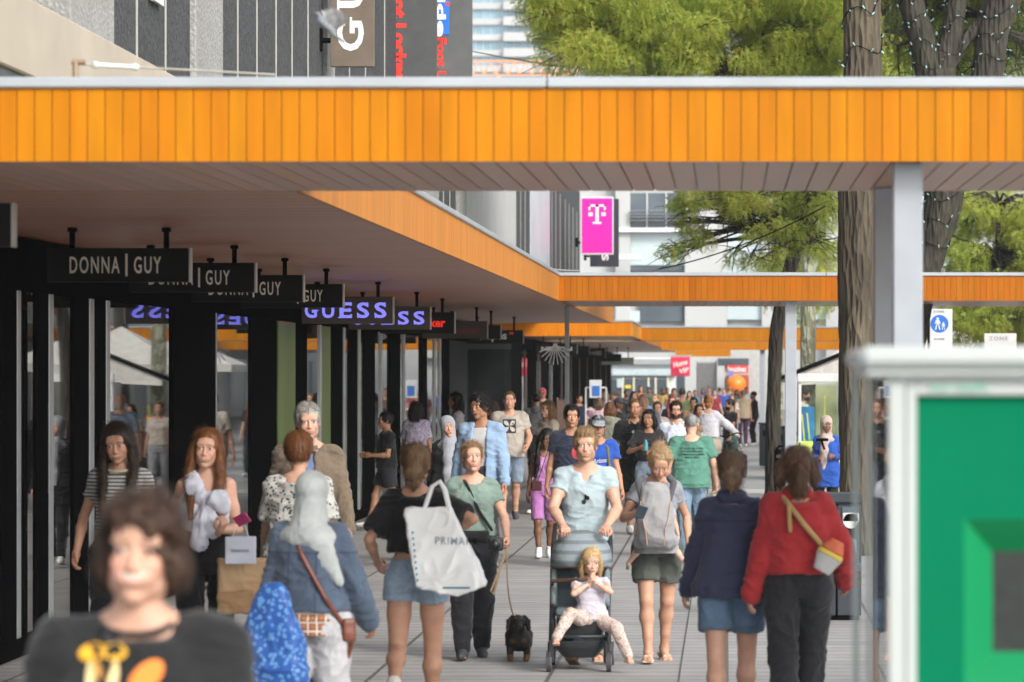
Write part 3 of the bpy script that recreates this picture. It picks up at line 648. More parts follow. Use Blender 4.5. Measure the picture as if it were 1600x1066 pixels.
# zone signs
th = thing('road_sign', 'white ZONE road sign with a blue disc of a walking adult and child', 'road sign', (0, 60, 0)); q = lambda px: (px - CX) * 60 / FPX; zq = lambda py: CAMH - (py - CY) * 60 / FPX
mb = MB(); mb.bbox(q(1453), q(1488), -.01, .01, zq(560), zq(483), .004); mb.build('board', WHITEP, th)
mb = MB(); mb.disc((q(1468), -.011, zq(506)), .15, -.004); mb.build('disc', plain('sign_blue', (.01, .14, .55), .4), th)
mb = MB(); y = -.018
for cx, sc in ((q(1465), 1.), (q(1474), .62)):
    zc = zq(506) - (.0 if sc == 1 else .04); mb.disc((cx, y, zc + .085 * sc), .02 * sc, -.002, n=12)
    mb.add([(cx - .028 * sc, y - .002, zc + .06 * sc), (cx + .028 * sc, y - .002, zc + .06 * sc), (cx + .02 * sc, y - .002, zc - .02 * sc), (cx - .02 * sc, y - .002, zc - .02 * sc)], [(0, 3, 2, 1)])
    for sg in (-1, 1):
        mb.add([(cx + sg * .005, y - .002, zc), (cx + sg * .02 * sc, y - .002, zc), (cx + sg * .045 * sc, y - .002, zc - .1 * sc), (cx + sg * .025 * sc, y - .002, zc - .1 * sc)], [(0, 3, 2, 1) if sg > 0 else (0, 1, 2, 3)])
        mb.add([(cx + sg * .028 * sc, y - .002, zc + .06 * sc), (cx + sg * .05 * sc, y - .002, zc + .0), (cx + sg * .04 * sc, y - .002, zc - .005), (cx + sg * .02 * sc, y - .002, zc + .03 * sc)], [(0, 3, 2, 1) if sg < 0 else (0, 1, 2, 3)])
mb.build('pictogram', WHL, th)
mb = MB(); text_on(mb, 'ZONE', (q(1467), -.012, zq(487)), .18, .04, spacing=1.3); text_on(mb, 'ZONE', (q(1467), -.012, zq(530)), .18, .03); mb.build('lettering', BLACK, th)
mb = MB(); mb.tube([(q(1452), 0.03, 0), (q(1452), 0.03, zq(483))], .03); mb.build('pole', BLACK, th)
th = thing('road_sign', 'low white ZONE end sign to the right of the blue disc one', 'road sign', (0, 58, 0)); q = lambda px: (px - CX) * 58 / FPX; zq = lambda py: CAMH - (py - CY) * 58 / FPX
mb = MB(); mb.bbox(q(1538), q(1588), -.01, .01, zq(570), zq(521), .004); mb.build('board', WHITEP, th); mb = MB(); text_on(mb, 'ZONE', (q(1560), -.012, zq(529)), .3, .06, spacing=1.3)
mb.build('lettering', plain('grey_print', (.25, .25, .25), .5), th); mb = MB(); mb.tube([(q(1563), .03, 0), (q(1563), .03, zq(521))], .03); mb.build('pole', SILVER, th)

# litter bin
NAVY = plain('slate_blue_metal', (.03, .037, .046), .45, .2, .1, 4)
X = (1243 - CX) * 30.9 / FPX; X2 = (1346 - CX) * 30.9 / FPX
th = thing('litter_bin', 'large slate blue double litter bin behind the woman in red', 'bin', (X, 30.9, 0)); wd = X2 - X
for k in (0, 1):
    a, b = k * wd * .62 + (.006 if k else 0), (wd * .62 - .006 if k == 0 else wd)
    mb = MB(); mb.bbox(a, b, 0, .55, .04, 1.0, .01); mb.build('body', NAVY, th)
mb = MB(); mb.bbox(-.01, wd + .01, -.012, .56, 1.003, 1.09, .02); mb.build('lid', NAVY, th)
mb = MB(); mb.bbox(.02, wd - .02, .02, .52, 0, .04, .004); mb.build('plinth', BLACK, th)
xa = wd * .70; mb = MB(); mb.bbox(xa - .0, wd - .02, -.012, 0, .42, .98, .006); mb.build('chute_frame', plain('slate_frame', (.08, .11, .14), .4, .3), th)
mb = MB(); mb.bbox(xa + .03, wd - .05, -.02, -.012, .5, .86, .004); mb.build('chute', BLACK, th)
mb = MB(); vs = []; n = 12
mb.bbox(xa + .005, wd - .02, -.045, -.02, .85, .93, .008); mb.disc(((xa + wd) / 2 - .008, -.045, .86), (wd - xa) / 2 - .02, .02); mb.build('ash_plate', plain('ash_steel', (.6, .6, .58), .35, .3), th)
mb = MB(); mb.bbox(xa - .02, wd, -.07, -.012, .42, .5, .01); mb.build('ledge', plain('slate_frame', (.08, .11, .14)), th)
mb = MB(); mb.box(xa + .07, xa + .13, -.023, -.02, .58, .7); mb.build('sticker', plain('pale_blue_sticker', (.3, .55, .65), .5, 0, .4, 60), th)

# far bins and bollards on the right
def small_bin(label, px, D, w_, h, name='litter_bin', cat='bin'):
    th = thing(name, label, cat, ((px - CX) * D / FPX, D, 0)); mb = MB(); mb.bbox(-w_ / 2, w_ / 2, 0, w_, .03, h, .02); mb.build('body', NAVY, th)
    mb = MB(); mb.bbox(-w_ / 2 - .02, w_ / 2 + .02, -.02, w_ + .02, h, h + .05, .015); mb.build('lid', NAVY, th)
    mb = MB(); mb.bbox(-w_ / 2 + .08, w_ / 2 - .08, -.01, 0, h - .25, h - .12, .004); mb.build('slot', BLACK, th); return th
small_bin('tall slate bin by the middle post with a drink cup on top', 1213, 72, .42, 1.0); small_bin('lower slate bin left of the tall one', 1197, 80, .3, .95); small_bin('short slate bin before the others', 1208, 62, .22, .95)
th = thing('drink_cup', 'plastic cup of orange juice with a straw on the tall slate bin', 'cup', ((1216 - CX) * 72 / FPX, 72.2, 1.05)); mb = MB(); mb.disc((0, 0, 0), .05, .2, 'z', 16, .065); mb.build('cup', plain('orange_juice', (.85, .35, .02), .3), th)
mb = MB(); mb.tube([(0, 0, .18), (.03, 0, .42)], .01); mb.build('straw', plain('yellow_straw', (.8, .6, .05), .4), th)

# food stall
D = 70; th = thing('market_stall', 'glass fronted food stall with a white top rail and yellow green counter', 'stall', (0, D, 0)); q = lambda px: (px - CX) * D / FPX; zq = lambda py: CAMH - (py - CY) * D / FPX
mb = MB(); mb.bbox(q(1246), q(1360), -.05, .1, zq(597), zq(584), .01); mb.build('top_rail', WHITEP, th)
mb = MB(); mb.box(q(1250), q(1360), .05, .07, zq(690), zq(597)); mb.build('glass', glass_mat('stall_glass', (.9, .95, .9), 1.4), th)
mb = MB(); mb.bbox(q(1245), q(1360), .0, 1.0, 0, zq(690), .02); mb.build('counter', plain('lime_counter', (.5, .62, .12), .5, 0, .25, 4), th)
mb = MB(); mb.box(q(1276), q(1309), .8, .85, zq(690), zq(603)); mb.build('back_board', plain('khaki_board', (.36, .34, .22), .7), th)
mb = MB(); mb.box(q(1250), q(1274), .7, .74, zq(690), zq(636)); mb.build('tarpaulin', plain('blue_tarp', (.01, .2, .6), .5, 0, .3, 3), th)
mb = MB()
for a, b, c in ((1258, 690, 1254), (1266, 688, 1262), (1290, 660, 1290)): mb.tube([(q(a), .6, zq(b)), (q(c), .6, zq(b - 42))], .014, 5)
mb.build('skewers', plain('yellow_rods', (.8, .7, .15), .5), th)
mb = MB(); mb.bbox(q(1247), q(1252), .0, .9, 0, zq(597), .01); mb.bbox(q(1356), q(1361), .0, .9, 0, zq(597), .01); mb.build('post', WHITEP, th)

# folding chair / frame by the post
th = thing('folding_chair', 'black folded chair leaning beside the pale post', 'chair', ((1224 - CX) * 54 / FPX, 54, 0)); mb = MB()
mb.tube([(-.12, 0, 0), (-.12, .05, .95), (-.06, .05, 1.02), (.1, .05, 1.02), (.14, .05, .95), (.14, 0, 0)], .018); mb.build('frame', BLACK, th)
mb = MB()
for k in range(4): mb.bbox(-.11, .13, .03, .06, .5 + k * .13, .58 + k * .13, .01)
mb.build('backrest', BLACK, th); mb = MB(); mb.bbox(-.12, .14, -.3, .03, .42, .46, .01); mb.build('seat', BLACK, th)
mb = MB(); mb.tube([(-.12, -.3, 0), (-.12, 0, .45)], .016); mb.tube([(.14, -.3, 0), (.14, 0, .45)], .016); mb.build('leg', BLACK, th)

# poster stand
th = thing('poster_stand', 'white stand with a blue poster beside the dark shops', 'poster stand', (0, 85, 0)); q = lambda px: (px - CX) * 85 / FPX; zq = lambda py: CAMH - (py - CY) * 85 / FPX
mb = MB(); mb.bbox(q(921), q(940), -.02, .02, zq(622), zq(594), .005); mb.build('board', WHITEP, th); mb = MB(); mb.box(q(925), q(937), -.025, -.02, zq(619), zq(603)); mb.build('poster', plain('poster_blue', (.03, .15, .5), .5), th)
mb = MB()
for x in (915, 947): mb.tube([(q(x), .1, 0), (q(x), .1, zq(606))], .02)
mb.tube([(q(915), .1, zq(606)), (q(947), .1, zq(606))], .02); mb.tube([(q(915), .1, zq(640)), (q(947), .1, zq(640))], .02); mb.build('frame', WHITEP, th)
# brown menu board left of it
th = thing('menu_board', 'brown a-frame board by the thin pale post', 'board', (0, 75, 0)); q = lambda px: (px - CX) * 75 / FPX
mb = MB(); mb.bbox(q(870), q(884), -.02, .02, .3, 1.55, .01); mb.build('board', plain('brown_menu', (.13, .08, .06), .6), th); mb = MB(); mb.tube([(q(871), 0, 0), (q(871), 0, 1.6)], .02); mb.tube([(q(883), 0, 0), (q(883), 0, 1.6)], .02); mb.build('frame', plain('brown_wood', (.2, .12, .08)), th)
# planter / goods table at the shop mouth and a parked light car-like display
for k, (px, D, lab) in enumerate(((760, 70, 'goods table of pale folded clothes at the open shopfront'), (828, 78, 'goods table with purple and orange items near the brown board'), (930, 100, 'goods table in front of the poster stand shops'))):
    th = thing('goods_table', lab, 'table', ((px - CX) * D / FPX, D, 0)); mb = MB(); mb.bbox(-.6, .6, 0, .7, .82, .88, .01); mb.build('tabletop', WHITEP, th)
    for sx in (-.55, .55):
        for sy in (.05, .65): mb = MB(); mb.tube([(sx, sy, 0), (sx, sy, .83)], .02); mb.build('leg', SILVER, th)
    mb = MB()
    for j in range(14): mb.cc = rnd.choice([(.3, .08, .4), (.7, .3, .1), (.6, .6, .6), (.15, .3, .5), (.5, .1, .15), (.6, .55, .4)]); x = rnd.uniform(-.5, .42); mb.box(x, x + .12, rnd.uniform(.05, .3), .5, .881, .92 + rnd.uniform(0, .22))
    tag(mb.build('folded_goods', attr_mat('goods_cloth', .8), th))

# orange ball, blue flag
th = thing('balloon', 'big orange balloon above the far crowd', 'balloon', W(1150, 601, 150)); mb = MB(); mb.smooth = True
n, m = 20, 12; vs = [(.42 * math.sin(math.pi * j / m) * math.cos(2 * math.pi * i / n), .42 * math.sin(math.pi * j / m) * math.sin(2 * math.pi * i / n), .40 * math.cos(math.pi * j / m)) for j in range(m + 1) for i in range(n)]
mb.add(vs, [(j * n + i, (j + 1) * n + i, (j + 1) * n + (i + 1) % n, j * n + (i + 1) % n) for j in range(m) for i in range(n)]); mb.build('skin', plain('orange_rubber', (.9, .22, .02), .4), th); mb = MB(); mb.tube([(0, 0, -.4), (.1, 0, -2)], .012, 5); mb.build('string', WHITEP, th)
th = thing('beach_flag', 'blue feather flag among the far crowd', 'flag', ((1139 - CX) * 150 / FPX, 150, 0)); mb = MB(); mb.tube([(0, 0, 0), (0, 0, 2.2)], .02, 6); mb.build('pole', SILVER, th)
mb = MB(); pr = [(0, 1.2), (.22, 1.3), (.26, 1.7), (.18, 2.0), (0.05, 2.22), (0, 2.2)]; mb.add([(x, -.01, z) for x, z in pr] + [(x, .01, z) for x, z in pr], [tuple(range(6)), tuple(range(11, 5, -1))]); mb.build('cloth', plain('flag_blue', (.05, .2, .7), .6, 0, .4, 4), th)

# star ornament on the thin post
th = thing('star_ornament', 'white rod starburst ornament on the thin pale post', 'ornament', W(868, 540, 55.6)); mb = MB()
for k in range(10): a = math.radians(200 + k * 16); mb.tube([(0, -.08, 0), (.26 * math.cos(a), -.12 + .05 * math.sin(k), .3 * math.sin(a))], .009, 5)
mb.disc((0, -.1, 0), .035, .04); mb.build('rods', WHITEP, th)

# cables
def cable(label, a, b, sag=.02, r=.008, mat=None, name='cable'):
    a, b = Vector(a), Vector(b); pts = [a.lerp(b, t / 12) + Vector((0, 0, -sag * 4 * (t / 12) * (1 - t / 12))) for t in range(13)]
    mb = MB(); mb.tube([p - a for p in pts], r, 6); o = mb.build(name, mat or SILVER); o.location = a; return tag(o, label, 'cable')
cable('thin steel wire sloping down from the grey banners to the right', W(738, 80, 61), W(1010, 118, 62), .05, .014)
cable('dark wire rising from the second canopy to the trees', W(1028, 421, 58), W(1290, 322, 58), .12, .012, BLACK)
cable('pale wire along the top of the second canopy', W(857, 420, 53), W(905, 423, 53), .01, .012)
a = W(118, 100, 18.2); b = W(430, 117, 19.6); th = thing('stay_rod', 'pale stay rod with turnbuckle lying over the nearest canopy roof', 'stay rod', a); mb = MB(); v = Vector(b) - Vector(a)
mb.tube([(0, 0, 0), v], .006, 8); mb.build('rod', plain('dull_steel', (.45, .42, .38), .5, .4), th)
mb = MB(); mb.tube([v * .1, v * .27], .013, 10); mb.tube([v * .08, v * .1], .018, 8); mb.tube([v * .27, v * .29], .018, 8); mb.build('turnbuckle', WHITEP, th); mb = MB(); mb.tube([(0, 0, .015), (0, 0, -.12)], .016, 8); mb.tube([(-.02, 0, .01), (.05, 0, .01)], .014, 8); mb.build('anchor', plain('rusty_anchor', (.3, .22, .16), .7, .3), th)
# ------------------------------------------------------------------ trees
def bark_mat(name, c, lich=0.):
    t = NT(name); n = t.noise(10, 6, (1, 1, .16)); n2 = t.noise(2.5, 4); v = t.n('ShaderNodeTexVoronoi'); v.inputs['Scale'].default_value = 16; t.l(t.coord((1, 1, .2)), v.inputs['Vector'])
    c0 = t.ramp(n, [(.3, dk(c, .4)), (.52, c), (.75, dk(c, 1.8))]); c0 = t.mix(.45, c0, t.ramp(n2, [(.35, dk(c, .6)), (.65, (c[0] * 1.1, c[1] * 1.3, c[2] * 1.0))]))
    if lich: c0 = t.mix(t.math('GREATER_THAN', t.noise(7, 4, (1, 1, .5)), 1 - lich), c0, (.34, .36, .26))
    t.base(c0); t.b.inputs['Roughness'].default_value = .92; t.bump(t.math('ADD', t.math('MULTIPLY', n, .8), v.outputs['Distance']), 1., .06); return t.m
BK1 = bark_mat('grey_brown_bark', (.085, .066, .048)); BK2 = bark_mat('dark_bark', (.04, .033, .026)); BK3 = bark_mat('lichen_bark', (.2, .19, .14), .48)
LEAF = attr_mat('leaf', .55, 0, spec=.3, trans=.6)
def limb(mb, pts, rs, n=20, rough=.07):
    pts = [Vector(p) for p in pts]; P = []; R = []
    for i in range(len(pts) - 1):                     # Catmull subdivision
        p0, p1, p2, p3 = pts[max(i - 1, 0)], pts[i], pts[i + 1], pts[min(i + 2, len(pts) - 1)]
        m = max(3, int((p2 - p1).length / .12))
        for k in range(m):
            t = k / m; P.append(.5 * ((2 * p1) + (p2 - p0) * t + (2 * p0 - 5 * p1 + 4 * p2 - p3) * t * t + (3 * p1 - p0 - 3 * p2 + p3) * t ** 3)); R.append(rs[i] + (rs[i + 1] - rs[i]) * t)
    P.append(pts[-1]); R.append(rs[-1]); i0 = len(mb.v); mb.tube(P, R, n); ph = rnd.uniform(0, 6)
    for i in range(len(P)):
        for k in range(n):
            v = Vector(mb.v[i0 + i * n + k]); d = v - P[i]; a = 2 * math.pi * k / n
            f = 1 + rough * (math.sin(3 * a + i * .11 + ph) * .7 + math.sin(7 * a - i * .07) * .45 + math.sin(i * .5 + a + ph) * .35) + nr.uniform(-.03, .03)
            mb.v[i0 + i * n + k] = tuple(P[i] + d * f)
def leaves(spots, n_frond, cols, L=(.10, .18), leaf=(.031, .0125), droop=.5, nl=9):
    """pinnate fronds: spots = list of (centre, radii)"""
    vol = np.array([r[0] * r[1] * r[2] for c, r in spots]) ** .67; pr = vol / vol.sum(); k = nr.choice(len(spots), n_frond, p=pr)
    C = np.array([c for c, r in spots])[k]; R = np.array([r for c, r in spots])[k]
    d = nr.normal(size=(n_frond, 3)); d /= np.linalg.norm(d, axis=1)[:, None]; u = nr.uniform(.35, 1, n_frond) ** .6
    P = C + d * R * u[:, None]
    ax = d * .25 + nr.normal(size=(n_frond, 3)) * .75 + [0, 0, -droop]; ax /= np.linalg.norm(ax, axis=1)[:, None]
    side = np.cross(ax, nr.normal(size=(n_frond, 3)) * .6 + [0, 0, 1]); side /= np.linalg.norm(side, axis=1)[:, None]
    Ln = nr.uniform(*L, n_frond); cols = np.array(cols); tone = nr.uniform(0, 1, n_frond)
    clump = (np.sin(P[:, 0] * 2.1 + 1) + np.sin(P[:, 2] * 2.7) + np.sin(P[:, 1] * 1.7 + 2)) / 6 + .5
    ci = np.clip((tone * .6 + clump * .55) * (len(cols) - 1) - .1, 0, len(cols) - 1.001); c0 = cols[ci.astype(int)]; c1 = cols[np.minimum(ci.astype(int) + 1, len(cols) - 1)]; fr = (ci % 1)[:, None]; col = c0 * (1 - fr) + c1 * fr
    yel = nr.uniform(size=n_frond) < .04; col[yel] = [.42, .27, .03]
    V = []; CC = []
    for j in range(nl):
        t = (j + .7) / nl; base = P + ax * (Ln * t)[:, None] + np.array([0, 0, -1.]) * (Ln * t * t * .35)[:, None]
        for sg in (-1, 1):
            dirv = side * sg + ax * .45; dirv /= np.linalg.norm(dirv, axis=1)[:, None]; ll = leaf[0] * (1 - .35 * abs(t - .5) * 2) * nr.uniform(.8, 1.2, n_frond)
            nrm = np.cross(dirv, ax) ; wv = np.cross(dirv, nrm) * leaf[1] / 2 + nr.normal(size=(n_frond, 3)) * leaf[1] * .15
            a = base; b = base + dirv * (ll * .5)[:, None] + wv; c = base + dirv * ll[:, None]; dd = base + dirv * (ll * .5)[:, None] - wv
            V.append(np.stack([a, b, c, dd], 1)); CC.append(np.repeat((col * nr.uniform(.85, 1.15, (n_frond, 1)))[:, None], 4, 1))
    V = np.concatenate(V).reshape(-1, 3); CC = np.concatenate(CC).reshape(-1, 3); F = np.arange(len(V)).reshape(-1, 4)
    return V, F, CC
G_LIGHT = [(.22, .29, .045), (.34, .43, .07), (.46, .55, .1), (.56, .63, .13), (.64, .62, .14)]
G_MID = [(.08, .12, .025), (.14, .2, .04), (.22, .28, .06), (.32, .36, .09)]
def tree(label, trunks, bark, spots, nf, cols=G_LIGHT, name='tree', group=None, lights=None, **kw):
    o = Vector(trunks[0][0][0]); o.z = 0
    th = thing(name, label, 'tree', o, 0, group); mb = MB(); mb.smooth = True
    limb(mb, [Vector(p) - o for p in trunks[0][0]], trunks[0][1]); mb.build('trunk', bark, th)
    for pts, rs in trunks[1:]:
        mb = MB(); mb.smooth = True; limb(mb, [Vector(p) - o for p in pts], rs, 14); mb.build('limb', bark, th)
    # twigs reaching the foliage clumps
    mb = MB(); src = [Vector(p) for pts, rs in trunks for p in pts if p[2] > 3.2]
    for c, r in spots:
        c = Vector(c); s_ = min(src, key=lambda p: (p - c).length + abs(p.z - c.z) * .3) if src else o
        for k in range(3):
            e = c + Vector((rnd.uniform(-.7, .7) * r[0], rnd.uniform(-.7, .7) * r[1], rnd.uniform(-.6, .6) * r[2])); m = (s_ + e) / 2 + Vector((rnd.uniform(-.2, .2), 0, rnd.uniform(.05, .35)))
            mb.tube([s_ - o, (s_ * .6 + m * .4) - o + Vector((0, 0, .03)), m - o, (m * .4 + e * .6) - o, e - o], [.035, .03, .022, .014, .006], 5)
            for j in range(3): e2 = e + Vector((rnd.uniform(-.4, .4), rnd.uniform(-.4, .4), rnd.uniform(-.35, .2))); mb.tube([m.lerp(e, .5 + j * .15) - o, e2 - o], [.01, .004], 4)
    if mb.v: mb.build('branches', bark, th)
    V, F, C = leaves(spots, nf, cols, **kw); me = np_mesh('crown', V - np.array(o), F, C, smooth=False); link('crown', me, LEAF, th)
    return th
def clump_line(pts, rad, n, D, dd=1.5, sq=.7):
    """clumps scattered in a photo-space polygon outline at about depth D (real clumps with depth)"""
    out = []
    for i in range(n):
        px, py = pts(); d = D + rnd.uniform(-dd, dd); r = rad * rnd.uniform(.6, 1.3); out.append((W(px, py, d), (r, r, r * sq)))
    return out
# foliage of the pale honey locust, upper mass
def up1():
    px = rnd.uniform(850, 1330); lo = 118 + (20 if px > 980 else 0); t = (px - 830) / 250; return px, rnd.uniform(-40, 112 if px > 900 else 60) if rnd.random() < .72 else rnd.uniform(-330 if px > 1000 else -60, 60)
def low1(): px = rnd.uniform(1050, 1300); f = (px - 1040) / 260; return px, rnd.uniform(260, 330 + f * 95 + 20 * math.sin(px / 17))
def mid1(): return rnd.uniform(950, 1320), rnd.uniform(110, 300)
sp = clump_line(up1, .5, 190, 62, 2.6) + clump_line(low1, .24, 52, 60, 1.0, .6) + clump_line(mid1, .45, 22, 62, 2)
sp += [(W(*a, 60), (.24, .24, .14)) for a in ((1062, 318), (1078, 345), (1055, 385), (1045, 395), (1100, 372), (1150, 400), (1180, 408), (1120, 300), (850, 95), (870, 70), (880, 108), (905, 50), (930, 110))]
tree('feathery pale green honey locust with a dark trunk left of the big trunk', [([W(1208, 780, 62)[:2] + (-.05,), W(1210, 600, 62), W(1218, 490, 62), W(1247, 370, 62), W(1270, 250, 62), W(1292, 100, 62), W(1298, -80, 62), W(1310, -250, 62)], [.15, .12, .12, .125, .14, .15, .14, .1]),
  ([W(1262, 300, 62), W(1230, 220, 62), W(1150, 110, 62), W(1080, 60, 62), W(1000, 70, 62)], [.11, .08, .05, .03, .015]), ([W(1292, 150, 62), W(1200, 40, 62), W(1110, -60, 62)], [.1, .07, .04])], BK2, sp, 105000)
tree('slim lichen spotted trunk with pale leaves between the second canopy post and the big trunk', [([W(1262, 760, 78)[:2] + (-.05,), W(1263, 600, 78), W(1262, 450, 78), W(1270, 310, 78), W(1268, 100, 78)], [.19, .17, .16, .17, .12])], BK3,
     clump_line(lambda: (rnd.uniform(1190, 1330), rnd.uniform(230, 330)), .5, 14, 78, 1.2), 2600)
# main big trunk
def crown3(): px = rnd.uniform(1260, 1700); return px, rnd.uniform(-420, 90)
tree('thick grey brown trunk standing right of the second canopy post, in front of the bins', [([W(1345, 600, 42)[:2] + (-.05,), W(1345, 780, 42), W(1343, 600, 42), W(1344, 420, 42), W(1345, 300, 42), W(1347, 120, 42), W(1346, -100, 42), W(1350, -300, 42)], [.32, .26, .245, .25, .265, .22, .21, .15])], BK1,
     clump_line(lambda: (rnd.uniform(1330, 1460), rnd.uniform(-280, -60)), .4, 16, 42.5, 1.2), 2600)
D = 54
tree('dark forked tree with lit cable windings behind the nearest canopy post', [([W(1408, 900, D)[:2] + (-.05,), W(1415, 600, D), W(1428, 480, D), W(1452, 390, D), W(1474, 300, D), W(1468, 180, D), W(1462, 110, D)], [.34, .26, .25, .25, .29, .32, .3]),
 ([W(1476, 290, D), W(1520, 190, D), W(1543, 115, D), W(1552, 50, D), W(1575, -30, D), W(1590, -200, D)], [.22, .24, .25, .25, .24, .15]),
  ([W(1458, 130, D), W(1440, 60, D), W(1424, 0, D), W(1410, -120, D)], [.24, .2, .19, .14]), ([W(1470, 120, D), W(1485, 60, D), W(1495, 0, D), W(1510, -120, D)], [.2, .16, .15, .1]),
  ([W(1480, 105, D), W(1510, 60, D), W(1540, 25, D), W(1550, -50, D)], [.12, .1, .1, .08])], BK2, clump_line(lambda: (rnd.uniform(1400, 1640), rnd.uniform(-60, 110) if rnd.random() < .7 else rnd.uniform(-300, 0)), .5, 50, 57, 1.6), 11000, cols=G_MID)
tree('slim tree at the far right edge above the nearest canopy', [([W(1680, 900, 60)[:2] + (-.05,), W(1680, 500, 60), W(1670, 300, 60), W(1660, 115, 60), W(1650, -60, 60)], [.16, .14, .12, .1, .05])], BK2,
     clump_line(lambda: (rnd.uniform(1500, 1720), rnd.uniform(-200, 130)), .5, 30, 60, 1.6), 9500, cols=G_MID)
def yel(): return rnd.uniform(1490, 1680), rnd.uniform(310, 520)
tree('small yellow green tree at the far right behind the second canopy', [([W(1560, 640, 74)[:2] + (-.05,), W(1560, 520, 74), W(1558, 400, 74), W(1562, 320, 74)], [.1, .08, .06, .03])], BK2, clump_line(yel, .4, 70, 74, 1.4), 15000, leaf=(.05, .022), nl=6)
tree('mid green tree filling the gap between the trunks in the background', [([W(1390, 640, 86)[:2] + (-.05,), W(1392, 520, 86), W(1390, 300, 86), W(1392, 100, 86)], [.2, .18, .16, .1])], BK2,
     clump_line(lambda: (rnd.uniform(1290, 1560), rnd.uniform(-80, 420) if rnd.random() < .4 else rnd.uniform(-80, 140)), .8, 60, 86, 2), 16000, cols=G_LIGHT, leaf=(.055, .022), L=(.2, .34))
tree('distant green tree beside the pale building under the second canopy', [([W(1215, 640, 120)[:2] + (-.05,), W(1216, 520, 120), W(1214, 420, 120)], [.2, .16, .1])], BK3,
     clump_line(lambda: (rnd.uniform(1190, 1300), rnd.uniform(330, 500)), .9, 16, 120, 1.5), 2600, cols=G_LIGHT, leaf=(.07, .03), L=(.2, .34))

# strings of small lights wound round trunks
BULB = plain('bulb_ice_blue', (.35, .6, .62), .3, 0, .1)
def light_string(label, pts, rs, turns, n):
    pts = [Vector(p) for p in pts]; o = pts[0]; th = thing('light_string', label, 'string lights', o); mb = MB(); mb2 = MB(); P = []
    for i in range(n * 3 + 1):
        t = i / (n * 3) * (len(pts) - 1); k = min(int(t), len(pts) - 2); f = t - k; c = pts[k].lerp(pts[k + 1], f); r = rs[k] + (rs[k + 1] - rs[k]) * f + .03; a = turns * 2 * math.pi * i / (n * 3) + math.sin(i * .7) * .25
        P.append(c + Vector((r * math.cos(a), r * math.sin(a), .08 * math.sin(i * .9))))
        if i % 2 == 0: d = Vector((rnd.uniform(-1, 1), rnd.uniform(-1, 1), rnd.uniform(-1, 1))).normalized(); p = P[-1] - o; mb2.tube([p, p + d * .045], .008, 5)
    mb.tube([p - o for p in P], .006, 4); mb.build('cable', BLACK, th); tag(mb2.build('bulbs', BULB, th), kind='stuff')
light_string('string of ice blue bulbs round the big trunk above the nearest canopy', [W(1347, 130, 42), W(1346, -60, 42)], [.21, .2], 3, 22)
light_string('string of ice blue bulbs on the fork of the dark tree', [W(1462, 130, 54), W(1440, 60, 54), W(1424, -10, 54)], [.3, .21, .2], 4, 34)
light_string('string of ice blue bulbs on the right limb of the dark forked tree', [W(1472, 115, 54), W(1488, 50, 54), W(1500, -20, 54)], [.26, .17, .15], 3, 24)
light_string('string of ice blue bulbs on the far right trunk', [W(1543, 118, 54), W(1552, 50, 54), W(1573, -25, 54)], [.25, .24, .24], 4, 30)
light_string('string of ice blue bulbs on the trunk behind the nearest canopy post', [W(1445, 415, 54), W(1473, 300, 54)], [.25, .29], 3, 22)
light_string('string of ice blue bulbs on the slim dark trunk left of the big one', [W(1262, 300, 62), W(1290, 110, 62), W(1296, -20, 62)], [.15, .15, .14], 5, 44)
light_string('string of ice blue bulbs up the lichen spotted trunk', [W(1263, 430, 78), W(1270, 310, 78)], [.17, .17], 3, 16)
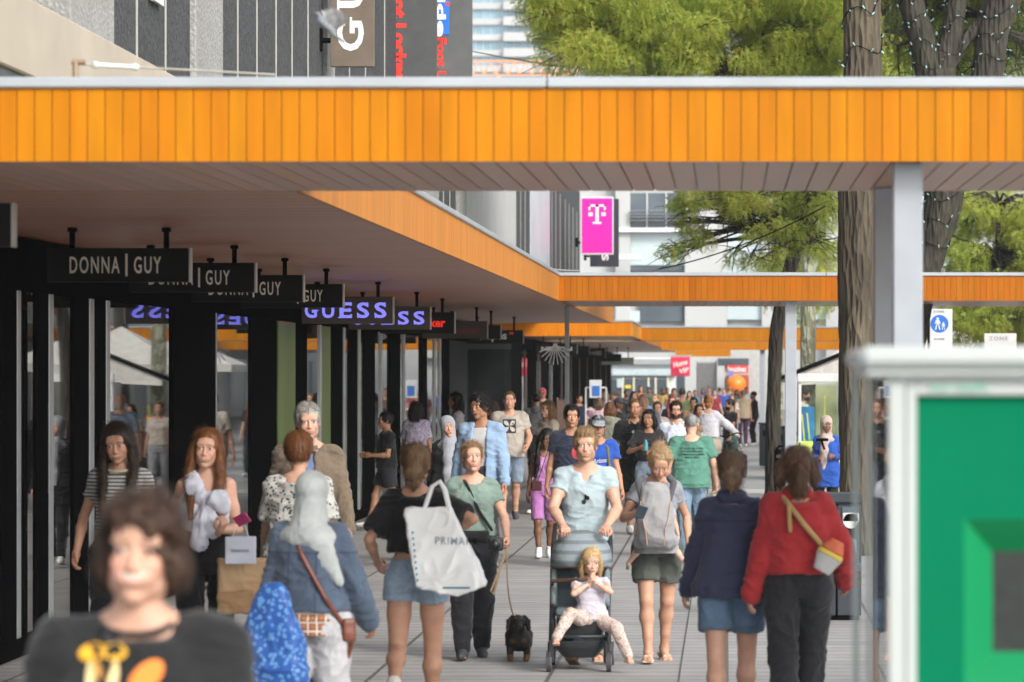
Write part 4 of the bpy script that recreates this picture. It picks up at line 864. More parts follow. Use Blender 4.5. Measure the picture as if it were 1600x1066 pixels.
# ------------------------------------------------------------------ figures: signed distance shapes meshed with surface nets
def smin(a, b, k):
    if k <= 0: return np.minimum(a, b)
    h = np.maximum(k - np.abs(a - b), 0) / k; return np.minimum(a, b) - h * h * k * .25
class Sdf:
    def __init__(s): s.p = []
    def _a(s, lo, hi, f, k, op): s.p.append((np.array(lo, float), np.array(hi, float), f, k, op)); return s
    def cone(s, a, b, ra, rb, k=.015, op='add'):
        a = np.array(a, float); b = np.array(b, float); ab = b - a; L2 = max(ab @ ab, 1e-9); R = max(ra, rb)
        def f(x, y, z):
            t = np.clip(((x - a[0]) * ab[0] + (y - a[1]) * ab[1] + (z - a[2]) * ab[2]) / L2, 0, 1)
            return np.sqrt((x - a[0] - t * ab[0]) ** 2 + (y - a[1] - t * ab[1]) ** 2 + (z - a[2] - t * ab[2]) ** 2) - (ra + t * (rb - ra))
        return s._a(np.minimum(a, b) - R, np.maximum(a, b) + R, f, k, op)
    def chain(s, pts, rs, k=.015, op='add'):
        for i in range(len(pts) - 1): s.cone(pts[i], pts[i + 1], rs[i], rs[i + 1], k, op)
        return s
    def ell(s, c, r, k=.015, op='add', M=None):
        c = np.array(c, float); r = np.array(r, float); Mi = None if M is None else np.array(M, float)   # columns = axes
        def f(x, y, z):
            X, Y, Z = x - c[0], y - c[1], z - c[2]
            if Mi is not None: X, Y, Z = (Mi[0, i] * X + Mi[1, i] * Y + Mi[2, i] * Z for i in range(3))
            k0 = np.sqrt((X / r[0]) ** 2 + (Y / r[1]) ** 2 + (Z / r[2]) ** 2); k1 = np.sqrt((X / r[0] ** 2) ** 2 + (Y / r[1] ** 2) ** 2 + (Z / r[2] ** 2) ** 2)
            return k0 * (k0 - 1) / np.maximum(k1, 1e-6)
        e = r if Mi is None else np.abs(Mi) @ r
        return s._a(c - e, c + e, f, k, op)
    def loft(s, M, o, secs, k=.02, op='add', ex=2.4):
        """secs: (z, rx, ry, cx, cy) in the frame M (columns) about origin o"""
        M = np.array(M, float); o = np.array(o, float); S = np.array([(q + (0, 0))[:5] for q in secs], float); zs = S[:, 0]
        def f(x, y, z):
            X0, Y0, Z0 = x - o[0], y - o[1], z - o[2]
            X, Y, Z = (M[0, i] * X0 + M[1, i] * Y0 + M[2, i] * Z0 for i in range(3))
            rx = np.interp(Z, zs, S[:, 1]); ry = np.interp(Z, zs, S[:, 2]); X = X - np.interp(Z, zs, S[:, 3]); Y = Y - np.interp(Z, zs, S[:, 4])
            k0 = ((np.abs(X) / rx) ** ex + (np.abs(Y) / ry) ** ex) ** (1 / ex)
            d = (k0 - 1) * np.minimum(rx, ry); return np.maximum(d, np.maximum(zs[0] - Z, Z - zs[-1]))
        R = S[:, 1:3].max() + np.abs(S[:, 3:]).max(); cs = [o + M[:, 2] * zs[0], o + M[:, 2] * zs[-1]]
        return s._a(np.minimum(*cs) - R, np.maximum(*cs) + R, f, k, op)
    def box(s, c, h, r=.01, M=None, k=.0, op='add'):
        c = np.array(c, float); h = np.array(h, float); Mi = np.eye(3) if M is None else np.array(M, float)
        def f(x, y, z):
            X0, Y0, Z0 = x - c[0], y - c[1], z - c[2]
            q = [np.abs(Mi[0, i] * X0 + Mi[1, i] * Y0 + Mi[2, i] * Z0) - h[i] + r for i in range(3)]
            return np.sqrt(sum(np.maximum(v, 0) ** 2 for v in q)) + np.minimum(np.maximum(np.maximum(q[0], q[1]), q[2]), 0) - r
        e = np.abs(Mi) @ h; return s._a(c - e, c + e, f, k, op)
    def plane(s, n, d0, k=0.):                 # keep the side where n.p < d0
        n = np.array(n, float); return s._a((0, 0, 0), (0, 0, 0), lambda x, y, z: n[0] * x + n[1] * y + n[2] * z - d0, k, 'cut')
    def func(s, f): return s._a((0, 0, 0), (0, 0, 0), f, 0, 'mod')
    def mesh(s, vox):
        adds = [p for p in s.p if p[4] == 'add']
        lo = np.min([p[0] for p in adds], 0) - 2.5 * vox; hi = np.max([p[1] for p in adds], 0) + 2.5 * vox
        n = np.ceil((hi - lo) / vox).astype(int) + 1
        ax = [lo[i] + np.arange(n[i]) * vox for i in range(3)]; D = np.full(n, 1., np.float32)
        for plo, phi, f, k, op in s.p:
            if op in ('cut', 'mod'): sl = [slice(0, n[i]) for i in range(3)]
            else:
                pad = k + 2.5 * vox
                i0 = np.clip(np.floor((plo - pad - lo) / vox).astype(int), 0, n); i1 = np.clip(np.ceil((phi + pad - lo) / vox).astype(int) + 1, 0, n); sl = [slice(i0[i], i1[i]) for i in range(3)]
                if (i1 <= i0).any(): continue
            x = ax[0][sl[0]][:, None, None]; y = ax[1][sl[1]][None, :, None]; z = ax[2][sl[2]][None, None, :]
            sub = D[tuple(sl)]
            if op == 'mod': D[tuple(sl)] = f(x, y, z, sub); continue
            v = f(x, y, z).astype(np.float32)
            if op == 'add': D[tuple(sl)] = smin(sub, v, k)
            elif op == 'sub': D[tuple(sl)] = -smin(-sub, v, k)
            else: D[tuple(sl)] = np.maximum(sub, v)
        return snets(D, lo, vox)
CORN = np.array([(i, j, k) for i in (0, 1) for j in (0, 1) for k in (0, 1)])
EDG = [(a, b) for a in range(8) for b in range(a + 1, 8) if np.abs(CORN[a] - CORN[b]).sum() == 1]
def snets(D, lo, vox):
    S = D < 0; n = D.shape
    c = [S[CORN[i][0]:n[0] - 1 + CORN[i][0], CORN[i][1]:n[1] - 1 + CORN[i][1], CORN[i][2]:n[2] - 1 + CORN[i][2]] for i in range(8)]
    any_ = c[0].copy(); all_ = c[0].copy()
    for q in c[1:]: any_ |= q; all_ &= q
    act = any_ & ~all_; idx = np.argwhere(act)
    if len(idx) == 0: return np.zeros((0, 3)), np.zeros((0, 4), int)
    vals = np.stack([D[idx[:, 0] + q[0], idx[:, 1] + q[1], idx[:, 2] + q[2]] for q in CORN], 1)
    acc = np.zeros((len(idx), 3)); cnt = np.zeros(len(idx))
    for a, b in EDG:
        va, vb = vals[:, a], vals[:, b]; m = (va < 0) != (vb < 0); t = np.where(m, va / np.where(m, va - vb, 1), 0)
        acc += (CORN[a] + t[:, None] * (CORN[b] - CORN[a])) * m[:, None]; cnt += m
    V = lo + (idx + acc / cnt[:, None]) * vox
    im = np.full(act.shape, -1, np.int64); im[act] = np.arange(len(idx)); F = []
    for axs in range(3):
        a, b = [(1, 2), (2, 0), (0, 1)][axs]; sl0 = [slice(None)] * 3; sl1 = [slice(None)] * 3; sl0[axs] = slice(0, -1); sl1[axs] = slice(1, None)
        S0, S1 = S[tuple(sl0)], S[tuple(sl1)]; e = np.argwhere(S0 != S1); e = e[(e[:, a] > 0) & (e[:, b] > 0) & (e[:, a] < n[a] - 1) & (e[:, b] < n[b] - 1)]
        if not len(e): continue
        def g(da, db): q = e.copy(); q[:, a] -= da; q[:, b] -= db; return im[q[:, 0], q[:, 1], q[:, 2]]
        Q = np.stack([g(1, 1), g(0, 1), g(0, 0), g(1, 0)], 1); fl = ~S0[e[:, 0], e[:, 1], e[:, 2]]; Q[fl] = Q[fl][:, ::-1]; F.append(Q)
    return V, np.concatenate(F)
def hash3(i, j, k): h = (i * 374761393 + j * 668265263 + k * 1274126177) & 0xffffffff; h = ((h ^ (h >> 13)) * 1103515245) & 0xffffffff; return ((h ^ (h >> 16)) & 0xffff) / 65535.
def vnoise(P):
    i = np.floor(P).astype(np.int64); f = P - i; f = f * f * (3 - 2 * f); r = 0
    for a in (0, 1):
        for b in (0, 1):
            for c in (0, 1):
                w_ = (f[:, 0] if a else 1 - f[:, 0]) * (f[:, 1] if b else 1 - f[:, 1]) * (f[:, 2] if c else 1 - f[:, 2]); r = r + w_ * hash3(i[:, 0] + a, i[:, 1] + b, i[:, 2] + c)
    return r
def vnorm(V, F):
    n = np.cross(V[F[:, 2]] - V[F[:, 0]], V[F[:, 3]] - V[F[:, 1]]); N = np.zeros_like(V)
    for i in range(4): np.add.at(N, F[:, i], n)
    return N / np.maximum(np.linalg.norm(N, axis=1), 1e-9)[:, None]
def folds(V, F, amp, seed=0, fr=(9, 9, 14)):
    N = vnorm(V, F); P = V * np.array(fr) + seed * 7.3; P = P + (vnoise(P * .5 + 11)[:, None] - .5) * 2.4
    r = 1 - np.abs(2 * vnoise(P) - 1); r2 = 1 - np.abs(2 * vnoise(P * 2.1 + 5) - 1)
    return V + N * (((r ** 2 - .4) + .45 * (r2 ** 2 - .4)) * amp)[:, None]

def rot(ax, a):
    return np.array(Matrix.Rotation(a, 3, ax))
def ik(a, c, l1, l2, pole):
    a, c, pole = (np.array(v, float) for v in (a, c, pole)); d = c - a; L = np.linalg.norm(d); m = (l1 + l2) * .998
    if L > m: c = a + d * m / L; L = m
    d = (c - a) / L; x = (l1 * l1 - l2 * l2 + L * L) / (2 * L); h = math.sqrt(max(l1 * l1 - x * x, 0)); p = pole - d * (pole @ d); p /= max(np.linalg.norm(p), 1e-6)
    return a + d * x + p * h, c
def unit(v): v = np.array(v, float); return v / max(np.linalg.norm(v), 1e-9)

SKIN = {'fair': (.52, .3, .215), 'light': (.47, .26, .175), 'tan': (.36, .185, .11), 'olive': (.3, .15, .085), 'brown': (.17, .08, .045), 'pale': (.6, .38, .29)}
SKM = attr_mat('skin', .48, .05, 120, sss=.12, spec=.35)
HAIRC = {'black': (.008, .006, .005), 'dark': (.035, .019, .012), 'brown': (.115, .06, .032), 'auburn': (.17, .065, .022), 'lightbrown': (.25, .15, .08), 'blond': (.36, .235, .12), 'grey': (.23, .23, .23), 'silver': (.4, .39, .37)}
def hair_mat():
    t = NT('hair_strands'); n = t.noise(60, 4, (1, 1, .12)); c = t.mix(.75, t.attr('Col'), t.ramp(n, [(.25, (.35, .33, .3)), (.7, (1, 1, 1))]), 'MULTIPLY')
    t.base(c); t.b.inputs['Roughness'].default_value = .42; t.b.inputs['Specular IOR Level'].default_value = .3; t.bump(n, .6, .01); return t.m
HAIRM = hair_mat()

class Fig: pass
def person(label, px, ytop, s, face=0, sex='m', h=None, skin='light', hair=('short', 'brown'), top=None, bottom=None, shoes=((.6, .6, .6), 'shoe'),
           armR=None, armL=None, legs='walk', head=(0, 0, 0), lean=0., group=None, vox=None, build=1., hip_drop=0., D=None, X=None, cat='person', phase=1, curl=(.45, .45), palmR=None, palmL=None,
           handR=None, handL=None, smile=0., beard=0., glasses=None, zoff=0., poleR=None, poleL=None, headk=1., twist=0., eyes=True, tilt=0., footsR=None, footsL=None, hands=True, brows=True):
    D = D or FPX / s; s = FPX / D; h = h or CAMH - (ytop - CY) / s; X = (px - CX) / s if X is None else X
    K = h / 1.75; f = Fig(); f.K = K; male = sex == 'm'; child = h < 1.25
    th = thing('person' if cat == 'person' else cat, label, cat, (X, D, zoff), math.pi + math.radians(face), group); f.th = th; f.h = h
    vox = vox or min(.03, max(.0085, 1.25 / s)); hv = vox * .5; seed = abs(hash(label)) % 97 if False else sum(map(ord, label)) % 97
    bw = build * (1. if male else .92); hipw = (.093 if male else .098)
    # ---- joints in a 1.75 m frame
    z0 = -hip_drop
    T = rot('X', -math.radians(lean)) @ rot('Y', math.radians(tilt)) @ rot('Z', math.radians(twist)); piv = np.array([0, 0, .95 + z0])
    tt = lambda p: piv + T @ (np.array(p, float) - [0, 0, .95])
    shw = (.163 if male else .138) * build; sh = {1: tt((shw, -.01, 1.398)), -1: tt((-shw, -.01, 1.398))}
    neck0, neck1 = tt((0, -.015, 1.45)), tt((0, .012, 1.53)); headk = headk * 1.02
    hr = rot('Z', math.radians(head[0])) @ rot('X', -math.radians(head[1])) @ rot('Y', math.radians(head[2])); HM = (rot('X', -math.radians(lean * .4)) @ hr); HC = tt((0, .012, 1.508)) + HM @ np.array([0, .005, .115]) * headk
    f.HM, f.HC = HM, HC
    # ---- legs
    if legs == 'walk': ft = {phase: (.085, .26, .085, 14), -phase: (.085, -.30, .15, -38)}
    elif legs == 'walk2': ft = {phase: (.08, .15, .085, 5), -phase: (.08, -.2, .1, -18)}
    elif legs == 'stand': ft = {1: (.1, .02, .085, 0), -1: (.1, -.02, .085, 0)}
    elif legs == 'toeup': ft = {phase: (.08, .14, .085, 0), -phase: (.08, -.36, .30, -68)}
    elif isinstance(legs, dict): ft = legs
    hipz = .91 + z0; hip = {q: np.array([hipw * q, 0, hipz]) for q in (1, -1)}; knee = {}; ank = {}
    for q in (1, -1):
        a = ft[q]; tgt = (a[0] * q, a[1], a[2]); pole = (.12 * q if len(a) < 5 else a[4] * q, 1, 0 if len(a) < 5 else a[5]); knee[q], ank[q] = ik(hip[q], tgt, .425, .41, pole)
    # ---- arms
    wr = {}; el = {}; AR = {1: armR, -1: armL}; PO = {1: poleR, -1: poleL}
    for q in (1, -1):
        t_ = AR[q]
        if t_ is None: t_ = (.265 * bw, .06 + .10 * q * -phase * (1 if legs in ('walk', 'walk2') else 0), .87)
        if t_ == 'fwd': t_ = (.2, .25, 1.05)
        tgt = tt((t_[0] * q, t_[1], t_[2])); pole = T @ np.array(PO[q] or (.5, -1, -.2)) * [q if PO[q] is None else q, 1, 1]
        el[q], wr[q] = ik(sh[q], tgt, .285, .25, pole)
    f.wr = {q: Vector(wr[q] * K) for q in wr}; f.el, f.sh = el, sh; f.knee, f.ank, f.tt = knee, ank, tt
    lw = th_w = (.082 if male else .086) * (build ** .6)
    aw = (1. if male else .84) * build ** .7
    # ---- body
    b = Sdf()
    hipR, wa, ch = (.165, .14, .165) if male else (.172, .122, .148)
    secs = [(.86, hipR * .86, .10), (.93, hipR, .118), (1.03, (hipR + wa) / 2, .108), (1.12, wa, .098), (1.22, (wa + ch) / 2 + .005, .108), (1.31, ch, .112, 0, .004), (1.37, ch * .9, .098, 0, -.006), (1.425, ch * .55, .075, 0, -.012), (1.475, .06, .058, 0, -.012)]
    secs = [(z, rx * build, ry * build) + tuple(r) for z, rx, ry, *r in secs]
    tor = [(z - .95, *r) for z, *r in secs]; b.loft(T, piv, tor, .03)
    for q in (1, -1):
        b.cone(tt((.045 * q, -.018, 1.455)), sh[q], .040, .052 * aw, .05)
        b.cone(sh[q], (sh[q] + el[q]) / 2, .052 * aw, .046 * aw, .03); b.cone((sh[q] + el[q]) / 2, el[q], .046 * aw, .037 * aw, .02)
        m_ = el[q] + (wr[q] - el[q]) * .3; b.cone(el[q], m_, .037 * aw, .041 * aw, .015); b.cone(m_, wr[q], .041 * aw, .026 * aw, .015)
        if not male and not child: b.ell(tt((.068 * q, .085, 1.285)), (.058, .05, .055), .04)
        b.ell(hip[q] + [0.0, -.045, -.02], (.08, .075, .085), .05)
        b.cone(hip[q], hip[q] + (knee[q] - hip[q]) * .5, lw, lw * .86, .03); b.cone(hip[q] + (knee[q] - hip[q]) * .5, knee[q], lw * .86, lw * .64, .02)
        sd_ = unit(np.cross(ank[q] - knee[q], [1, 0, 0])); cf = knee[q] + (ank[q] - knee[q]) * .32 + np.array([0, -.016, 0])
        b.cone(knee[q], cf, lw * .62, lw * .655, .02); b.cone(cf, knee[q] + (ank[q] - knee[q]) * .7, lw * .655, lw * .46, .03); b.cone(knee[q] + (ank[q] - knee[q]) * .7, ank[q], lw * .46, lw * .41, .02)
        b.ell(knee[q] + [0, .022, 0], (.036, .03, .045), .03)
    b.cone(neck0, neck1, .062 * (1 if male else .84), .054 * (1 if male else .82), .03)
    # feet frames
    ff = {}
    for q in (1, -1):
        pt = math.radians(ft[q][3]); M = rot('Z', math.radians(-8 * q)) @ rot('X', pt); ff[q] = M
        A = ank[q]; P = lambda x, y, z: A + M @ np.array([x, y, z])
        b.cone(A, P(0, -.035, -.045), .036, .03, .02); b.cone(P(0, 0, -.03), P(.0, .09, -.055), .036, .028, .02); b.cone(P(-.018, .09, -.06), P(-.015, .15, -.068), .024, .016, .012); b.cone(P(.02, .09, -.06), P(.022, .135, -.068), .022, .013, .012); b.cone(P(0, -.03, -.055), P(0, .09, -.062), .026, .024, .02)
        if shoes and shoes[1] in ('sandal', 'bare'):
            for i_, (tx, ty) in enumerate(((-.026, .168), (-.01, .17), (.004, .163), (.017, .155), (.028, .145))):
                tx *= q; b.cone(P(tx * .9, .13, -.07), P(tx * 1.15, ty, -.075), .011, .009 if i_ else .011, .003)
    parts = []
    V, F = b.mesh(vox * 1.1); C = np.tile(np.array(SKIN[skin]), (len(V), 1)); C *= (1 + (vnoise(V * 30)[:, None] - .5) * .16)
    nzk = V[:, 2:3]; parts.append((V, F, C))
    # ---- head (fine grid, face modelled)
    hd = Sdf(); G = lambda x, y, z: HC + HM @ (np.array([x, y, z]) * headk); E = lambda c, r, k=.012, op='add', R=None: hd.ell(G(*c), np.array(r) * headk, k, op, HM if R is None else HM @ R)
    E((0, -.012, .035), (.0745, .094, .085), .01); E((0, .015, -.035), (.057, .075, .08), .03); E((0, .069, -.093), (.023, .022, .019), .03)
    jw = .045 if male else .036
    for q in (1, -1): E((jw * q, .012, -.06), (.016, .032, .028), .035); E((.034 * q, .07, -.022), (.021, .018, .02), .028); E((.03 * q, .081 - (0 if male else .003), .031), (.026, .010, .008), .012)
    E((0, .072, .05), (.05, .018, .03), .02)
    for q in (1, -1): E((.031 * q, .0945 + (0 if male else .0022), .011), (.018, .012, .0105), .008, 'sub')
    for q in (1, -1): E((.031 * q, .0785, .010), (.0125, .0118, .0115), .002); E((.031 * q, .0795, .0195), (.0175, .0118, .006), .004); E((.031 * q, .081, .002), (.016, .009, .0045), .004)
    nk = 1 if male else .82; hd.cone(G(0, .090, .018), G(0, .101 + .004 * nk, -.022), .007 * nk, .0105 * nk, .008); E((0, .103, -.027), (.012 * nk, .010, .008), .006)
    for q in (1, -1): E((.0115 * q, .096, -.028), (.007, .008, .006), .005); E((.006 * q, .1035, -.036), (.0035, .005, .002), .002, 'sub')
    mw = .0235 + .008 * smile; mz = -.0535 + .001 * smile
    E((0, .086, mz), (mw + .006, .014, .017), .02); 
    for u in (-.75, -.4, 0, .4, .75): yy = .0985 - .009 * u * u; zc = mz + smile * .009 * u * u; E((u * mw, yy, zc + .0035), (mw * .32, .006, .0042 - .002 * u * u), .004); E((u * mw * .9, yy - .001, zc - .0055 - .002 * smile * (1 - u * u)), (mw * .32, .0062, .0048 - .0025 * u * u), .004)
    for i_ in range(5):
        u = (i_ - 2) / 2; E((u * mw, .1035 - .008 * u * u, mz - .001 + smile * .009 * u * u), (mw * .3, .004, .0013 + .0016 * smile), .002, 'sub')
    E((0, .094, -.078), (.016, .006, .004), .008, 'sub')
    for q in (1, -1): E((.077 * q, -.008, .0), (.009, .018, .031), .006, 'add', rot('Z', .35 * q)); E((.083 * q, -.002, .002), (.006, .009, .018), .004, 'sub')
    hd.cone(neck0 * .55 + neck1 * .45, G(0, -.018, -.05), .056 * (1 if male else .8), .054 * (1 if male else .84), .02)
    if s > 55: V, F = hd.mesh(hv if s < 350 else .0042)
    else: V, F = hd.mesh(max(hv, .011))
    L = (V - HC) @ HM / headk; base = np.array(SKIN[skin]); C = np.tile(base, (len(V), 1)) * (1 + (vnoise(V * 40)[:, None] - .5) * .06)
    def tint(mask, c, a=1.):
        m = np.clip(mask, 0, 1)[:, None] * a; C[:] = C * (1 - m) + np.array(c) * m
    def blob(c, r, sharp=3., Q=None): d = np.sqrt(((((L if Q is None else Q) - np.array(c)) / np.array(r)) ** 2).sum(1)); return np.clip((1.15 - d) * sharp, 0, 1)
    red = base * [1.15, .72, .7]; L0 = L; Lm = L.copy(); Lm[:, 2] -= smile * .009 * np.minimum((L[:, 0] / mw) ** 2, 1.5)
    for q in (1, -1): tint(blob((.042 * q, .07, -.025), (.026, .04, .022), 1.3), red, .5); tint(blob((.083 * q, -.008, 0), (.012, .03, .04), 1), red, .4)
    tint(blob((0, .108, -.025), (.014, .014, .012), 1.5), red, .45)
    tint(blob((0, .10, mz), (mw * .95, .014, .0085), 4, Lm), base * [1.05, .56, .54], .75)
    hc = np.array(HAIRC[hair[1]] if isinstance(hair[1], str) else HAIRC['brown']) if hair else np.array((.03, .02, .01))
    if smile > .5: tint(blob((0, .100, mz + .0005 + .003), (mw * .75, .014, .0034 * smile), 5, Lm), (.6, .66, .6), .9)
    else: tint(blob((0, .100, mz - .001), (mw * .9, .012, .0018), 4, Lm), base * [.35, .2, .2], .8)
    if eyes:
        for q in (1, -1):
            tint(blob((.031 * q, .09, .012), (.02, .02, .013), 1.4), base * .75, .12)
            tint(blob((.031 * q, .0885, .0105), (.0155, .011, .0062 - .0022 * smile), 5), (.66, .64, .62), .95); tint(blob((.031 * q, .091, .0105), (.0062, .009, .0064), 6), (.035, .022, .016)); tint(blob((.031 * q, .090, .0170 - .001 * smile), (.0165, .012, .0018), 4), (.04, .025, .02), .8)
            if brows: tint(blob((.03 * q, .09, .033 - abs(0) * .1), (.022, .02, .0048), 3.5), hc * .8 + base * .12, .7 if hair and hair[1] != 'silver' else .5)
    if beard:
        m = np.clip((-.032 - L[:, 2]) * 60, 0, 1) * np.clip((L[:, 1] + .005) * 40, 0, 1) * (1 - blob((0, .10, mz), (mw * 1.0, .02, .009), 3)); m *= np.clip((L[:, 2] + .125) * 60, 0, 1); tint(m, hc * .8, min(1, beard)); V = V + vnorm(V, F) * (m * .006 * beard * (.6 + vnoise(V * 200) * .8))[:, None]
    else:
        if male and not child: m = np.clip((-.035 - L[:, 2]) * 40, 0, 1) * np.clip((L[:, 1]) * 30, 0, 1); tint(m, base * .72, .3)
    parts.append((V, F, C))
    # ---- hands
    wrist_end = {}
    for q, cu, pn, hdv in ((1, curl[0], palmR, handR), (-1, curl[1], palmL, handL)):
        dr = unit(wr[q] - el[q]) if hdv is None else unit(hdv); n_ = np.array((-q, .15, 0.) if pn is None else pn, float); n_ = unit(n_ - dr * (n_ @ dr)); sx = np.cross(dr, n_) # sx: towards thumb or little finger
        thumb = sx if (sx @ (T @ np.array([0, 1, 0]))) >= 0 or pn is not None else -sx
        if pn is not None: thumb = np.cross(n_, dr) * q
        wrist_end[q] = (dr, n_, thumb)
        hs = Sdf(); w0 = wr[q]; k_ = 1. if male else .9
        P = lambda a, t_, n2: w0 + (dr * a + thumb * t_ + n_ * n2) * k_
        hs.cone(w0 - dr * .03, P(.01, 0, 0), .025 * aw, .024, .01); hs.cone(P(.02, .018, 0), P(.078, .024, .0), .016, .013, .02); hs.cone(P(.02, -.014, 0), P(.072, -.024, .0), .016, .012, .02); hs.cone(P(.02, 0, 0), P(.08, 0, 0), .017, .013, .02)
        if hands and s > 60:
            for i_, (t0, ln) in enumerate(((.027, .072), (.009, .08), (-.010, .074), (-.028, .058))):
                a0 = cu * (.55 + .12 * i_); p0 = P(.08 - .004 * abs(i_ - 1), t0, 0); pts = [p0]; ang = a0 * .9; segs = (.44, .31, .25)
                for j_, sg in enumerate(segs):
                    d_ = dr * math.cos(ang) + n_ * math.sin(ang) + thumb * (t0 * 2.0); pts.append(pts[-1] + d_ * ln * sg * k_); ang += cu * 1.25
                hs.chain(pts, [.0092, .0085, .0078, .0066], .002)
            tb = [P(.018, .022, .006), P(.045, .046, .014 + .01 * cu), P(.07, .054 - .012 * cu, .02 + .02 * cu), P(.092, .05 - .024 * cu, .024 + .028 * cu)]; hs.chain(tb, [.0145, .012, .010, .0078], .006)
        else:
            hs.cone(P(.08, .0, 0), P(.08 + .05 * (1 - cu * .5), 0, .05 * cu), .02, .013, .01); hs.cone(P(.03, .02, .004), P(.075, .045, .02), .013, .009, .008)
        V, F = hs.mesh(max(.0042, min(.009, vox * .5))); parts.append((V, F, np.tile(base * [1., .93, .92], (len(V), 1)) * (1 + (vnoise(V * 60)[:, None] - .5) * .2)))
    f.hand = wrist_end
    n0 = 0; VV, FF, CC = [], [], []
    for V, F, C in parts: VV.append(V); FF.append(F + n0); CC.append(C); n0 += len(V)
    link('body', np_mesh('body', np.concatenate(VV) * K, np.concatenate(FF), np.clip(np.concatenate(CC), 0, 1)), SKM, th)
    # ---- bottom
    def finish(name, S, mat, amp=.006, vx=None, fr=(9, 9, 14), mi=None, colr=None):
        V, F = S.mesh(vx or vox)
        if amp and len(V): V = folds(V, F, amp, seed, fr)
        me = np_mesh(name, V * K, F, colr, mi=mi(V, F) if mi else None); return link(name, me, mat, th), V, F
    if bottom:
        kind, mat = bottom[0], bottom[1]; ex = bottom[2] if len(bottom) > 2 else .0
        S = Sdf(); wz = 1.0 if kind != 'high' else 1.08
        bs = [(.86 - .95, hipR * .9 * build, .11 * build), (.93 - .95, (hipR + .012) * build, .132 * build), (1.03 - .95, ((hipR + wa) / 2 + .010) * build, .118 * build), (wz + .05 - .95, (wa + .022) * build, .112 * build)]
        frac = {'shorts': .62, 'minishorts': .3, 'bermuda': .92, 'trousers': 1.97, 'jeans': 1.97, 'capri': 1.7, 'skirt': 0, 'high': 1.75, 'wide': 2.}[kind]
        for q in (1, -1):
            lo1 = .012 + ex + (.012 if kind in ('shorts', 'bermuda') else 0); kn, an = knee[q], ank[q] + (0, 0, .0); wide = .035 if kind == 'wide' else 0
            if frac <= 1:
                e = hip[q] + (kn - hip[q]) * frac; S.cone(hip[q], e, lw + lo1, lw * (1 - .3 * frac) + lo1 + .012, .03); S.plane((0, 0, 0), 1)
                d_ = unit(kn - hip[q]); r_ = lw * (1 - .3 * frac) + lo1 + .012
                S.loft(np.column_stack([unit(np.cross(d_, [0, 1, .01])), unit(np.cross(np.cross(d_, [0, 1, .01]), d_)), d_]), e, [(.0, r_ + .01, r_ + .01), (.10, r_ + .01, r_ + .01)], .0, 'sub', 2)
            else:
                S.cone(hip[q], kn, lw + lo1, lw * .64 + lo1 + .006, .03); f2 = frac - 1; e = kn + (an - kn) * f2
                m_ = kn + (an - kn) * .35 + [0, -.012, 0]; S.cone(kn, m_, lw * .64 + lo1 + .004, lw * .64 + lo1 + wide * .3, .02); S.cone(m_, e, lw * .64 + lo1 + wide * .3, lw * .44 + lo1 + .004 + wide, .02)
        S.loft(rot('X', -math.radians(lean) * .6), piv, bs, .03)
        for q in (1, -1): S.ell(hip[q] + [0, -.048, -.02], (.086, .082, .09), .04)
        S.plane((0, 0, 1), wz + .045 + z0 + .0)
        finish({'shorts': 'shorts', 'minishorts': 'shorts', 'bermuda': 'shorts', 'jeans': 'jeans'}.get(kind, 'trousers'), S, mat, .014 if frac > 1 else .009, fr=(10, 10, 9))
    # ---- top
    f.top = None
    if top:
        kind, mat = top[0], top[1]; op = top[2] if len(top) > 2 else {}
        loose = op.get('loose', .012); hem = op.get('hem', .93 if male else .97); slv = op.get('sleeve', .55); flare = op.get('flare', .012); neck = op.get('neck', 'crew'); sr = op.get('sl', .014)
        S = Sdf(); zz = []
        for z, rx, ry, *r in secs[::-1]:
            if z < hem - .001: continue
            dz = max(0, 1.3 - z); lf = loose * (1 if z < 1.35 else .7) + flare * dz / .3
            rx2 = rx if z > 1.3 or op.get('fit') else max(rx, ch * build * .97 if male else ch * build * .9 + (hipR * build - ch * build) * max(0, (1.05 - z) / .15) * .9); zz.append((z - .95, rx2 + lf, max(ry, .100 * build) + lf * .9 + (.012 if z < 1.2 and not op.get('fit') else 0)) + tuple(r))
        if zz[-1][0] > hem - .95: zz.append((hem - .95,) + tuple(zz[-1][1:]))
        zz = [q_ for q_ in zz if q_[0] >= hem - .9501]; zz = zz if abs(zz[-1][0] - hem + .95) < .002 else zz + [(hem - .95,) + tuple(zz[-1][1:])]
        zz = [q_ for q_ in zz if q_[0] < 1.47 - .95]
        for q in (1, -1):
            if slv > 0:
                f1 = min(slv, 1); e = sh[q] + (el[q] - sh[q]) * f1; S.cone(sh[q], e, .054 * aw + sr * .8, .044 * aw + sr + (.008 if slv < 1 else 0), .03)
                if slv < 1:
                    d_ = unit(el[q] - sh[q]); r_ = .1; u_ = unit(np.cross(d_, [.1, 1, .01])); S.loft(np.column_stack([u_, np.cross(d_, u_), d_]), e, [(-.012, r_, r_), (.09, r_, r_)], .0, 'sub', 2)
                else:
                    f2 = min(slv - 1, 1.02); e2 = el[q] + (wr[q] - el[q]) * f2; cf_ = op.get('cuff', 0); S.cone(el[q], e2, .042 * aw + sr, .032 * aw + sr + cf_, .025)
        S.loft(T, piv, zz[::-1], .035)
        for q in (1, -1):
            if slv > 0 or kind == 'tank': S.cone(tt((.05 * q, -.016, 1.447)), sh[q], .046, .052 * aw + (sr * .6 if slv > 0 else -.008), .045)
            if not male and not child: S.ell(tt((.066 * q, .085, 1.28)), (.066, .056, .06), .05)
        T2 = T @ np.array([0, 0, 1.])
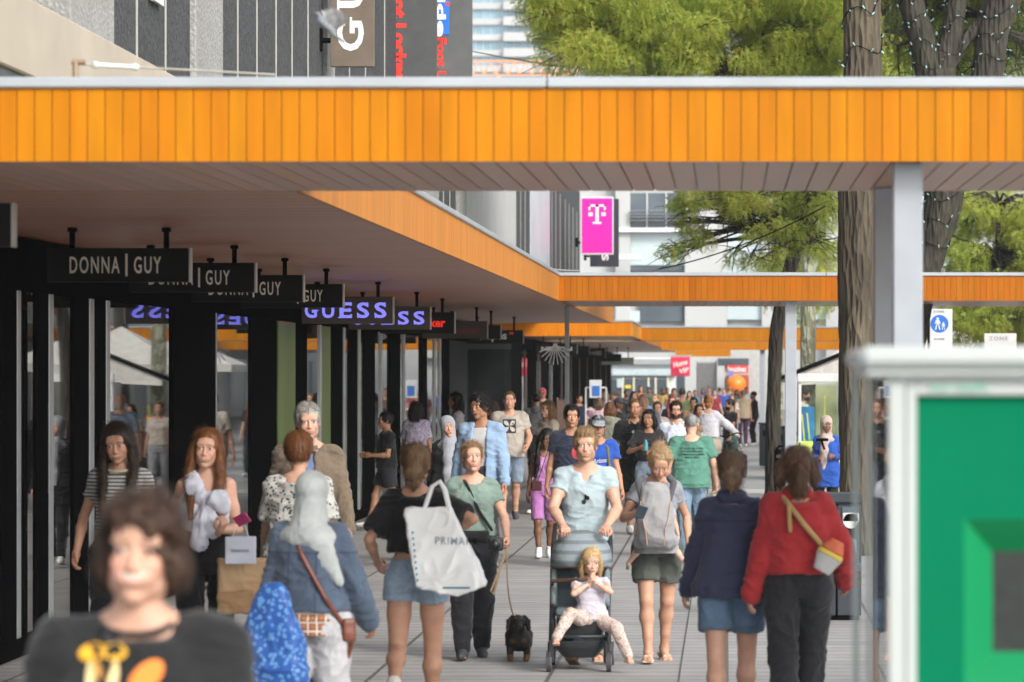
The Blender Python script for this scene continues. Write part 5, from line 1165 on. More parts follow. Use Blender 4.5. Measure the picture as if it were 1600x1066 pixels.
        if neck == 'v': S.ell(tt((0, .025, 1.495)), (.078, .09, .055), .006, 'sub'); S.cone(tt((0, .10, 1.46)), tt((0, .15, 1.32)), .066, .012, .008, 'sub')
        elif neck == 'crew': S.ell(tt((0, .02, 1.505)), (.072, .078, .046), .006, 'sub')
        elif neck == 'scoop': S.ell(tt((0, .05, 1.49)), (.095, .10, .085), .006, 'sub')
        elif neck == 'tank': S.ell(tt((0, .06, 1.48)), (.085, .16, .11), .006, 'sub')
        elif neck == 'bandeau': S.plane(T2, T2 @ tt((0, 0, 1.37)))
        elif neck == 'open': S.box(tt((0, .17, 1.2)), (op.get('gap', .06), .12, .34), .01, T, .01, 'sub'); S.ell(tt((0, .03, 1.49)), (.08, .085, .05), .01, 'sub')
        elif neck == 'collar' or neck == 'polo':
            S.ell(tt((0, .03, 1.50)), (.072, .08, .045), .006, 'sub'); S.cone(tt((0, .12, 1.46)), tt((0, .15, 1.38)), .03, .006, .008, 'sub')
        if neck in ('collar', 'polo', 'high') or op.get('collar'):
            S.cone(tt((-.03, -.03, 1.47)), tt((.03, -.03, 1.47)), .062, .062, .01)
            for q in (1, -1): S.cone(tt((.062 * q, -.0, 1.475)), tt((.035 * q, .085, 1.43)), .018, .013, .006)
            S.cone(neck0 * .8 + neck1 * .2, neck1 + (neck1 - neck0) * 2, .052, .07, .0, 'sub'); S.ell(tt((0, .055, 1.52)), (.06, .07, .06), .005, 'sub')
        if kind == 'hoodie' or op.get('hood'):
            for q in (1, -1): S.cone(tt((.09 * q, .02, 1.45)), tt((.05 * q, -.085, 1.45)), .035, .045, .03)
            S.ell(tt((0, -.105, 1.43)), (.095, .05, .075), .03)
            S.cone(neck0, neck1 + (neck1 - neck0), .066, .08, .0, 'sub')
        nm = {'tee': 'shirt', 'tank': 'top', 'long': 'shirt', 'crop': 'top'}.get(kind, kind)
        o, V, F = finish(nm, S, mat, op.get('amp', .013)); f.top = o; f.topVF = (V * K, F)
        if op.get('inner'):
            S = Sdf(); S.loft(T, piv, [(z - .95, rx + .007, ry + .008) + tuple(r) for z, rx, ry, *r in secs if .9 < z < 1.47], .02); S.ell(tt((0, .025, 1.495)), (.078, .085, .05), .006, 'sub'); finish('undershirt', S, op['inner'], .003)
        if op.get('band'):
            S = Sdf(); 
            for k2 in range(14):
                a0, a1 = 2 * math.pi * k2 / 14, 2 * math.pi * (k2 + 1) / 14; g_ = lambda a: tt((.079 * math.cos(a), .025 + .083 * math.sin(a) - .01, 1.462 - .022 * math.sin(a) + .003)); S.cone(g_(a0), g_(a1), .009, .009, .0)
            finish('collar', S, op['band'], 0, max(.005, vox * .7))
    # ---- shoes
    if shoes:
        sc, sk = shoes[0], shoes[1]
        for q in (1, -1):
            M = ff[q]; A = ank[q]; P = lambda x, y, z: A + M @ np.array([x, y, z]); S = Sdf(); up = M @ np.array([0, 0, 1.])
            if sk in ('shoe', 'boot', 'trainer'):
                hi_ = .045 if sk == 'boot' else .0
                S.cone(P(0, 0, .01 + hi_), P(0, -.01, -.04), .043, .042, .02); S.cone(P(0, -.035, -.05), P(0, .06, -.055), .038, .040, .02); S.cone(P(0, .0, -.02), P(0, .09, -.045), .036, .034, .03); S.cone(P(0, .09, -.057), P(0, .155, -.062), .040, .03, .02)
                S.plane(-up, -(up @ P(0, 0, -.085))); S.plane(up, up @ P(0, 0, .02 + hi_))
                o, V, F = finish('shoe', S, None, .001, max(.0055, vox * .7), mi=lambda V, F: (((V[F].mean(1) - A) @ up) < -.062).astype(int)); o.data.materials.append(plain('shoe_%d_%d_%d' % tuple(int(v * 99) for v in sc), sc, .6)); o.data.materials.append(plain('sole_white', (.55, .54, .5), .6) if len(shoes) < 3 else plain('sole_%d' % int(shoes[2][0] * 99), shoes[2], .7))
                o.data.polygons.foreach_set('material_index', (((V[F].mean(1) - A) @ up) < -.062).astype(np.int32))
            elif sk == 'sandal':
                S.box(P(0, .045, -.083), (.042, .125, .009), .008, M); S.chain([P(-.045, .10, -.07), P(-.025, .105, -.035), P(.02, .105, -.037), P(.045, .09, -.07)], [.008] * 4); S.chain([P(-.035, -.02, -.01), P(0, .035, .0), P(.035, -.02, -.01), P(0, -.048, -.01), P(-.035, -.02, -.01)], [.006] * 5)
                finish('sandal', S, plain('sandal_%d' % int(sc[0] * 99), sc, .6), 0, max(.005, vox * .6))
    # ---- hair
    if hair: make_hair(f, th, hair, HC, HM, headk, K, hv, tt, s, seed, T)
    if glasses:
        mb = MB(); 
        zz_ = .0 if glasses[0] == 'eyes' else .085; yo = .103 if glasses[0] == 'eyes' else .055
        def gp(x, y, z): return Vector(G(x, y, z) * K)
        R2 = .02
        for q in (1, -1):
            mb.tube([gp(.032 * q + R2 * 1.05 * math.cos(a), yo - abs(math.cos(a)) * .002, .010 + zz_ + R2 * .85 * math.sin(a)) for a in np.linspace(0, 2 * math.pi, 15)], .0022 if s > 90 else .004, 5)
            mb.tube([gp(.052 * q, yo - .002, .015 + zz_), gp(.076 * q, yo - .04, .014 + zz_), gp(.079 * q, -.01, .006 + zz_)], .0022, 5)
        mb.tube([gp(-.012, yo + .002, .013 + zz_), gp(.012, yo + .002, .013 + zz_)], .0022, 5)
        fr_ = mb.build('glasses', plain('glasses_frame_%d' % int(glasses[1][0] * 99), glasses[1], .3, .3), th)
        if glasses[0] != 'eyes' or len(glasses) > 2:
            mb = MB()
            for q in (1, -1): mb.add([gp(.032 * q + R2 * math.cos(a), yo - .001, .010 + zz_ + R2 * .8 * math.sin(a)) for a in np.linspace(0, 2 * math.pi, 13)[:-1]] + [gp(.032 * q + R2 * math.cos(a), yo - .003, .010 + zz_ + R2 * .8 * math.sin(a)) for a in np.linspace(0, 2 * math.pi, 13)[:-1]], [tuple(range(12)), tuple(range(23, 11, -1))])
            o = mb.build('lens', plain('dark_lens', (.02, .02, .025), .1), fr_)
    f.finish = finish; f.Mw = Matrix.Translation((X, D, zoff)) @ Matrix.Rotation(math.pi + math.radians(face), 4, 'Z'); f.w = lambda p: f.Mw @ Vector(p); f.G = G; f.vox = vox; f.T = T; f.P = lambda x, y, z: Vector(tt((x, y, z)) * K)
    return f

def ribbons(V, N, hc, n, Ln, K, flow, w_=.0022, lift=.004, seed=1, wave=.0):
    r = np.random.RandomState(seed); k = r.randint(0, len(V), n); P = V[k]; Nn = N[k]; Fl = flow(P, Nn); Fl = Fl - Nn * (Fl * Nn).sum(1)[:, None] * .9; Fl += r.normal(size=Fl.shape) * .16; Fl /= np.maximum(np.linalg.norm(Fl, axis=1), 1e-6)[:, None]
    Ls = Ln * r.uniform(.5, 1.2, n)[:, None]; side = np.cross(Fl, Nn); side /= np.maximum(np.linalg.norm(side, axis=1), 1e-6)[:, None]; m = 5; pts = []
    ph = r.uniform(0, 6, n)[:, None]
    for i in range(m):
        t = i / (m - 1); c = P + Fl * Ls * t + Nn * (lift * (4 * t * (1 - t)) + .0012) + side * np.sin(ph + t * 5) * wave; wd = w_ * (1 - t * .7); pts.append(c - side * wd); pts.append(c + side * wd)
    A = np.stack(pts, 1); Vv = A.reshape(-1, 3); b0 = np.arange(n)[:, None] * (2 * m); F = np.concatenate([np.stack([b0[:, 0] + 2 * i, b0[:, 0] + 2 * i + 1, b0[:, 0] + 2 * i + 3, b0[:, 0] + 2 * i + 2], 1) for i in range(m - 1)])
    C = np.repeat(np.array(hc)[None] * r.uniform(.6, 1.7, (n, 1)), 2 * m, 0); return Vv, F, C

def make_hair(f, th, hair, HC, HM, hk, K, hv, tt, s, seed, T):
    style, colr = hair[0], hair[1]; hc = np.array(HAIRC[colr]) if isinstance(colr, str) else np.array(colr)
    G = lambda x, y, z: HC + HM @ (np.array([x, y, z]) * hk); S = Sdf(); E = lambda c, r, k=.012, op='add', R=None: S.ell(G(*c), np.array(r) * hk, k, op, HM if R is None else HM @ R)
    hijab = style == 'hijab'; cap = style == 'cap'; name = 'hair'; mat = HAIRM
    facecut = lambda top=.062, wd=.066: E((0, .11, -.035), (wd, .075, .035 + top), .012, 'sub')
    if style in ('short', 'quiff', 'crop', 'fringe', 'curly', 'mop'):
        t = {'short': .008, 'quiff': .012, 'crop': .003, 'fringe': .018, 'curly': .022, 'mop': .009}[style]
        E((0, -.014, .043), (.0765 + t * .7, .096 + t, .087 + t * 1.1), .01)
        if style in ('quiff',): E((0, .055, .115), (.05, .035, .025), .03)
        if style in ('fringe', 'mop'): E((0, .06, .085), (.065 + t * .3, .035, .035), .03)
        E((0, .128, -.045), (.078, .075, .098 + ((.040 if style == 'quiff' else .028) if style not in ('fringe', 'mop') else -.005)), .006, 'sub')
        if style == 'mop':
            for q in (1, -1): E((.076 * q, -.01, .0), (.022, .05, .058), .02)
            E((0, -.07, -.03), (.08, .045, .06), .02)
            S.box(G(0, .03, -.12), (.2, .2, .055), .01, HM, .01, 'sub'); E((0.006, .128, -.022), (.070, .078, .094), .006, 'sub')
        else:
            S.box(G(0, .02, -.115), (.12, .14, .085 if style != 'crop' else .09), .01, HM, .008, 'sub')
            for q in (1, -1): E((.088 * q, .012, -.025), (.02, .034, .045), .006, 'sub')
    elif style == 'bald': return
    elif style in ('long', 'bob', 'long_behind', 'pigtails', 'cut'):
        E((0, -.016, .045), (.084, .104, .094), .01); ln = {'long': .36, 'bob': .16, 'long_behind': .34, 'pigtails': .14, 'cut': .20}[style]; N0 = HC
        dn = (HM @ np.array([0, 0, -1.])) * .4 + np.array([0, 0, -.6]); dn = dn / np.linalg.norm(dn)
        back = [G(0, -.075, .0), G(0, -.085, -.07), G(0, -.085, -.10) + dn * max(0, ln - .12)]
        for x in (-.055, -.02, .02, .055): S.chain([p + HM @ np.array([x, 0, 0]) for p in back], [.042, .042, .024], .03)
        for q in (1, -1):
            if style in ('long', 'pigtails'):
                ln2 = ln - .05; p0, p1 = G(.076 * q, .02, .03), G(.084 * q, .022, -.06); p2 = p1 + dn * .08 + HM @ np.array([.012 * q, .01, 0]); p3 = tt((.085 * q, .13, 1.32)) if style == 'long' else tt((.10 * q, .135, 1.30)); p4 = tt((.085 * q, .155, 1.20)) if style == 'long' else tt((.12 * q, .155, 1.13))
                S.chain([p0, p1, p2, p3, p4], [.022, .024, .026, .028 + (.012 if style == 'pigtails' else 0), .014], .02)
            else: S.chain([G(.076 * q, .01, .03), G(.086 * q, .0, -.06), G(.078 * q, -.01, -min(ln, .14))], [.022, .026, .018], .02)
        facecut(.085, .066)
        E((0, .14, .035), (.05, .08, .055), .01, 'sub')
        # parting
        S.box(G(0, .03, .142), (.002, .06, .012), .001, HM, .006, 'sub')
    elif style in ('bun', 'ponytail', 'lowbun', 'messy'):
        E((0, -.016, .043), (.080, .100, .091), .01); E((0, .128, -.045), (.080, .075, .128), .008, 'sub'); S.box(G(0, .05, -.12), (.12, .14, .075), .01, HM, .01, 'sub')
        E((0, -.062, -.05), (.058, .045, .05), .02)
        for q in (1, -1): E((.088 * q, .02, -.03), (.02, .03, .04), .006, 'sub')
        if style in ('bun', 'lowbun'):
            c_ = (0, -.125, -.045) if style == 'lowbun' else (0, -.09, .10)
            E(c_, (.042, .034, .038), .012); E((.015, c_[1] - .012, c_[2] - .018), (.028, .026, .03), .01); E((-.014, c_[1] - .014, c_[2] + .014), (.028, .024, .024), .008)
            if style == 'lowbun': S.chain([G(.01, -.13, -.07), G(.015, -.135, -.115), G(.0, -.12, -.16)], [.024, .018, .005], .01)
        else:
            S.chain([G(0, -.10, .01), G(0, -.145, .0), G(.005, -.15, -.06), G(0, -.14, -.12)], [.022, .03, .032, .008], .02)
        if style == 'messy':
            for q in (1, -1): S.chain([G(.08 * q, -.02, .03), G(.09 * q, -.02, -.04), G(.10 * q, -.01, -.085)], [.03, .034, .014], .02)
            S.chain([G(0, -.09, -.03), G(0, -.10, -.10), G(.03, -.1, -.13)], [.05, .05, .02], .02)
    elif hijab:
        E((0, -.012, .040), (.092, .112, .102), .01); E((0, -.02, -.05), (.082, .09, .09), .03); E((0, .128, -.018), (.056, .075, .092), .008, 'sub')
        S.cone(G(0, -.01, -.10), tt((0, .0, 1.44)), .078, .105, .03); S.loft(T, tt((0, 0, 1.36)), [(-.03, .12, .125, 0, .0), (.05, .15, .12), (.10, .10, .09)], .03); E((0, .13, -.02), (.055, .06, .088), .008, 'sub')
        dl = hair[2] if len(hair) > 2 else 'short'
        if dl == 'drape': S.chain([tt((.0, .11, 1.42)), tt((.0, .14, 1.25)), tt((.01, .145, 1.08)), tt((.01, .14, .95))], [.07, .06, .05, .04], .04)
        if dl == 'back': S.cone(G(0, -.04, -.08), tt((0, -.03, 1.42)), .085, .11, .04); S.ell(tt((.01, -.05, 1.395)), (.175, .11, .075), .05); S.ell(tt((.10, -.10, 1.30)), (.075, .05, .10), .05, 'add', rot('Y', -.5)); S.ell(tt((.17, -.10, 1.20)), (.04, .03, .09), .04, 'add', rot('Y', -.5))
        name = 'headscarf'; mat = fabric(tuple(hc), 'scarf_%d_%d_%d' % tuple(int(v * 99) for v in hc))
    elif cap:
        E((0, -.012, .045), (.087, .105, .096), .005); S.box(G(0, 0, -.06), (.2, .2, .085), .005, HM, .0, 'sub'); S.ell(G(0, .115, .03), np.array((.07, .075, .012)) * hk, .008, 'add', HM @ rot('X', -.22))
        E((0, .06, .02), (.062, .10, .012), .003, 'sub'); name = 'cap'; mat = fabric(tuple(hc), 'cap_%d' % int(hc[0] * 99))
    elif style == 'flat':      # thin hair tied back for small far heads
        E((0, -.016, .045), (.080, .100, .092), .01); E((0, .125, -.045), (.072, .075, .115), .008, 'sub'); S.box(G(0, .05, -.12), (.12, .14, .07), .01, HM, .01, 'sub')
    vx = hv if s < 350 else .0045
    if s < 55: vx = max(hv, .011)
    V, F = S.mesh(vx); N = vnorm(V, F); L = (V - HC) @ HM
    if name == 'hair':
        a = np.arctan2(L[:, 0], -L[:, 1] + .0001); curly = style in ('curly', 'mop')
        if curly: d = (vnoise(V * 26 + seed) - .5) * (.034 if style == 'mop' else .012) + (vnoise(V * 45 + seed) - .5) * .016 + (vnoise(V * 90) - .5) * .008
        else: d = (np.abs(np.sin(a * 17 + vnoise(V * 14) * 7)) - .6) * .0035 + (vnoise(V * 28 * np.array([1, 1, .35])) - .5) * .008
        if style == 'crop': d *= .25
        V = V + N * d[:, None]; C = hc[None] * (1 + (vnoise(V * np.array([70, 70, 12])) - .5) * 1.1)[:, None]
        if s > 95 and style != 'crop':
            up = HM @ np.array([0, 0, 1.]); crown = G(0, -.04, .12)
            def flow(P, Nn):
                Lp = (P - HC) @ HM; cc = np.stack([Lp[:, 0] * 0, np.clip(Lp[:, 1], -.06, .055), Lp[:, 0] * 0 + .13], 1) @ HM.T + HC; q = P - cc; q = q - Nn * (q * Nn).sum(1)[:, None]; r_ = q / np.maximum(np.linalg.norm(q, axis=1), 1e-6)[:, None]
                lowm = np.clip((HC[2] - P[:, 2]) * 12, 0, 1)[:, None]; return r_ * (1 - lowm) + np.array([0, 0, -1.]) * lowm
            if style in ('ponytail', 'bun', 'lowbun'):
                tgt = G(0, -.10, -.02)
                flow0 = flow; flow = lambda P, Nn: (tgt - P) / np.maximum(np.linalg.norm(tgt - P, axis=1), .02)[:, None]
            ok = ~((L[:, 1] > .045) & (L[:, 2] < .095) & (np.abs(L[:, 0]) < .065)); V0, N0_ = V[ok], N[ok]
            n_ = int(1500 if s < 180 else 3200); rl = {'short': .035, 'quiff': .045, 'fringe': .05, 'curly': .03, 'mop': .05}.get(style, .07)
            RV, RF, RC = ribbons(V0, N0_, hc, n_, rl, K, flow, w_=.0016 if s > 180 else .0026, lift=.008 if not curly else .018, seed=seed, wave=.0 if not curly else .008)
            RV = RV; F = np.concatenate([F, RF + len(V)]); V = np.concatenate([V, RV]); C = np.concatenate([C, RC])
        link('hair', np_mesh('hair', V * K, F, np.clip(C, 0, 1)), mat, th)
    else:
        V = folds(V, F, .006, seed, (14, 14, 9)) if hijab else V
        link(name, np_mesh(name, V * K, F), mat, th)
    if cap: make_hair(f, th, ('short', 'black'), HC, HM, hk * .985, K, hv, tt, s, seed, T)

def decal(f, name, mbs, mat, c, n_dir=(0, 1, 0), off=.004, parent=None):
    """project flat geometry (x right as seen by the viewer, z up; metres) on the front or back of a shirt"""
    V, F = f.topVF; bv = BVHTree.FromPolygons([Vector(v) for v in V], [tuple(q) for q in F]); nd = Vector(n_dir); sgn = -1 if nd.y > 0 else 1
    out = []
    for x, y, z in mbs.v:
        o = Vector(((c[0] + x) * sgn if nd.y > 0 else c[0] + x, 0, c[1] + z)); hit = bv.ray_cast(Vector((o.x, .6 * (1 if nd.y > 0 else -1), o.z)), -nd)
        yy = hit[0].y if hit[0] is not None else .12 * nd.y; out.append((o.x, yy + off * nd.y, o.z))
    m = MB(); m.add(out, mbs.f); m.c = mbs.c; m.mi = mbs.mi; return m.build(name, mat, parent or f.th)
def grid_text(mb, body, c, w, hgt=None, rot_=0., **kw):
    t = MB(); text_on(t, body, (c[0], 0, c[1]), w, hgt, rot_, **kw); mb.add(t.v, t.f)
# ------------------------------------------------------------------ people
def c(r, g, b, k=.72):
    v = srgb(r, g, b); l = .3 * v[0] + .6 * v[1] + .1 * v[2]; return tuple((a * .85 + l * .15) * k for a in v)
fab = fabric
DEN = lambda r, g, b: fabric(c(r, g, b), kind='denim')
JEANS, JLIGHT, JDARK = DEN(65, 80, 105), DEN(130, 150, 172), DEN(36, 42, 54)
BLK, CHAR = fab(c(26, 26, 30)), fab(c(40, 42, 48))

# 1 boy in the foreground
f = person('wavy haired boy smiling in a black printed tee, closest to the camera', 217, 0, 640, 2, 'm', h=1.835, skin='fair', hair=('mop', (.07, .038, .025)), top=('tee', fab(c(34, 35, 38)), dict(loose=.03, sleeve=.75, sr=.02, sl=.03, band=fab(c(24, 24, 26)))), bottom=('jeans', JDARK), smile=1.5, head=(-3, 0, -4), build=1.05, headk=1.0, legs='walk2')
g = MB(); m = lambda cc: setattr(g, 'cc', cc)
def blobby(cx, cz, rx, rz, col, n=14, a=0):
    g.cc = col; g.add([(cx + rx * math.cos(t) * math.cos(a) - rz * math.sin(t) * math.sin(a), 0, cz + rx * math.cos(t) * math.sin(a) + rz * math.sin(t) * math.cos(a)) for t in np.linspace(0, 2 * math.pi, n + 1)[:-1]], [tuple(range(n))])
zc = 1.36 * f.K * 1.0 + .045
for x, z, rx, rz, col, a in ((-.10, 0, .035, .022, (.75, .38, .02), .2), (-.045, .005, .034, .022, (.8, .45, .03), -.1), (-.10, -.075, .012, .06, (.7, .6, .3), .05), (-.045, -.07, .012, .055, (.75, .6, .28), -.1), (-.07, -.06, .013, .055, (.5, .25, .05), .5), (.035, -.055, .05, .03, (.75, .2, .02), .75), (.035, -.055, .03, .017, (.85, .5, .05), .75), (.045, -.125, .04, .02, (.7, .4, .05), -.1)): blobby(x, z, rx, rz, col, a=a)
decal(f, 'mushroom_print', g, attr_mat('print_ink', .7, 0), (0, zc))
S = Sdf(); S.chain([f.tt((.08, -.08, 1.46)), f.tt((.055, .075, 1.43)), f.tt((-.05, .150, 1.25)), f.tt((-.13, .16, 1.05))], [.018, .018, .018, .018], 0); V, F = S.mesh(.007); link('bag_strap', np_mesh('bag_strap', V * f.K, F), fab(c(50, 52, 56), 'strap_grey'), f.th)

# 2 girl left
person('smiling girl in a striped tee with long dark hair beside the shopfront', 188, 661, 238, -2, 'f', skin='light', hair=('long', 'dark'), top=('tee', fab(c(190, 190, 185), 'striped_jersey', 'stripe', c(70, 72, 80)), dict(hem=1.05, sleeve=.5, band=fab(c(200, 195, 180)))), bottom=('trousers', BLK), smile=.9, head=(2, 16, 5), armR=(.27, .05, .93), armL=(.24, .12, .93), legs='walk2')
# 3 girl with white bow top
f3 = person('girl in a white bow front top with long auburn hair carrying paper bags', 322, 672, 245, 5, 'f', skin='fair', hair=('long', 'auburn'), top=('tank', fab(c(225, 225, 235)), dict(hem=1.1, sleeve=0, neck='bandeau', fit=1)), bottom=('high', BLK), smile=.6, armR=(.22, .02, .95), armL=(.10, .28, 1.13), handL=(-.3, .5, .5), palmL=(.5, -.3, .6), curl=(.4, .9), legs='walk2', head=(-6, 0, -4))
S = Sdf(); S.ell(f3.tt((.0, .13, 1.30)), (.04, .03, .035), .02); S.chain([f3.tt((.0, .13, 1.3)), f3.tt((.07, .13, 1.40)), f3.tt((.09, .03, 1.47))], [.035, .05, .03], .02); S.chain([f3.tt((0, .135, 1.3)), f3.tt((-.075, .16, 1.32)), f3.tt((-.12, .13, 1.27))], [.03, .055, .045], .02); S.chain([f3.tt((0, .14, 1.29)), f3.tt((.02, .165, 1.18)), f3.tt((.035, .165, 1.05))], [.03, .045, .05], .02); S.chain([f3.tt((0, .14, 1.29)), f3.tt((-.04, .165, 1.18)), f3.tt((-.05, .165, 1.11))], [.03, .045, .04], .02)
f3.finish('bow', S, fab(c(215, 218, 235), 'bow_cloth'), .02, .008, fr=(16, 16, 6))
# 4 old man blazer
person('grey haired older man in a brown tweed blazer and blue shirt', 482, 632, 208, 6, 'm', skin='fair', hair=('short', 'silver'), top=('blazer', fab(c(125, 108, 88), 'tweed', 'tweed'), dict(sleeve=2, hem=.82, neck='open', loose=.03, flare=.02, collar=1, gap=.045, inner=fab(c(110, 135, 185), 'blue_shirt'))), bottom=('trousers', CHAR), head=(8, 4, 3), build=1.06, legs='walk2')
# 5 short auburn hair woman from behind
person('woman seen from behind with short auburn hair and a leaf print blouse', 466, 680, 235, 175, 'f', skin='fair', hair=('fringe', 'auburn'), top=('tee', fab(c(205, 205, 200), 'leaf_blouse', 'print', c(70, 72, 75), scale=1.1), dict(hem=.93, sleeve=.85, sl=.03, loose=.03, flare=.02)), bottom=('trousers', CHAR), build=1.14, legs='walk2')
# 6 hijab + denim jacket
f6 = person('woman in a blue denim jacket and pale headscarf walking away with a blue bag', 486, 740, 300, 168, 'f', skin='olive', hair=('hijab', c(165, 172, 172), 'back'), top=('jacket', fab(c(68, 84, 106), 'jacket_denim', 'denim', yoke=(1.21, .075)), dict(sleeve=2, hem=.98, loose=.035, sl=.024, flare=.02, cuff=.008)), bottom=('trousers', fab(c(190, 190, 195)), .02), build=1.16, armR=(.30, .12, .92), armL=(.27, .02, .84), legs='walk2')
S = Sdf(); S.loft(np.eye(3), (0, 0, 0), [(.84, .20, .155), (.93, .205, .16), (1.0, .2, .15)], 0); f6.finish('plaid_shirt', S, fab(c(180, 110, 60), 'plaid', 'plaid', c(28, 28, 36)), .01)
S = Sdf(); S.chain([f6.tt((-.09, -.09, 1.46)), f6.tt((.0, -.165, 1.3)), f6.tt((.14, -.17, 1.06)), f6.tt((.22, -.08, .9)), f6.tt((.24, .0, .8)), f6.tt((.2, .03, .7))], [.014] * 6, 0); o, _, _ = f6.finish('bag_strap', S, plain('brown_leather', c(115, 50, 25), .45), 0, .008)
# 7 bun girl
f7 = person('girl with a blonde bun in a black crop tee and denim shorts, seen from behind', 650, 696, 258, 176, 'f', skin='light', hair=('lowbun', 'lightbrown'), top=('crop', fab(c(30, 30, 34), 'black_tee'), dict(hem=1.09, sleeve=.85, sl=.034, loose=.028, flare=.03)), bottom=('minishorts', fab(c(150, 175, 200), 'pale_denim', 'denim')), armR=(.20, .02, 1.2), armL=(.26, .10, 1.02), legs='toeup', phase=1, shoes=((.75, .7, .6), 'trainer'), poleR=(.9, -.3, -.8))
# 8 dog woman
f8 = person('woman in a sage green tee and black trousers holding a dog lead', 738, 692, 209, 6, 'f', skin='fair', hair=('bun', 'lightbrown'), top=('tee', fab(c(130, 156, 144)), dict(hem=1.0, sleeve=.55, neck='scoop', loose=.018)), bottom=('trousers', fab(c(38, 40, 48), 'walking_trousers'), .012), shoes=(c(70, 72, 75), 'boot', (.05, .05, .05)), armL=(.27, .25, .98), armR=(.23, .06, .95), curl=(.4, 1.), build=1.1, head=(6, -4, 0), legs='walk2')
S = Sdf(); S.chain([f8.tt((.08, -.03, 1.47)), f8.tt((.05, .10, 1.42)), f8.tt((-.05, .165, 1.2)), f8.tt((-.15, .17, 1.05))], [.014] * 4, 0); f8.finish('camera_strap', S, BLK, 0, .008)
S = Sdf(); S.box(f8.tt((0.0, .13, 1.0)), (.13, .05, .045), .03); f8.finish('hip_bag', S, BLK, .004)
# 9 stroller man
f9 = person('blond man in a pale blue v neck tee pushing the stroller', 915, 672, 213, 2, 'm', h=1.725, skin='fair', hair=('quiff', 'blond'), top=('tee', fab(c(178, 200, 208)), dict(neck='v', loose=.010, sleeve=.5, fit=1, flare=.02, sl=.008)), bottom=('jeans', JEANS), armR=(.16, .36, 1.06), armL=(.15, .36, 1.06), handR=(-.15, .9, -.1), handL=(.15, .9, -.1), palmR=(0, .1, -1), palmL=(0, .1, -1), curl=(1., 1.), build=1.03, beard=.5, legs='walk', shoes=((.25, .14, .08), 'sandal'), lean=4, poleR=(1, -.5, -.5), poleL=(1, -.5, -.5))
g = MB(); 
for k in (-1, 1): g.disc((.012 * k + .0, 0, .02 + .015 * k), .017, .001)
g.box(-.006, .006, 0, .002, .02, .06)
tag(decal(f9, 'hanging_sunglasses', g, plain('dark_lens', (.02, .02, .025), .1), (-.0, 1.19)), None)
# 10 baby carrier woman
f10 = person('blonde woman in olive shorts looking down at a phone with a baby carrier', 1026, 0, 211, 6, 'f', h=1.60, skin='light', hair=('bun', 'blond'), top=('tee', fab(c(150, 155, 165)), dict(hem=.98, sleeve=.5)), bottom=('shorts', fab(c(85, 92, 85), 'olive_shorts')), head=(4, 34, -4), armR=(.16, .29, 1.22), handR=(-.35, .35, .8), palmR=(-.2, -1, .3), armL=(.26, -.02, .95), curl=(.7, .4), legs='walk2', shoes=((.55, .4, .3), 'sandal'))
# 11, 12
f11 = person('woman in a navy jacket with a brown ponytail walking away, left of the red jumper', 1143, 706, 265, 178, 'f', skin='fair', hair=('ponytail', (.2, .125, .08)), top=('jacket', fab(c(60, 66, 98), 'navy_cotton', yoke=(1.27,)), dict(sleeve=2, hem=.86, loose=.03, sl=.024, flare=.035, neck='high')), bottom=('shorts', fab(c(90, 120, 152), 'blue_denim', 'denim')), armL=(.29, .10, .86), armR=(.26, -.06, .86), legs='walk2', build=1.0)
f12 = person('woman in a red jumper and black jeans with wavy brown hair, seen from behind', 1246, 699, 268, 184, 'f', skin='fair', hair=('messy', (.16, .09, .055)), top=('sweater', fab(c(190, 28, 38), 'red_wool'), dict(sleeve=2, hem=1.0, loose=.045, sl=.034, flare=.0, cuff=.006, neck='high')), bottom=('high', fab(c(42, 44, 50), 'black_denim', 'denim'), .01), armL=(.28, .02, .84), armR=(.31, .16, .95), legs='walk2', build=1.04, shoes=((.02, .02, .02), 'boot', (.03, .03, .03)))
# 13 purple girl
f13 = person('young girl in a lilac top and cycling shorts with two long dark bunches', 850, 672, 136, 6, 'f', skin='brown', hair=('pigtails', 'black'), top=('tank', fab(c(195, 125, 195)), dict(hem=1.0, sleeve=0, neck='tank', fit=1)), bottom=('bermuda', fab(c(190, 115, 190), 'lilac_shorts'), -.014), head=(12, 18, -10), shoes=((.75, .75, .75), 'boot'), glasses=('eyes', (.05, .04, .03)), headk=1.08, smile=.5, legs='walk2', build=.9)
# 14 blue hoodie boy
f14 = person('tall curly haired boy in an open pale blue hoodie', 752, 617, 146, -6, 'm', skin='olive', hair=('curly', 'black'), top=('hoodie', fab(c(140, 172, 208)), dict(sleeve=2, hem=.86, loose=.03, sl=.02, neck='open', gap=.07, inner=fab(c(190, 190, 190)))), bottom=('trousers', CHAR), head=(-26, 0, 4), smile=.8, legs='walk2', glasses=('top', (.1, .1, .1)))
# 15 hijab black coat
person('woman in a black coat with a light grey headscarf beside the tall boy', 702, 651, 140, -2, 'f', skin='light', hair=('hijab', c(165, 170, 180), 'drape'), top=('jacket', BLK, dict(sleeve=2, hem=.7, loose=.03, flare=.02)), bottom=('trousers', BLK), head=(14, 4, 8), smile=.5, legs='walk2')
# 16 boy black tee turned
person('boy in a black tee and dark shorts turning towards the shop glass', 604, 645, 116, -72, 'm', skin='tan', hair=('short', 'black'), top=('tee', BLK, dict(sleeve=.7, sl=.025, loose=.022)), bottom=('shorts', CHAR), armR=(.15, .28, 1.12), armL=(.12, .26, 1.12), legs='walk')
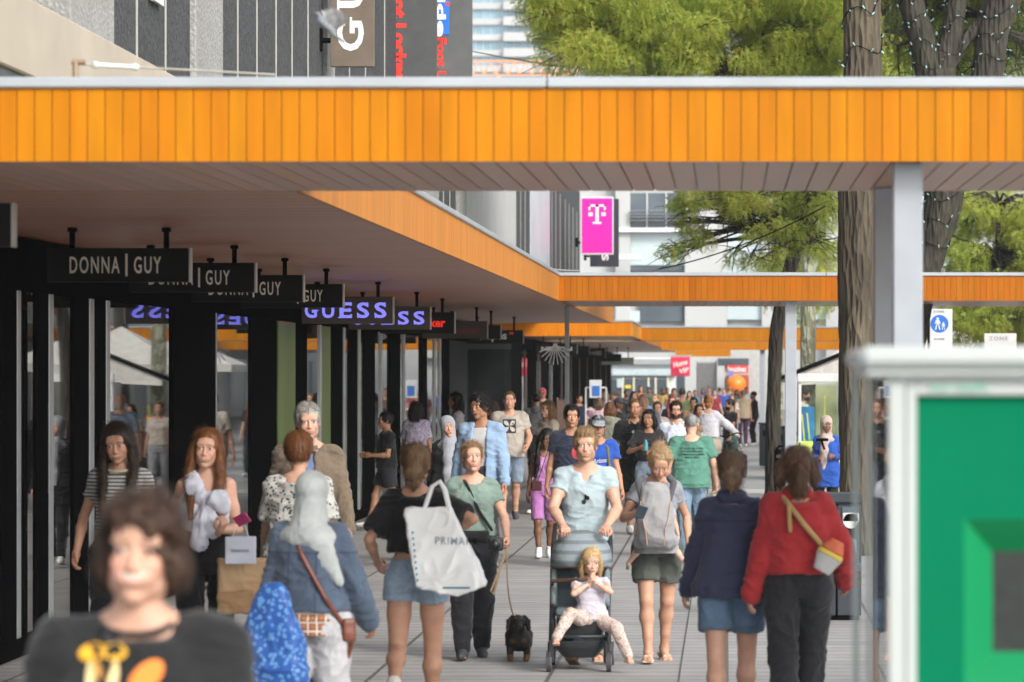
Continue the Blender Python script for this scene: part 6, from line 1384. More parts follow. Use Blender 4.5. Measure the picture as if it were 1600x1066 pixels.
# 17 flower tee man
f17 = person('man in a beige tee with a black flower emblem and denim shorts', 796, 612, 108, 3, 'm', skin='light', hair=('crop', 'brown'), top=('tee', fab(c(190, 180, 168)), dict(sleeve=.62, sl=.022, loose=.02, hem=.86)), bottom=('bermuda', JLIGHT), armL=(.24, .2, 1.0), legs='walk2', shoes=((.06, .06, .07), 'trainer'), build=1.06)
g = MB(); n_ = 12; g.add([(-.095 + .19 * i / n_, 0, -.10 + .20 * j / n_) for j in range(n_ + 1) for i in range(n_ + 1)], [(j * (n_ + 1) + i, j * (n_ + 1) + i + 1, (j + 1) * (n_ + 1) + i + 1, (j + 1) * (n_ + 1) + i) for j in range(n_) for i in range(n_)])
for q in range(4):
    a = math.pi / 4 + q * math.pi / 2
decal(f17, 'emblem_square', g, plain('emblem_ink', (.02, .025, .04), .8), (0, 1.28 * f17.K), off=.008)
g = MB()
for q in range(4):
    a = math.pi / 4 + q * math.pi / 2; pts = [(math.cos(a + w_) * r_, 0, math.sin(a + w_) * r_) for r_, w_ in ((.008, 0), (.05, .5), (.085, .35), (.108, 0), (.085, -.35), (.05, -.5))]; g.add(pts, [tuple(range(6))])
decal(f17, 'flower_emblem', g, plain('emblem_cream', (.5, .47, .42), .8), (0, 1.28 * f17.K), off=.016)
# 18 beige tee woman glasses
person('woman with wavy light brown hair and glasses in a cream tee looking left', 856, 628, 104, -48, 'f', skin='fair', hair=('cut', 'lightbrown'), top=('tee', fab(c(205, 190, 170)), dict(sleeve=.75, sl=.03, loose=.03)), bottom=('wide', fab(c(120, 125, 95))), glasses=('eyes', (.05, .04, .03)), legs='walk2')
# 19 navy tee
f19 = person('man in a navy tee with a red round print and dark hair', 893, 634, 142, 8, 'm', skin='tan', hair=('short', 'black'), top=('tee', fab(c(36, 44, 66)), dict(sleeve=.6, loose=.016, sl=.02)), bottom=('trousers', CHAR), legs='walk2', beard=.0)
g = MB(); g.disc((0.06, 0, 0), .075, .001, n=20); decal(f19, 'round_print', g, plain('red_ink', c(200, 40, 55), .7), (0, 1.24 * f19.K))
# 20 cap man
f20 = person('man in a royal blue tee with a pale grey cap and backpack strap', 934, 651, 142, 10, 'm', skin='tan', hair=('cap', c(150, 160, 170)), top=('tee', fab(c(20, 80, 185)), dict(sleeve=.6, loose=.02, sl=.025)), bottom=('shorts', fab(c(200, 200, 195))), glasses=('eyes', (.03, .03, .03)), legs='walk2')
S = Sdf(); S.chain([f20.tt((-.08, -.05, 1.46)), f20.tt((-.10, .10, 1.38)), f20.tt((-.12, .14, 1.15))], [.018] * 3, 0); f20.finish('backpack_strap', S, fab(c(110, 110, 55), 'olive_strap'), 0)
g = MB(); grid_text(g, 'Arizona', (0, 0), .2, .05, rot_=.08, bold=.03, italic=.3); decal(f20, 'shirt_print', g, plain('white_ink', (.7, .7, .7), .7), (0.02, 1.24 * f20.K))
# 21 black polo
f21 = person('man in a black polo and black shorts with sunglasses on his collar', 991, 624, 118, 10, 'm', skin='tan', hair=('crop', 'brown'), top=('tee', BLK, dict(sleeve=.65, neck='polo', loose=.014, sl=.02)), bottom=('bermuda', BLK), armL=(.24, .05, .98), armR=(.25, .02, .9), legs='walk2', build=1.06)
g = MB()
for k in (-1, 1): g.disc((.0, 0, .028 * k), .022, .001)
decal(f21, 'hanging_sunglasses', g, plain('blue_lens', (.2, .3, .4), .1), (-.03, 1.30 * f21.K))
# 22 black tee woman
person('young woman with long straight black hair, black tee and light jeans holding a drink', 1014, 641, 119, -4, 'f', skin='olive', hair=('long_behind', 'black'), top=('tee', fab(c(44, 40, 44)), dict(hem=1.04, sleeve=.8, sl=.03, loose=.028, flare=.02)), bottom=('jeans', JLIGHT), armR=(.10, .24, 1.23), armL=(.08, .24, 1.16), poleR=(1, -.4, -.8), poleL=(1, -.4, -.8), curl=(.8, .8), head=(-8, 4, 0), legs='walk2')
# 23 light polo
person('bearded man with glasses in a pale blue polo', 1056, 628, 112, 4, 'm', skin='light', hair=('short', 'dark'), top=('tee', fab(c(195, 205, 222)), dict(sleeve=.65, neck='polo', loose=.014)), bottom=('jeans', JEANS), beard=1., glasses=('eyes', (.04, .03, .03)), legs='walk2')
# 24 green tee back
f24 = person('grey haired man in a green tee with lettering on the back', 1080, 648, 136, 183, 'm', skin='fair', hair=('crop', 'grey'), top=('tee', fab(c(80, 145, 125)), dict(sleeve=.7, loose=.026, sl=.026, flare=.015, hem=.86)), bottom=('jeans', fab(c(120, 150, 175), 'pale_jeans', 'denim')), armL=(.31, .04, .9), armR=(.31, .06, .9), legs='walk2', build=1.15)
g = MB()
for k, (t_, w_) in enumerate((('AT PLAYGROUND', .28), ('PLAY EVERYWHERE', .26), ('COMMUNITY GAMES', .28), ('SINCE 2004', .16))): grid_text(g, t_, (0, -.034 * k), w_, .02, bold=.02)
decal(f24, 'back_print', g, plain('dark_green_ink', c(35, 75, 65), .8), (0, 1.34 * f24.K), (0, -1, 0))
# 25 white blouse woman w/ bike
f25 = person('woman with ginger hair in a white blouse and beige trousers pushing a bicycle', 1107, 617, 92, 172, 'f', skin='fair', hair=('bun', (.35, .15, .05)), top=('long', fab(c(225, 225, 235)), dict(sleeve=1.9, hem=1.03, loose=.03, sl=.026)), bottom=('bermuda', fab(c(200, 185, 165)), .01), armR=(.45, .25, 1.08), armL=(.26, .1, .95), legs='toeup', phase=1, shoes=((.7, .65, .55), 'trainer'))
# 26.. further
person('bearded man in a black tee walking behind the bicycle', 1141, 624, 78, -60, 'm', skin='olive', hair=('short', 'black'), top=('tee', BLK, dict(sleeve=.6)), bottom=('trousers', fab(c(60, 110, 95))), beard=1, legs='walk2', head=(-10, 0, 0))
person('man in a cream quilted vest and plum trousers seen from behind', 1161, 610, 55, 196, 'm', skin='light', hair=('crop', 'grey'), top=('long', fab(c(200, 180, 145), 'quilted_vest', 'quilt'), dict(sleeve=.35, loose=.03, hem=.88)), bottom=('trousers', fab(c(85, 50, 85))), legs='stand', build=1.05)
person('man in a black tracksuit standing right of the cream vest', 1178, 612, 54, -80, 'm', skin='light', hair=('short', 'black'), top=('jacket', BLK, dict(sleeve=2, loose=.025)), bottom=('trousers', BLK), legs='stand', beard=.7, shoes=((.6, .6, .62), 'trainer'))
f30 = person('woman in a royal blue top with a beige headscarf behind the trunk and bin', 1291, 664, 118, -14, 'f', h=1.55, skin='brown', hair=('hijab', c(190, 170, 160), 'drape'), top=('long', fab(c(20, 85, 185)), dict(sleeve=1.9, hem=.7, loose=.03, flare=.03)), bottom=('trousers', BLK), armR=(.08, .24, 1.13), armL=(.16, .2, 1.16), head=(22, 10, 0), curl=(.8, .8), legs='stand')
person('bearded man with curly hair inside the food stall', 1256, 607, 82, 78, 'm', skin='olive', hair=('curly', 'black'), top=('long', fab(c(215, 220, 225)), dict(sleeve=1.9, hem=.8)), bottom=('trousers', BLK), beard=1, legs='stand', D=72)
person('woman with black hair in a violet and white patterned blouse, facing the shop', 650, 628, 106, 170, 'f', skin='tan', hair=('bob', 'black'), top=('tee', fab(c(190, 180, 205), 'violet_print', 'print', c(110, 90, 150)), dict(sleeve=.8, sl=.03, loose=.03, hem=.95)), bottom=('jeans', JEANS), legs='stand')
person('dark haired woman in a white shirt half hidden by the tall boy', 713, 614, 100, -75, 'f', skin='brown', hair=('long_behind', 'black'), top=('tee', fab(c(210, 205, 215)), dict(sleeve=.8, sl=.03)), bottom=('jeans', JDARK), legs='stand')
person('brown haired woman in a light blue shirt between the boy and the emblem tee', 769, 627, 96, -60, 'f', skin='light', hair=('long_behind', 'brown'), top=('tee', fab(c(150, 175, 195)), dict(sleeve=.8)), bottom=('jeans', JEANS), legs='stand')
person('person in a grey hooded top with black hair behind the emblem tee', 838, 616, 80, 190, 'm', skin='tan', hair=('short', 'black'), top=('hoodie', fab(c(120, 122, 125)), dict(sleeve=2)), bottom=('trousers', CHAR), legs='stand')
person('bald man in a light blue shirt behind the black polo', 1005, 615, 104, 2, 'm', skin='fair', hair=('bald', 'brown'), top=('tee', fab(c(150, 175, 210)), dict(sleeve=.8, neck='polo')), bottom=('trousers', JDARK), build=1.1, legs='walk2', D=55)
person('woman in a sage hooded top seen from behind near the goods stand', 953, 629, 94, 170, 'f', skin='light', hair=('cut', 'auburn'), top=('hoodie', fab(c(170, 172, 150)), dict(sleeve=2, hem=.85, loose=.04, sl=.03)), bottom=('wide', fab(c(215, 205, 215))), legs='walk2')
FAR = [ # label, px, ytop, s, face, sex, skin, hair, top colour, sleeve, bottom colour
 ('man in a brown cap and black tee by the goods table', 962, 612, 62, -60, 'm', 'tan', ('cap', (.07, .04, .03)), (35, 35, 40), .6, (40, 40, 45)),
 ('man with a dark cap beside the goods stand', 966, 622, 76, 60, 'm', 'brown', ('cap', (.03, .035, .05)), (30, 30, 32), .6, (60, 70, 90)),
 ('woman with dark hair in black right of the brown cap', 990, 612, 66, 20, 'f', 'tan', ('long', 'black'), (40, 38, 42), .8, (35, 40, 60)),
 ('woman in a cream top with pinned up hair behind the black tee', 1027, 628, 94, 6, 'f', 'light', ('bun', 'brown'), (215, 200, 185), .7, (180, 180, 185)),
 ('man in a blue shirt with ginger hair behind the cream top', 1024, 616, 72, -12, 'm', 'fair', ('crop', (.3, .15, .07)), (130, 165, 205), .7, (60, 70, 100)),
 ('man in an olive shirt seen from behind', 1066, 607, 66, 172, 'm', 'olive', ('short', 'dark'), (100, 115, 65), .7, (50, 50, 55)),
 ('woman in dark clothes with reddish hair left of the olive shirt', 1050, 619, 78, 4, 'f', 'fair', ('long', (.2, .04, .03)), (40, 36, 40), .7, (40, 42, 50)),
 ('man in a pink shirt beyond the olive shirt', 1053, 607, 58, 8, 'm', 'light', ('short', 'brown'), (215, 150, 160), .7, (60, 70, 90)),
 ('man in a tan shirt with black hair in the middle of the crowd', 1084, 621, 82, -6, 'm', 'tan', ('short', 'black'), (190, 150, 110), .7, (60, 55, 50)),
 ('woman with brown hair in a mustard top near the white blouse', 1092, 632, 92, 10, 'f', 'tan', ('cut', 'dark'), (180, 150, 110), .7, (60, 60, 70)),
 ('far woman with dark curls between two men', 1077, 611, 50, 0, 'f', 'light', ('long', 'dark'), (120, 60, 70), .7, (60, 60, 70)),
 ('far man in a turquoise tee', 1086, 610, 46, 12, 'm', 'tan', ('short', 'black'), (30, 140, 190), .6, (50, 55, 70)),
 ('far man in a bright blue tee', 1108, 604, 44, -8, 'm', 'light', ('short', 'brown'), (30, 110, 210), .6, (50, 55, 70)),
 ('far person in a dark red tee', 1116, 609, 48, 14, 'm', 'fair', ('short', 'brown'), (150, 35, 50), .6, (50, 55, 70)),
 ('far man in a blue tee with a bald head', 1131, 607, 43, 0, 'm', 'fair', ('crop', 'brown'), (50, 90, 190), .6, (50, 55, 70)),
 ('far woman with blonde hair left of the ginger woman', 1099, 620, 70, 5, 'f', 'fair', ('long', 'blond'), (200, 195, 190), .6, (90, 100, 120)),
 ('far woman in a pale top with long brown hair left of the vest', 1144, 616, 56, -4, 'f', 'light', ('long', 'brown'), (215, 190, 180), .7, (190, 185, 180)),
 ('far man in white near the balloon', 1166, 605, 42, 4, 'm', 'light', ('short', 'brown'), (225, 225, 228), .6, (60, 70, 90)),
 ('far man in a grey tee under the blue flag', 1140, 605, 40, 176, 'm', 'light', ('short', 'lightbrown'), (150, 150, 155), .6, (70, 75, 90)),
 ('far woman in orange near the poster stand', 1001, 603, 46, 10, 'f', 'light', ('cut', 'brown'), (200, 110, 60), .6, (60, 60, 70)),
 ('far man in a green shirt left of the crowd', 1014, 605, 44, 0, 'm', 'tan', ('short', 'black'), (70, 130, 90), .6, (60, 60, 70)),
 ('far woman in a yellow top in the crowd', 1036, 607, 43, 180, 'f', 'tan', ('bob', 'brown'), (200, 170, 60), .6, (60, 60, 70)),
 ('far man in black with fair hair in the crowd', 1043, 606, 41, 10, 'm', 'fair', ('short', 'lightbrown'), (40, 40, 46), .6, (60, 60, 70)),
 ('far woman in a lilac top in the crowd', 1099, 607, 41, 0, 'f', 'light', ('cut', 'dark'), (160, 130, 190), .6, (60, 60, 70)),
 ('far man in a checked grey shirt in the crowd', 1124, 606, 40, 180, 'm', 'tan', ('short', 'dark'), (130, 135, 140), .8, (60, 60, 70)),
 ('far woman in a teal dress like top in the crowd', 1151, 609, 45, 0, 'f', 'brown', ('long', 'black'), (40, 130, 130), .6, (60, 60, 70)),
 ('person in a pink top bending by the poster stand', 936, 622, 70, 175, 'f', 'light', ('cut', 'brown'), (220, 180, 190), .7, (70, 70, 80)),
 ('dark haired person in navy at the shop mouth left of the stand', 905, 617, 62, 30, 'm', 'tan', ('short', 'black'), (30, 36, 60), .7, (50, 50, 60)),
 ('woman in white near the far dark shops', 946, 611, 58, -20, 'f', 'fair', ('long', 'blond'), (220, 218, 215), .7, (80, 85, 110)),
 ('man in a charcoal tee leaving the far dark shops', 978, 609, 52, 24, 'm', 'brown', ('short', 'black'), (60, 62, 66), .7, (60, 60, 70)),
 ('man with short hair and red cap deep in the shop mouth', 848, 607, 64, 10, 'm', 'tan', ('cap', (.25, .03, .03)), (70, 60, 60), .7, (50, 50, 60))]
for i, (lab, px, yt, s_, fc, sx, sk, hr, tc, sl, bc) in enumerate(FAR):
    person(lab, px, yt, s_, fc, sx, skin=sk, hair=hr, top=('tee', fab(c(*tc)), dict(sleeve=sl, loose=.02, sl=.022)), bottom=('trousers', fab(c(*bc))), legs='walk2' if i % 2 else 'walk', phase=1 if i % 3 else -1, h=None if s_ > 60 else min(1.8, CAMH - (yt - CY) / s_), build=1 + (i % 4) * .03)
# ------------------------------------------------------------------ carried things, stroller, dog, bicycle, pigeon
def soft(name, label, cat, S, mat, loc, rz=0, amp=.01, vox=.008, fr=(9, 9, 9), part='body', par=None):
    th = par or thing(name, label, cat, loc, rz); V, F = S.mesh(vox)
    if amp: V = folds(V, F, amp, len(label) if label else 3, fr)
    o = link(part, np_mesh(part, V, F), mat, th); return th, o, V, F
def pw(px, py, D): return Vector(W(px, py, D))
# kraft bags + small white bag held by the girl with the bow top
D = 22.55; a = pw(378, 900, D)
KR = plain('kraft_paper', c(205, 165, 115), .8, 0, .1, 5, .3, 12)
S = Sdf(); S.box((0, 0, -.03), (.15, .06, .14), .012); S.box((0, 0, .12), (.135, .045, .05), .002, None, 0, 'sub'); th, *_ = soft('paper_bag', 'brown paper carrier bag held by the girl in the bow top', 'bag', S, KR, a, .2, .008)
mb = MB()
for y in (-.045, .045): mb.tube([(-.06, y, .1), (-.05, y * .5, .2), (.0, 0, .235), (.05, y * .5, .2), (.06, y, .1)], .004, 5)
mb.build('handle', KR, th)
S = Sdf(); S.box((0, 0, 0), (.12, .05, .07), .012); th, *_ = soft('paper_bag', 'flat brown paper bag tucked under the upright one', 'bag', S, plain('kraft_dark', c(190, 145, 95), .8, 0, .1, 5), a + Vector((-.02, -.05, -.16)), -.1, .012)
S = Sdf(); S.box((0, 0, 0), (.095, .03, .085), .006); th, *_ = soft('gift_bag', 'small white shop bag with print in front of the paper bags', 'bag', S, plain('white_card', c(215, 220, 240), .6), pw(376, 860, 22.35), .05, .003, .005)
mb = MB(); text_on(mb, 'PANDORA', (0, -.034, .0), .11, .018); mb.build('lettering', plain('grey_ink', (.12, .12, .16), .6), th)
mb = MB(); mb.tube([(-.05, 0, .08), (-.03, 0, .15), (0, 0, .17), (.03, 0, .15), (.05, 0, .08)], .003, 5); mb.build('handle', WHITEP, th)
def phone(label, loc, mat, R):
    th = thing('phone', label, 'phone', loc); th.rotation_euler = R; mb = MB(); mb.bbox(-.036, .036, -.005, .005, -.075, .075, .004); mb.build('case', mat, th); mb = MB(); mb.box(-.032, .032, .005, .0056, -.07, .07); mb.build('screen', plain('phone_screen', (.02, .03, .04), .1), th)
phone('bright pink phone in the hand of the girl in the bow top', pw(378, 812, 22.3), plain('hot_pink', c(230, 30, 130), .4), (1.1, .9, .3))
phone('pale cased phone the woman with the baby carrier looks at', pw(1002, 800, 25.6), plain('phone_case', c(90, 115, 135), .3), (.9, .3, .1))
# blue patterned bag
S = Sdf(); S.loft(np.eye(3), (0, 0, 0), [(-.36, .17, .07), (-.25, .19, .085), (.0, .16, .075), (.18, .10, .04), (.26, .05, .02)], 0, ex=3)
th, *_ = soft('shopping_bag', 'large crinkled blue patterned shopping bag carried low on the left', 'bag', S, fabric(c(16, 82, 165), 'blue_print_plastic', 'spots', c(80, 140, 205), .4, 1.0), pw(424, 990, 18.4), -.3, .03, .01, (7, 7, 5))
# brown handbag of the denim jacket woman
S = Sdf(); S.box((0, 0, 0), (.035, .02, .06), .015); soft('handbag', 'small brown leather bag hanging behind the denim jacket', 'bag', S, MATS['brown_leather'], pw(545, 985, 18.3), .4, .004)
# big white shopping bag
D = 21.35; th = thing('shopping_bag', 'big white woven shopping bag slung behind the girl with the bun', 'bag', pw(695, 860, D))
pl = np.array([[633, 795], [704, 792], [760, 912], [716, 931], [652, 914]], float); 
q0 = [((x - 695) * D / FPX, (860 - y) * D / FPX) for x, y in pl]
S = Sdf()
def quadbag(x, y, z):
    # signed distance to the convex outline in xz, thickness in y
    d = None
    for i in range(5):
        (x0, z0), (x1, z1) = q0[i], q0[(i + 1) % 5]; nx, nz = -(z1 - z0), (x1 - x0); L = math.hypot(nx, nz); v = ((x - x0) * nx + (z - z0) * nz) / L; d = v if d is None else np.maximum(d, v)
    t_ = .045 + .09 * np.clip((.27 - z) / .5, 0, 1); return np.maximum(d, np.abs(y) - t_) + 0 * x
S._a((-.3, -.16, -.3), (.3, .16, .3), quadbag, 0, 'add'); V, F = S.mesh(.008); V = folds(V, F, .016, 5, (8, 5, 6)); WB = plain('white_woven_plastic', c(240, 243, 243, .85), .35, 0, .05, 4, .15, 14); link('body', np_mesh('body', V, F), WB, th)
bagVF = (V, F)
mb = MB()
for y in (-.04, .04): mb.tube([(-.13, y, .22), (-.075, y * .8, .38), (-.03, y * .6, .41), (.0, y, .36), (.03, y, .23)], .013, 6)
mb.build('handle', WB, th)
bv = BVHTree.FromPolygons([Vector(v) for v in V], [tuple(q) for q in F])
def on_bag(mbx, name, mat):
    out = []
    for x, y, z in mbx.v: h = bv.ray_cast(Vector((x, -.6, z)), Vector((0, 1, 0))); out.append((x, (h[0].y if h[0] else -.1) - .003, z))
    m2 = MB(); m2.add(out, mbx.f); m2.build(name, mat, th)
g = MB(); grid_text(g, 'PRIMARK', (.08, .06), .26, .045, -.02, bold=.01, spacing=1.2); on_bag(g, 'lettering', plain('pale_blue_ink', c(185, 205, 218), .6))
g = MB()
for k in range(9): g.add([(-.19 + .004 * k, 0, .12 - k * .035), (-.175 + .004 * k, 0, .11 - k * .035), (-.19 + .004 * k, 0, .095 - k * .035)], [(0, 1, 2)])
g.box(.0, .16, 0, .001, -.22, -.21); on_bag(g, 'blue_print', plain('cyan_ink', c(90, 165, 200), .6))
# orange, yellow, grey sling bag of the red jumper woman
wb = f12.w; K = f12.K
S = Sdf(); S.chain([f12.tt((-.10, -.02, 1.47)), f12.tt((-.07, -.13, 1.42)), f12.tt((.02, -.185, 1.30)), f12.tt((.13, -.19, 1.17))], [.017] * 4, 0); f12.finish('bag_strap', S, fab(c(205, 165, 95), 'tan_strap'), 0, .008)
S = Sdf(); S.chain([f12.tt((-.065, -.15, 1.40)), f12.tt((-.06, -.175, 1.26))], [.014, .014], 0); f12.finish('strap_end', S, MATS['tan_strap'], 0, .008)
th = thing('sling_bag', 'small orange, yellow and grey sling bag on the back of the red jumper', 'bag', wb(Vector(f12.tt((.17, -.22, 1.11))) * K)); th.rotation_euler = (0, .5, 0)
for nm, z0_, z1_, r0, r1, cc in (('flap', .03, .10, .075, .04, (240, 110, 40)), ('stripe', .0, .03, .08, .075, (235, 205, 40)), ('body', -.10, .0, .05, .08, (190, 192, 195))):
    S = Sdf(); S.loft(np.eye(3), (0, 0, 0), [(z0_, r0, .035), (z1_, r1, .03)], 0); soft('', '', '', S, plain('sling_' + nm, c(*cc), .6), None, 0, .003, .006, part=nm, par=th)
# camera bag by the hip of the woman in sage green
S = Sdf(); S.box((0, 0, 0), (.055, .045, .05), .015); S.cone((0, -.04, 0), (0, -.075, 0), .032, .03, .005); soft('camera', 'black camera hanging at the hip of the woman with the dog', 'camera', S, plain('camera_black', (.015, .015, .016), .4), pw(775, 850, 26.25), 0, 0, .006)
# drink of the young woman
th = thing('drink_bottle', 'teal drink bottle in the hands of the woman in light jeans', 'bottle', pw(1009, 697, 46.6)); mb = MB(); mb.disc((0, 0, -.06), .03, .11, 'z', 14); mb.disc((0, 0, .05), .02, .03, 'z', 12, .014); mb.build('body', plain('teal_plastic', c(50, 160, 180), .3), th)
# device of the woman in blue
th = thing('camera', 'dark handheld gimbal held by the woman in the beige headscarf', 'camera', pw(1286, 692, 47.0)); mb = MB(); mb.bbox(-.09, .07, -.02, .02, .02, .06, .008); mb.tube([(-.02, 0, .03), (.02, 0, -.09)], .014, 8); mb.build('body', BLACK, th)
# tan handbag strap etc. for woman in black tee
th = thing('handbag', 'tan shoulder bag strap and pouch of the woman in the black tee', 'bag', pw(1000, 700, 47.3)); mb = MB(); mb.tube([(.02, .0, .55), (.0, -.12, .35), (-.01, -.13, .0)], .008, 6); mb.build('strap', plain('tan_leather', c(150, 110, 60), .5), th); mb = MB(); mb.bbox(-.06, .04, -.12, -.05, -.12, .0, .01); mb.build('pouch', MATS['tan_leather'], th)
th = thing('handbag', 'small dark red bag at the side of the girl in lilac', 'bag', pw(840, 760, 40.9)); mb = MB(); mb.tube([(.12, .0, .42), (.06, -.06, .22), (.0, -.05, .05)], .006, 6); mb.build('strap', plain('maroon', c(80, 25, 35), .5), th); mb = MB(); mb.bbox(-.07, .05, -.06, .0, -.05, .06, .012); mb.build('pouch', MATS['maroon'], th)

# stroller
s_ = 216.; Ds = FPX / s_; th = thing('stroller', 'grey and black stroller with a striped hood, pushed by the blond man', 'stroller', ((907 - CX) / s_, Ds, 0))
FR = plain('stroller_frame', (.05, .055, .06), .35, .5); SG = fab(c(120, 140, 145), 'stroller_fabric'); SD = fab(c(52, 56, 62), 'stroller_dark')
for x in (-.215, .215):
    for y in (-.30, .32):
        mb = MB(); R_ = .075 if y < 0 else .085; mb.disc((x - .016, y, R_), R_, .032, 'x', 24); o = mb.build('wheel', plain('grey_tyre', (.06, .06, .065), .8), th)
        mb = MB(); mb.disc((x - .02, y, R_), R_ * .6, .04, 'x', 16); mb.build('rim', plain('rim_grey', (.3, .3, .32), .4, .4), o)
for x in (-.2, .2):
    mb = MB(); mb.tube([(x, -.30, .09), (x, -.26, .22), (x * 1.02, .0, .52), (x * 1.05, .22, .86), (x * 1.0, .40, 1.02)], .018, 8); mb.build('side_tube', FR, th)
    mb = MB(); mb.tube([(x, .32, .10), (x, .18, .34), (x * 1.02, -.02, .50)], .013, 8); mb.build('rear_tube', FR, th)
    mb = MB(); mb.bbox(x - .022, x + .022, -.33, -.24, .06, .22, .012); mb.build('wheel_fork', FR, th)
mb = MB(); mb.tube([(-.2, .40, 1.02), (-.17, .44, 1.045), (0, .46, 1.05), (.17, .44, 1.045), (.2, .40, 1.02)], .018, 10); mb.build('handlebar', plain('brown_grip', (.07, .035, .02), .6), th)
mb = MB(); mb.tube([(-.21, .02, .58), (-.19, -.16, .64), (0, -.23, .655), (.19, -.16, .64), (.21, .02, .58)], .015, 10); mb.build('bumper_bar', MATS['brown_grip'], th)
mb = MB(); mb.tube([(-.2, -.27, .25), (0, -.29, .25), (.2, -.27, .25)], .012, 8); mb.build('cross_bar', FR, th)
S = Sdf(); S.box((-.19, .03, .56), (.02, .13, .14), .02, rot('X', -.35)); S.box((.19, .03, .56), (.02, .13, .14), .02, rot('X', -.35)); S.box((0, .12, .62), (.19, .02, .26), .02, rot('X', -.35)); V, F = S.mesh(.01); link('backrest', np_mesh('backrest', folds(V, F, .006, 3), F), SG, th)
S = Sdf(); S.box((0, -.06, .42), (.17, .14, .03), .02); V, F = S.mesh(.01); link('seat', np_mesh('seat', V, F), SG, th)
S = Sdf(); S.box((0, -.235, .325), (.165, .018, .075), .018, rot('X', .25)); V, F = S.mesh(.009); link('footrest', np_mesh('footrest', V, F), SD, th)
S = Sdf(); S.loft(np.eye(3), (0, .0, .17), [(-.08, .12, .2), (.0, .19, .27), (.05, .2, .28)], 0, ex=4); S.loft(np.eye(3), (0, .0, .18), [(-.06, .11, .19), (.0, .18, .26), (.06, .19, .27)], 0, 'sub', 4); V, F = S.mesh(.010); link('basket', np_mesh('basket', V, F), SD, th)
# hood: ribs of fabric arcing over
vs, fs = [], []; nA, nB = 16, 9
for i in range(nA + 1):
    a = math.pi * i / nA
    for j in range(nB + 1):
        b = j / nB; R1 = .225 - .015 * b; cy = .16 + (.30 - b * .52) * math.sin(max(a, .0) if 0 else 1) * 1.; ang = math.radians(100 - 95 * b)
        # each rib: an arch hinged at the sides, swinging forward
        up_, fw = math.sin(ang), math.cos(ang); r_ = .30 * (math.sin(a) ** .55 if 0 < a < math.pi else 0); r_ *= 1 - .05 * math.sin(b * nB * math.pi) ** 2
        vs.append((-R1 * math.cos(a), .13 - fw * r_ * 1.02, .70 + up_ * r_ * .98 + .02 * b))
for i in range(nA):
    for j in range(nB): k = i * (nB + 1) + j; fs.append((k, k + 1, k + nB + 2, k + nB + 1))
mb = MB(); mb.smooth = True; mb.add(vs, fs)
t = NT('hood_fabric'); zz_ = t.sep(t.coord())[2]; st_ = t.math('GREATER_THAN', t.math('FRACT', t.math('MULTIPLY', zz_, 14)), .62); t.base(t.mix(t.math('MULTIPLY', st_, .55), c(150, 165, 172), c(80, 95, 105))); t.b.inputs['Roughness'].default_value = .8; t.bump(t.noise(14, 4), .5, .02)
hood = mb.build('hood', t.m, th); md = hood.modifiers.new('thickness', 'SOLIDIFY'); md.thickness = .008
mb = MB(); mb.tube([(v[0] * 1.01, v[1] - .004, v[2] - .004) for v in vs[nB::nB + 1]], .007, 6); mb.build('hood_rim', plain('brown_grip', (.07, .035, .02)), th)
# toddler
person('blonde toddler in a white top and flowered leggings sitting in the stroller', 923, 0, s_ + 1.5, 8, 'f', h=.95, cat='person', skin='pale', hair=('bob', (.6, .42, .2)), top=('tee', fab(c(215, 210, 225)), dict(sleeve=.4, hem=.92, fit=1)), bottom=('trousers', fab(c(225, 205, 195), 'flower_leggings', 'floral', c(200, 120, 110), scale=2.2)), headk=1.42, legs={1: (.50, .48, .70, 10, .5, .6), -1: (.44, .52, .47, 0, .4, .6)}, armR=(.04, .20, 1.40), armL=(.03, .2, 1.42), poleR=(1, .1, -.6), poleL=(1, .1, -.6), zoff=-.13, shoes=((.6, .3, .22), 'sandal'), vox=.012, build=1.3, head=(4, 10, 0), curl=(.9, .9), handR=(-.2, .1, 1), handL=(.2, .1, 1))
# baby and carrier
person('baby in the grey carrier, small bare legs dangling', 1026, 0, 214, 180, 'm', h=.62, skin='pale', hair=('crop', 'lightbrown'), top=('tee', fab(c(200, 190, 185)), dict(sleeve=.5)), bottom=('shorts', fab(c(150, 155, 160))), headk=1.6, legs={1: (.60, .22, .28, -20, 1, .5), -1: (.60, .22, .28, -20, 1, .5)}, zoff=.63, shoes=((0, 0, 0), 'bare'), vox=.014, build=1.7, D=26.35)
th = thing('baby_carrier', 'light grey fabric baby carrier on the chest of the blonde woman', 'baby carrier', (f10.th.location.x, 26.24, 0)); CG = fab(c(165, 165, 168), 'carrier_fabric'); 
S = Sdf(); S.loft(np.eye(3), (0, 0, 0), [(.86, .10, .06), (.92, .135, .10), (1.04, .14, .115), (1.16, .125, .105), (1.28, .10, .07), (1.33, .07, .03)], .02, ex=2.3); S.cone((-.12, .06, .9), (.12, .06, .9), .05, .05, .03); soft('', '', '', S, CG, None, 0, .012, .009, (10, 10, 8), 'panel', th)
for q in (-1, 1):
    S = Sdf(); S.chain([(.10 * q, -.02, 1.2), (.13 * q, .06, 1.33), (.10 * q, .2, 1.36)], [.02, .026, .028], 0); soft('', '', '', S, fab(c(90, 92, 98), 'carrier_strap'), None, 0, 0, .009, part='shoulder_strap', par=th)
S = Sdf(); S.loft(np.eye(3), (0, .18, 0), [(.81, .165, .13), (.87, .165, .13)], 0); soft('', '', '', S, CG, None, 0, .004, .009, part='waist_belt', par=th)
mb = MB()
for q in (-1, 1): mb.tube([(.06 * q, -.085, .88), (.075 * q, -.115, 1.0), (.10 * q, -.10, 1.1), (.11 * q, -.06, 1.2)], .004, 5)
mb.build('piping', plain('peach_piping', c(215, 170, 140), .7), th)

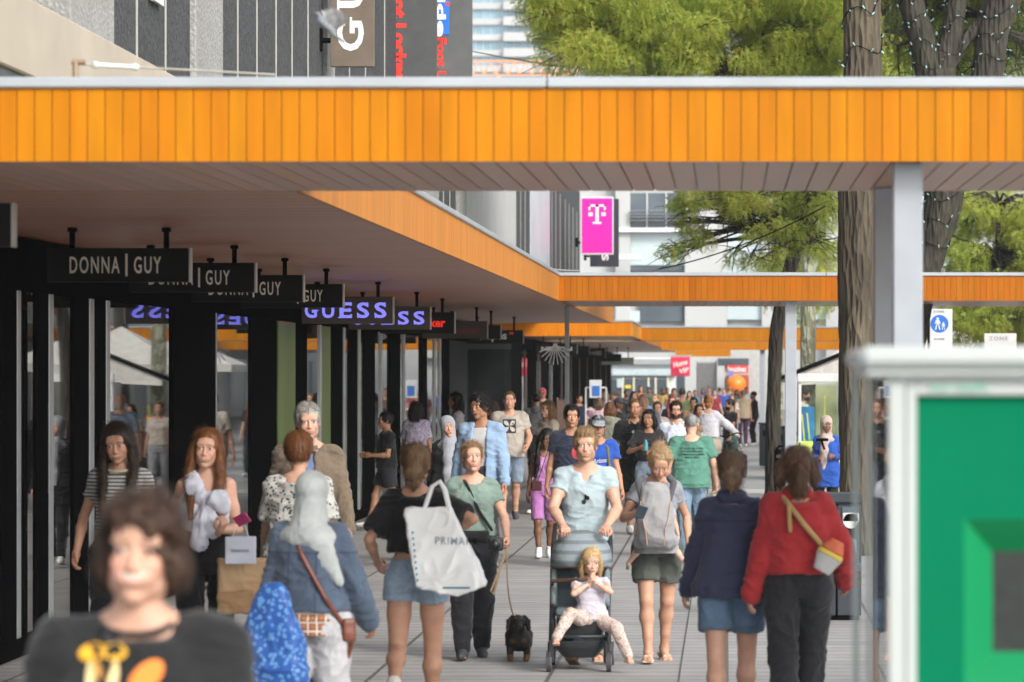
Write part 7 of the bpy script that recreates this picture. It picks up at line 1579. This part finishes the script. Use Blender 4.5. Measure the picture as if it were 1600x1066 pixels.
# dog
th = thing('dog', 'small black and tan dachshund facing the camera with its mouth open', 'dog', ((809 - CX) * 26.5 / FPX, 26.6, 0), math.pi + .05); S = Sdf()
S.cone((0, .02, .175), (0, -.30, .185), .082, .075, .03); S.ell((0, .05, .165), (.078, .08, .09), .03); S.cone((0, .07, .20), (0, .12, .27), .05, .045, .03)
for q in (1, -1):
    S.cone((.055 * q, .05, .15), (.062 * q, .055, .075), .032, .024, .02); S.cone((.062 * q, .055, .075), (.058 * q, .06, .02), .022, .02, .01); S.ell((.058 * q, .085, .018), (.022, .036, .018), .01)
    S.cone((.06 * q, -.29, .17), (.07 * q, -.24, .11), .045, .03, .02); S.cone((.07 * q, -.24, .11), (.068 * q, -.31, .07), .026, .019, .01); S.cone((.068 * q, -.31, .07), (.068 * q, -.295, .02), .018, .017, .01); S.ell((.068 * q, -.27, .016), (.02, .034, .016), .01)
S.chain([(0, -.36, .2), (0, -.43, .24), (0.02, -.48, .31)], [.022, .014, .006], .02)
S.ell((0, .15, .30), (.052, .06, .05), .02); S.cone((0, .19, .292), (0, .255, .272), .034, .020, .02); S.ell((0, .232, .262), (.022, .03, .012), .004); S.cone((0, .20, .262), (0, .238, .247), .02, .011, .008); S.ell((0, .228, .259), (.012, .03, .004), .003, 'sub')
for q in (1, -1): S.chain([(.045 * q, .13, .33), (.068 * q, .14, .30), (.076 * q, .15, .25)], [.018, .02, .016], .01); S.ell((.024 * q, .192, .315), (.009, .008, .009), .002)
V, F = S.mesh(.006); N = vnorm(V, F); V = V + N * ((vnoise(V * 130) - .5) * .006)[:, None]; C = np.tile(np.array((.018, .016, .015)), (len(V), 1))
def dt(cn, r, col, a=1): m = np.clip((1.15 - np.sqrt((((V - np.array(cn)) / np.array(r)) ** 2).sum(1))) * 4, 0, 1)[:, None] * a; C[:] = C * (1 - m) + np.array(col) * m
TAN = (.16, .075, .03)
for q in (1, -1): dt((.06 * q, .07, .02), (.04, .06, .035), TAN); dt((.068 * q, -.28, .02), (.04, .06, .035), TAN); dt((.02 * q, .2, .333), (.009, .014, .007), TAN); dt((.024 * q, .215, .27), (.018, .03, .014), TAN); dt((.045 * q, .12, .16), (.025, .03, .018), TAN, .7); dt((.024 * q, .197, .315), (.006, .008, .006), (.01, .008, .006))
dt((0, .262, .28), (.012, .012, .009), (.006, .006, .006))
def fl(P, Nn): return np.tile(np.array([0, -.5, -1.]), (len(P), 1))
RV, RF, RC = ribbons(V, N, (1, 1, 1), 5000, .018, 1, fl, .0013, .002, 4); ki = np.random.RandomState(4).randint(0, len(V), 5000); RC = np.repeat(C[ki], 10, 0) * np.random.RandomState(1).uniform(.7, 1.9, (50000, 1))
F = np.concatenate([F, RF + len(V)]); V2 = np.concatenate([V, RV]); C2 = np.concatenate([C, RC]); link('body', np_mesh('body', V2, F, C2), attr_mat('dog_fur', .5, 0, spec=.4), th)
S = Sdf(); S.ell((0, .236, .252), (.011, .024, .004), .002); V, F = S.mesh(.003); link('tongue', np_mesh('tongue', V, F), plain('tongue_pink', c(220, 120, 120), .4), th)
mb = MB(); mb.tube([(.05 * math.cos(a), .09 + .03 * math.sin(a) , .235 + .045 * math.sin(a)) for a in np.linspace(0, 6.283, 17)], .006, 6); mb.build('collar', plain('dog_collar', (.1, .02, .02)), th)
# lead
hnd = f8.w(f8.wr[-1] + Vector((0, .05, -.05))); dogn = Vector((th.location.x, 26.55, .25)); mb = MB(); pts = []
for i in range(15): t_ = i / 14; p = hnd.lerp(dogn, t_); pts.append(p + Vector((-.03 * math.sin(t_ * math.pi), 0, -.06 * math.sin(t_ * math.pi))) - hnd)
mb.tube(pts, .007, 6); mb.tube([Vector((0, 0, 0)), Vector((-.06, -.02, -.18)), Vector((-.12, -.02, -.33)), Vector((-.10, 0, -.36)), Vector((-.05, 0, -.16)), Vector((0.005, 0, 0))], .008, 6); o = mb.build('dog_lead', plain('tan_lead', c(185, 160, 120), .7)); o.location = hnd; tag(o, 'tan dog lead with a hanging loop from hand to dachshund', 'dog lead')

# bicycle pushed by the woman in the white blouse
Db = 60.; th = thing('bicycle', 'black bicycle with dark panniers and a child seat, seen from behind', 'bicycle', ((1143 - CX) * Db / FPX, Db, 0), .12)
def wheel(y, par):
    mb = MB(); mb.tube([(0, y + .34 * math.cos(a), .35 + .34 * math.sin(a)) for a in np.linspace(0, 6.283, 33)], .018, 6); w_ = mb.build('wheel', plain('tyre', (.015, .015, .015), .8), par); mb = MB()
    for k in range(14): a = k * math.pi / 7; mb.tube([(0, y, .35), (0, y + .33 * math.cos(a), .35 + .33 * math.sin(a))], .002, 3)
    mb.build('spokes', SILVER, w_)
wheel(0, th); wheel(1.08, th)
mb = MB(); mb.tube([(0, 0, .35), (0, .42, .3), (0, .9, .75), (0, .95, .9)], .018, 6); mb.tube([(0, 0, .35), (0, .3, .78), (0, .42, .3)], .014, 6); mb.tube([(0, .3, .78), (0, .88, .8)], .016, 6); mb.tube([(0, .92, .85), (0, 1.08, .35)], .016, 6); mb.tube([(0, .3, .75), (0, .27, .93)], .012, 6); mb.build('frame', BLACK, th)
mb = MB(); mb.tube([(-.28, .78, 1.08), (-.2, .9, 1.1), (0, .95, 1.02), (.2, .9, 1.1), (.28, .78, 1.08)], .013, 6); mb.build('handlebar', BLACK, th)
S = Sdf(); S.ell((0, .25, .96), (.09, .13, .035), .01); soft('', '', '', S, plain('saddle', (.03, .03, .032), .5), None, 0, 0, .012, part='saddle', par=th)
for q in (-1, 1): S = Sdf(); S.box((.16 * q, -.02, .55), (.08, .16, .17), .03); S.box((.16 * q, -.02, .72), (.085, .15, .035), .03); soft('', '', '', S, fab(c(55, 56, 60), 'pannier'), None, 0, .012, .014, part='pannier', par=th)
mb = MB(); mb.bbox(-.06, .06, -.2, -.15, .60, .66, .01); mb.build('tail_light', plain('red_reflector', (.6, .01, .01), .3), th); mb = MB(); mb.bbox(-.07, .07, -.18, .25, .74, .76, .004); mb.build('rack', BLACK, th)
# pigeon in flight
D = 17.5; th = thing('pigeon', 'grey pigeon in flight against the dark panels at the upper left', 'bird', pw(512, 42, D)); th.scale = (.8, .8, .8); th.rotation_euler = (0, .55, .3); S = Sdf()
S.cone((-.05, 0, .01), (.05, 0, -.01), .028, .018, .02); S.cone((-.06, 0, .02), (-.09, 0, .035), .016, .013, .01); S.cone((-.1, 0, .035), (-.115, 0, .03), .006, .003, .003); S.loft(np.eye(3), (.09, 0, -.02), [(-.008, .05, .018), (.004, .05, .02)], .01)
V, F = S.mesh(.004); link('body', np_mesh('body', V, F), plain('pigeon_grey', c(140, 145, 155), .8, 0, .3, 40), th)
for q, z in ((1, .09), (-1, .08)):
    mb = MB(); n_ = 9
    for k in range(n_): a = math.radians(35 + k * 11); L_ = .15 - .005 * k; b0 = Vector((-.01 + k * .007, .015 * q, .01)); e = b0 + Vector((-math.cos(a) * L_ * .5, q * (.05 + .004 * k), math.sin(a) * L_ * .8)); d_ = Vector((.008, 0, .002)); mb.add([b0 - d_, b0 + d_, e + d_ * 1.3, e - d_ * .6, b0 - d_ + Vector((0, .002, 0)), b0 + d_ + Vector((0, .002, 0)), e + d_ + Vector((0, .002, 0)), e - d_ + Vector((0, .002, 0))], [(0, 1, 2, 3), (7, 6, 5, 4), (0, 3, 7, 4), (1, 5, 6, 2), (2, 6, 7, 3)])
    mb.build('wing', plain('wing_grey', c(165, 165, 170), .8, 0, .4, 30), th)

# ------------------------------------------------------------------ thin summer haze: one closed box of even air
mb = MB(); mb.box(-905, 905, -35, 1505, -1, 96); hz = mb.build('haze', None); tag(hz, kind='stuff')
m = bpy.data.materials.new('thin_air'); m.use_nodes = True; nt_ = m.node_tree; nt_.nodes.clear(); vo = nt_.nodes.new('ShaderNodeVolumePrincipled'); vo.inputs['Color'].default_value = (.9, .95, 1, 1); vo.inputs['Density'].default_value = .0003
oo = nt_.nodes.new('ShaderNodeOutputMaterial'); nt_.links.new(vo.outputs[0], oo.inputs['Volume']); hz.data.materials.append(m)
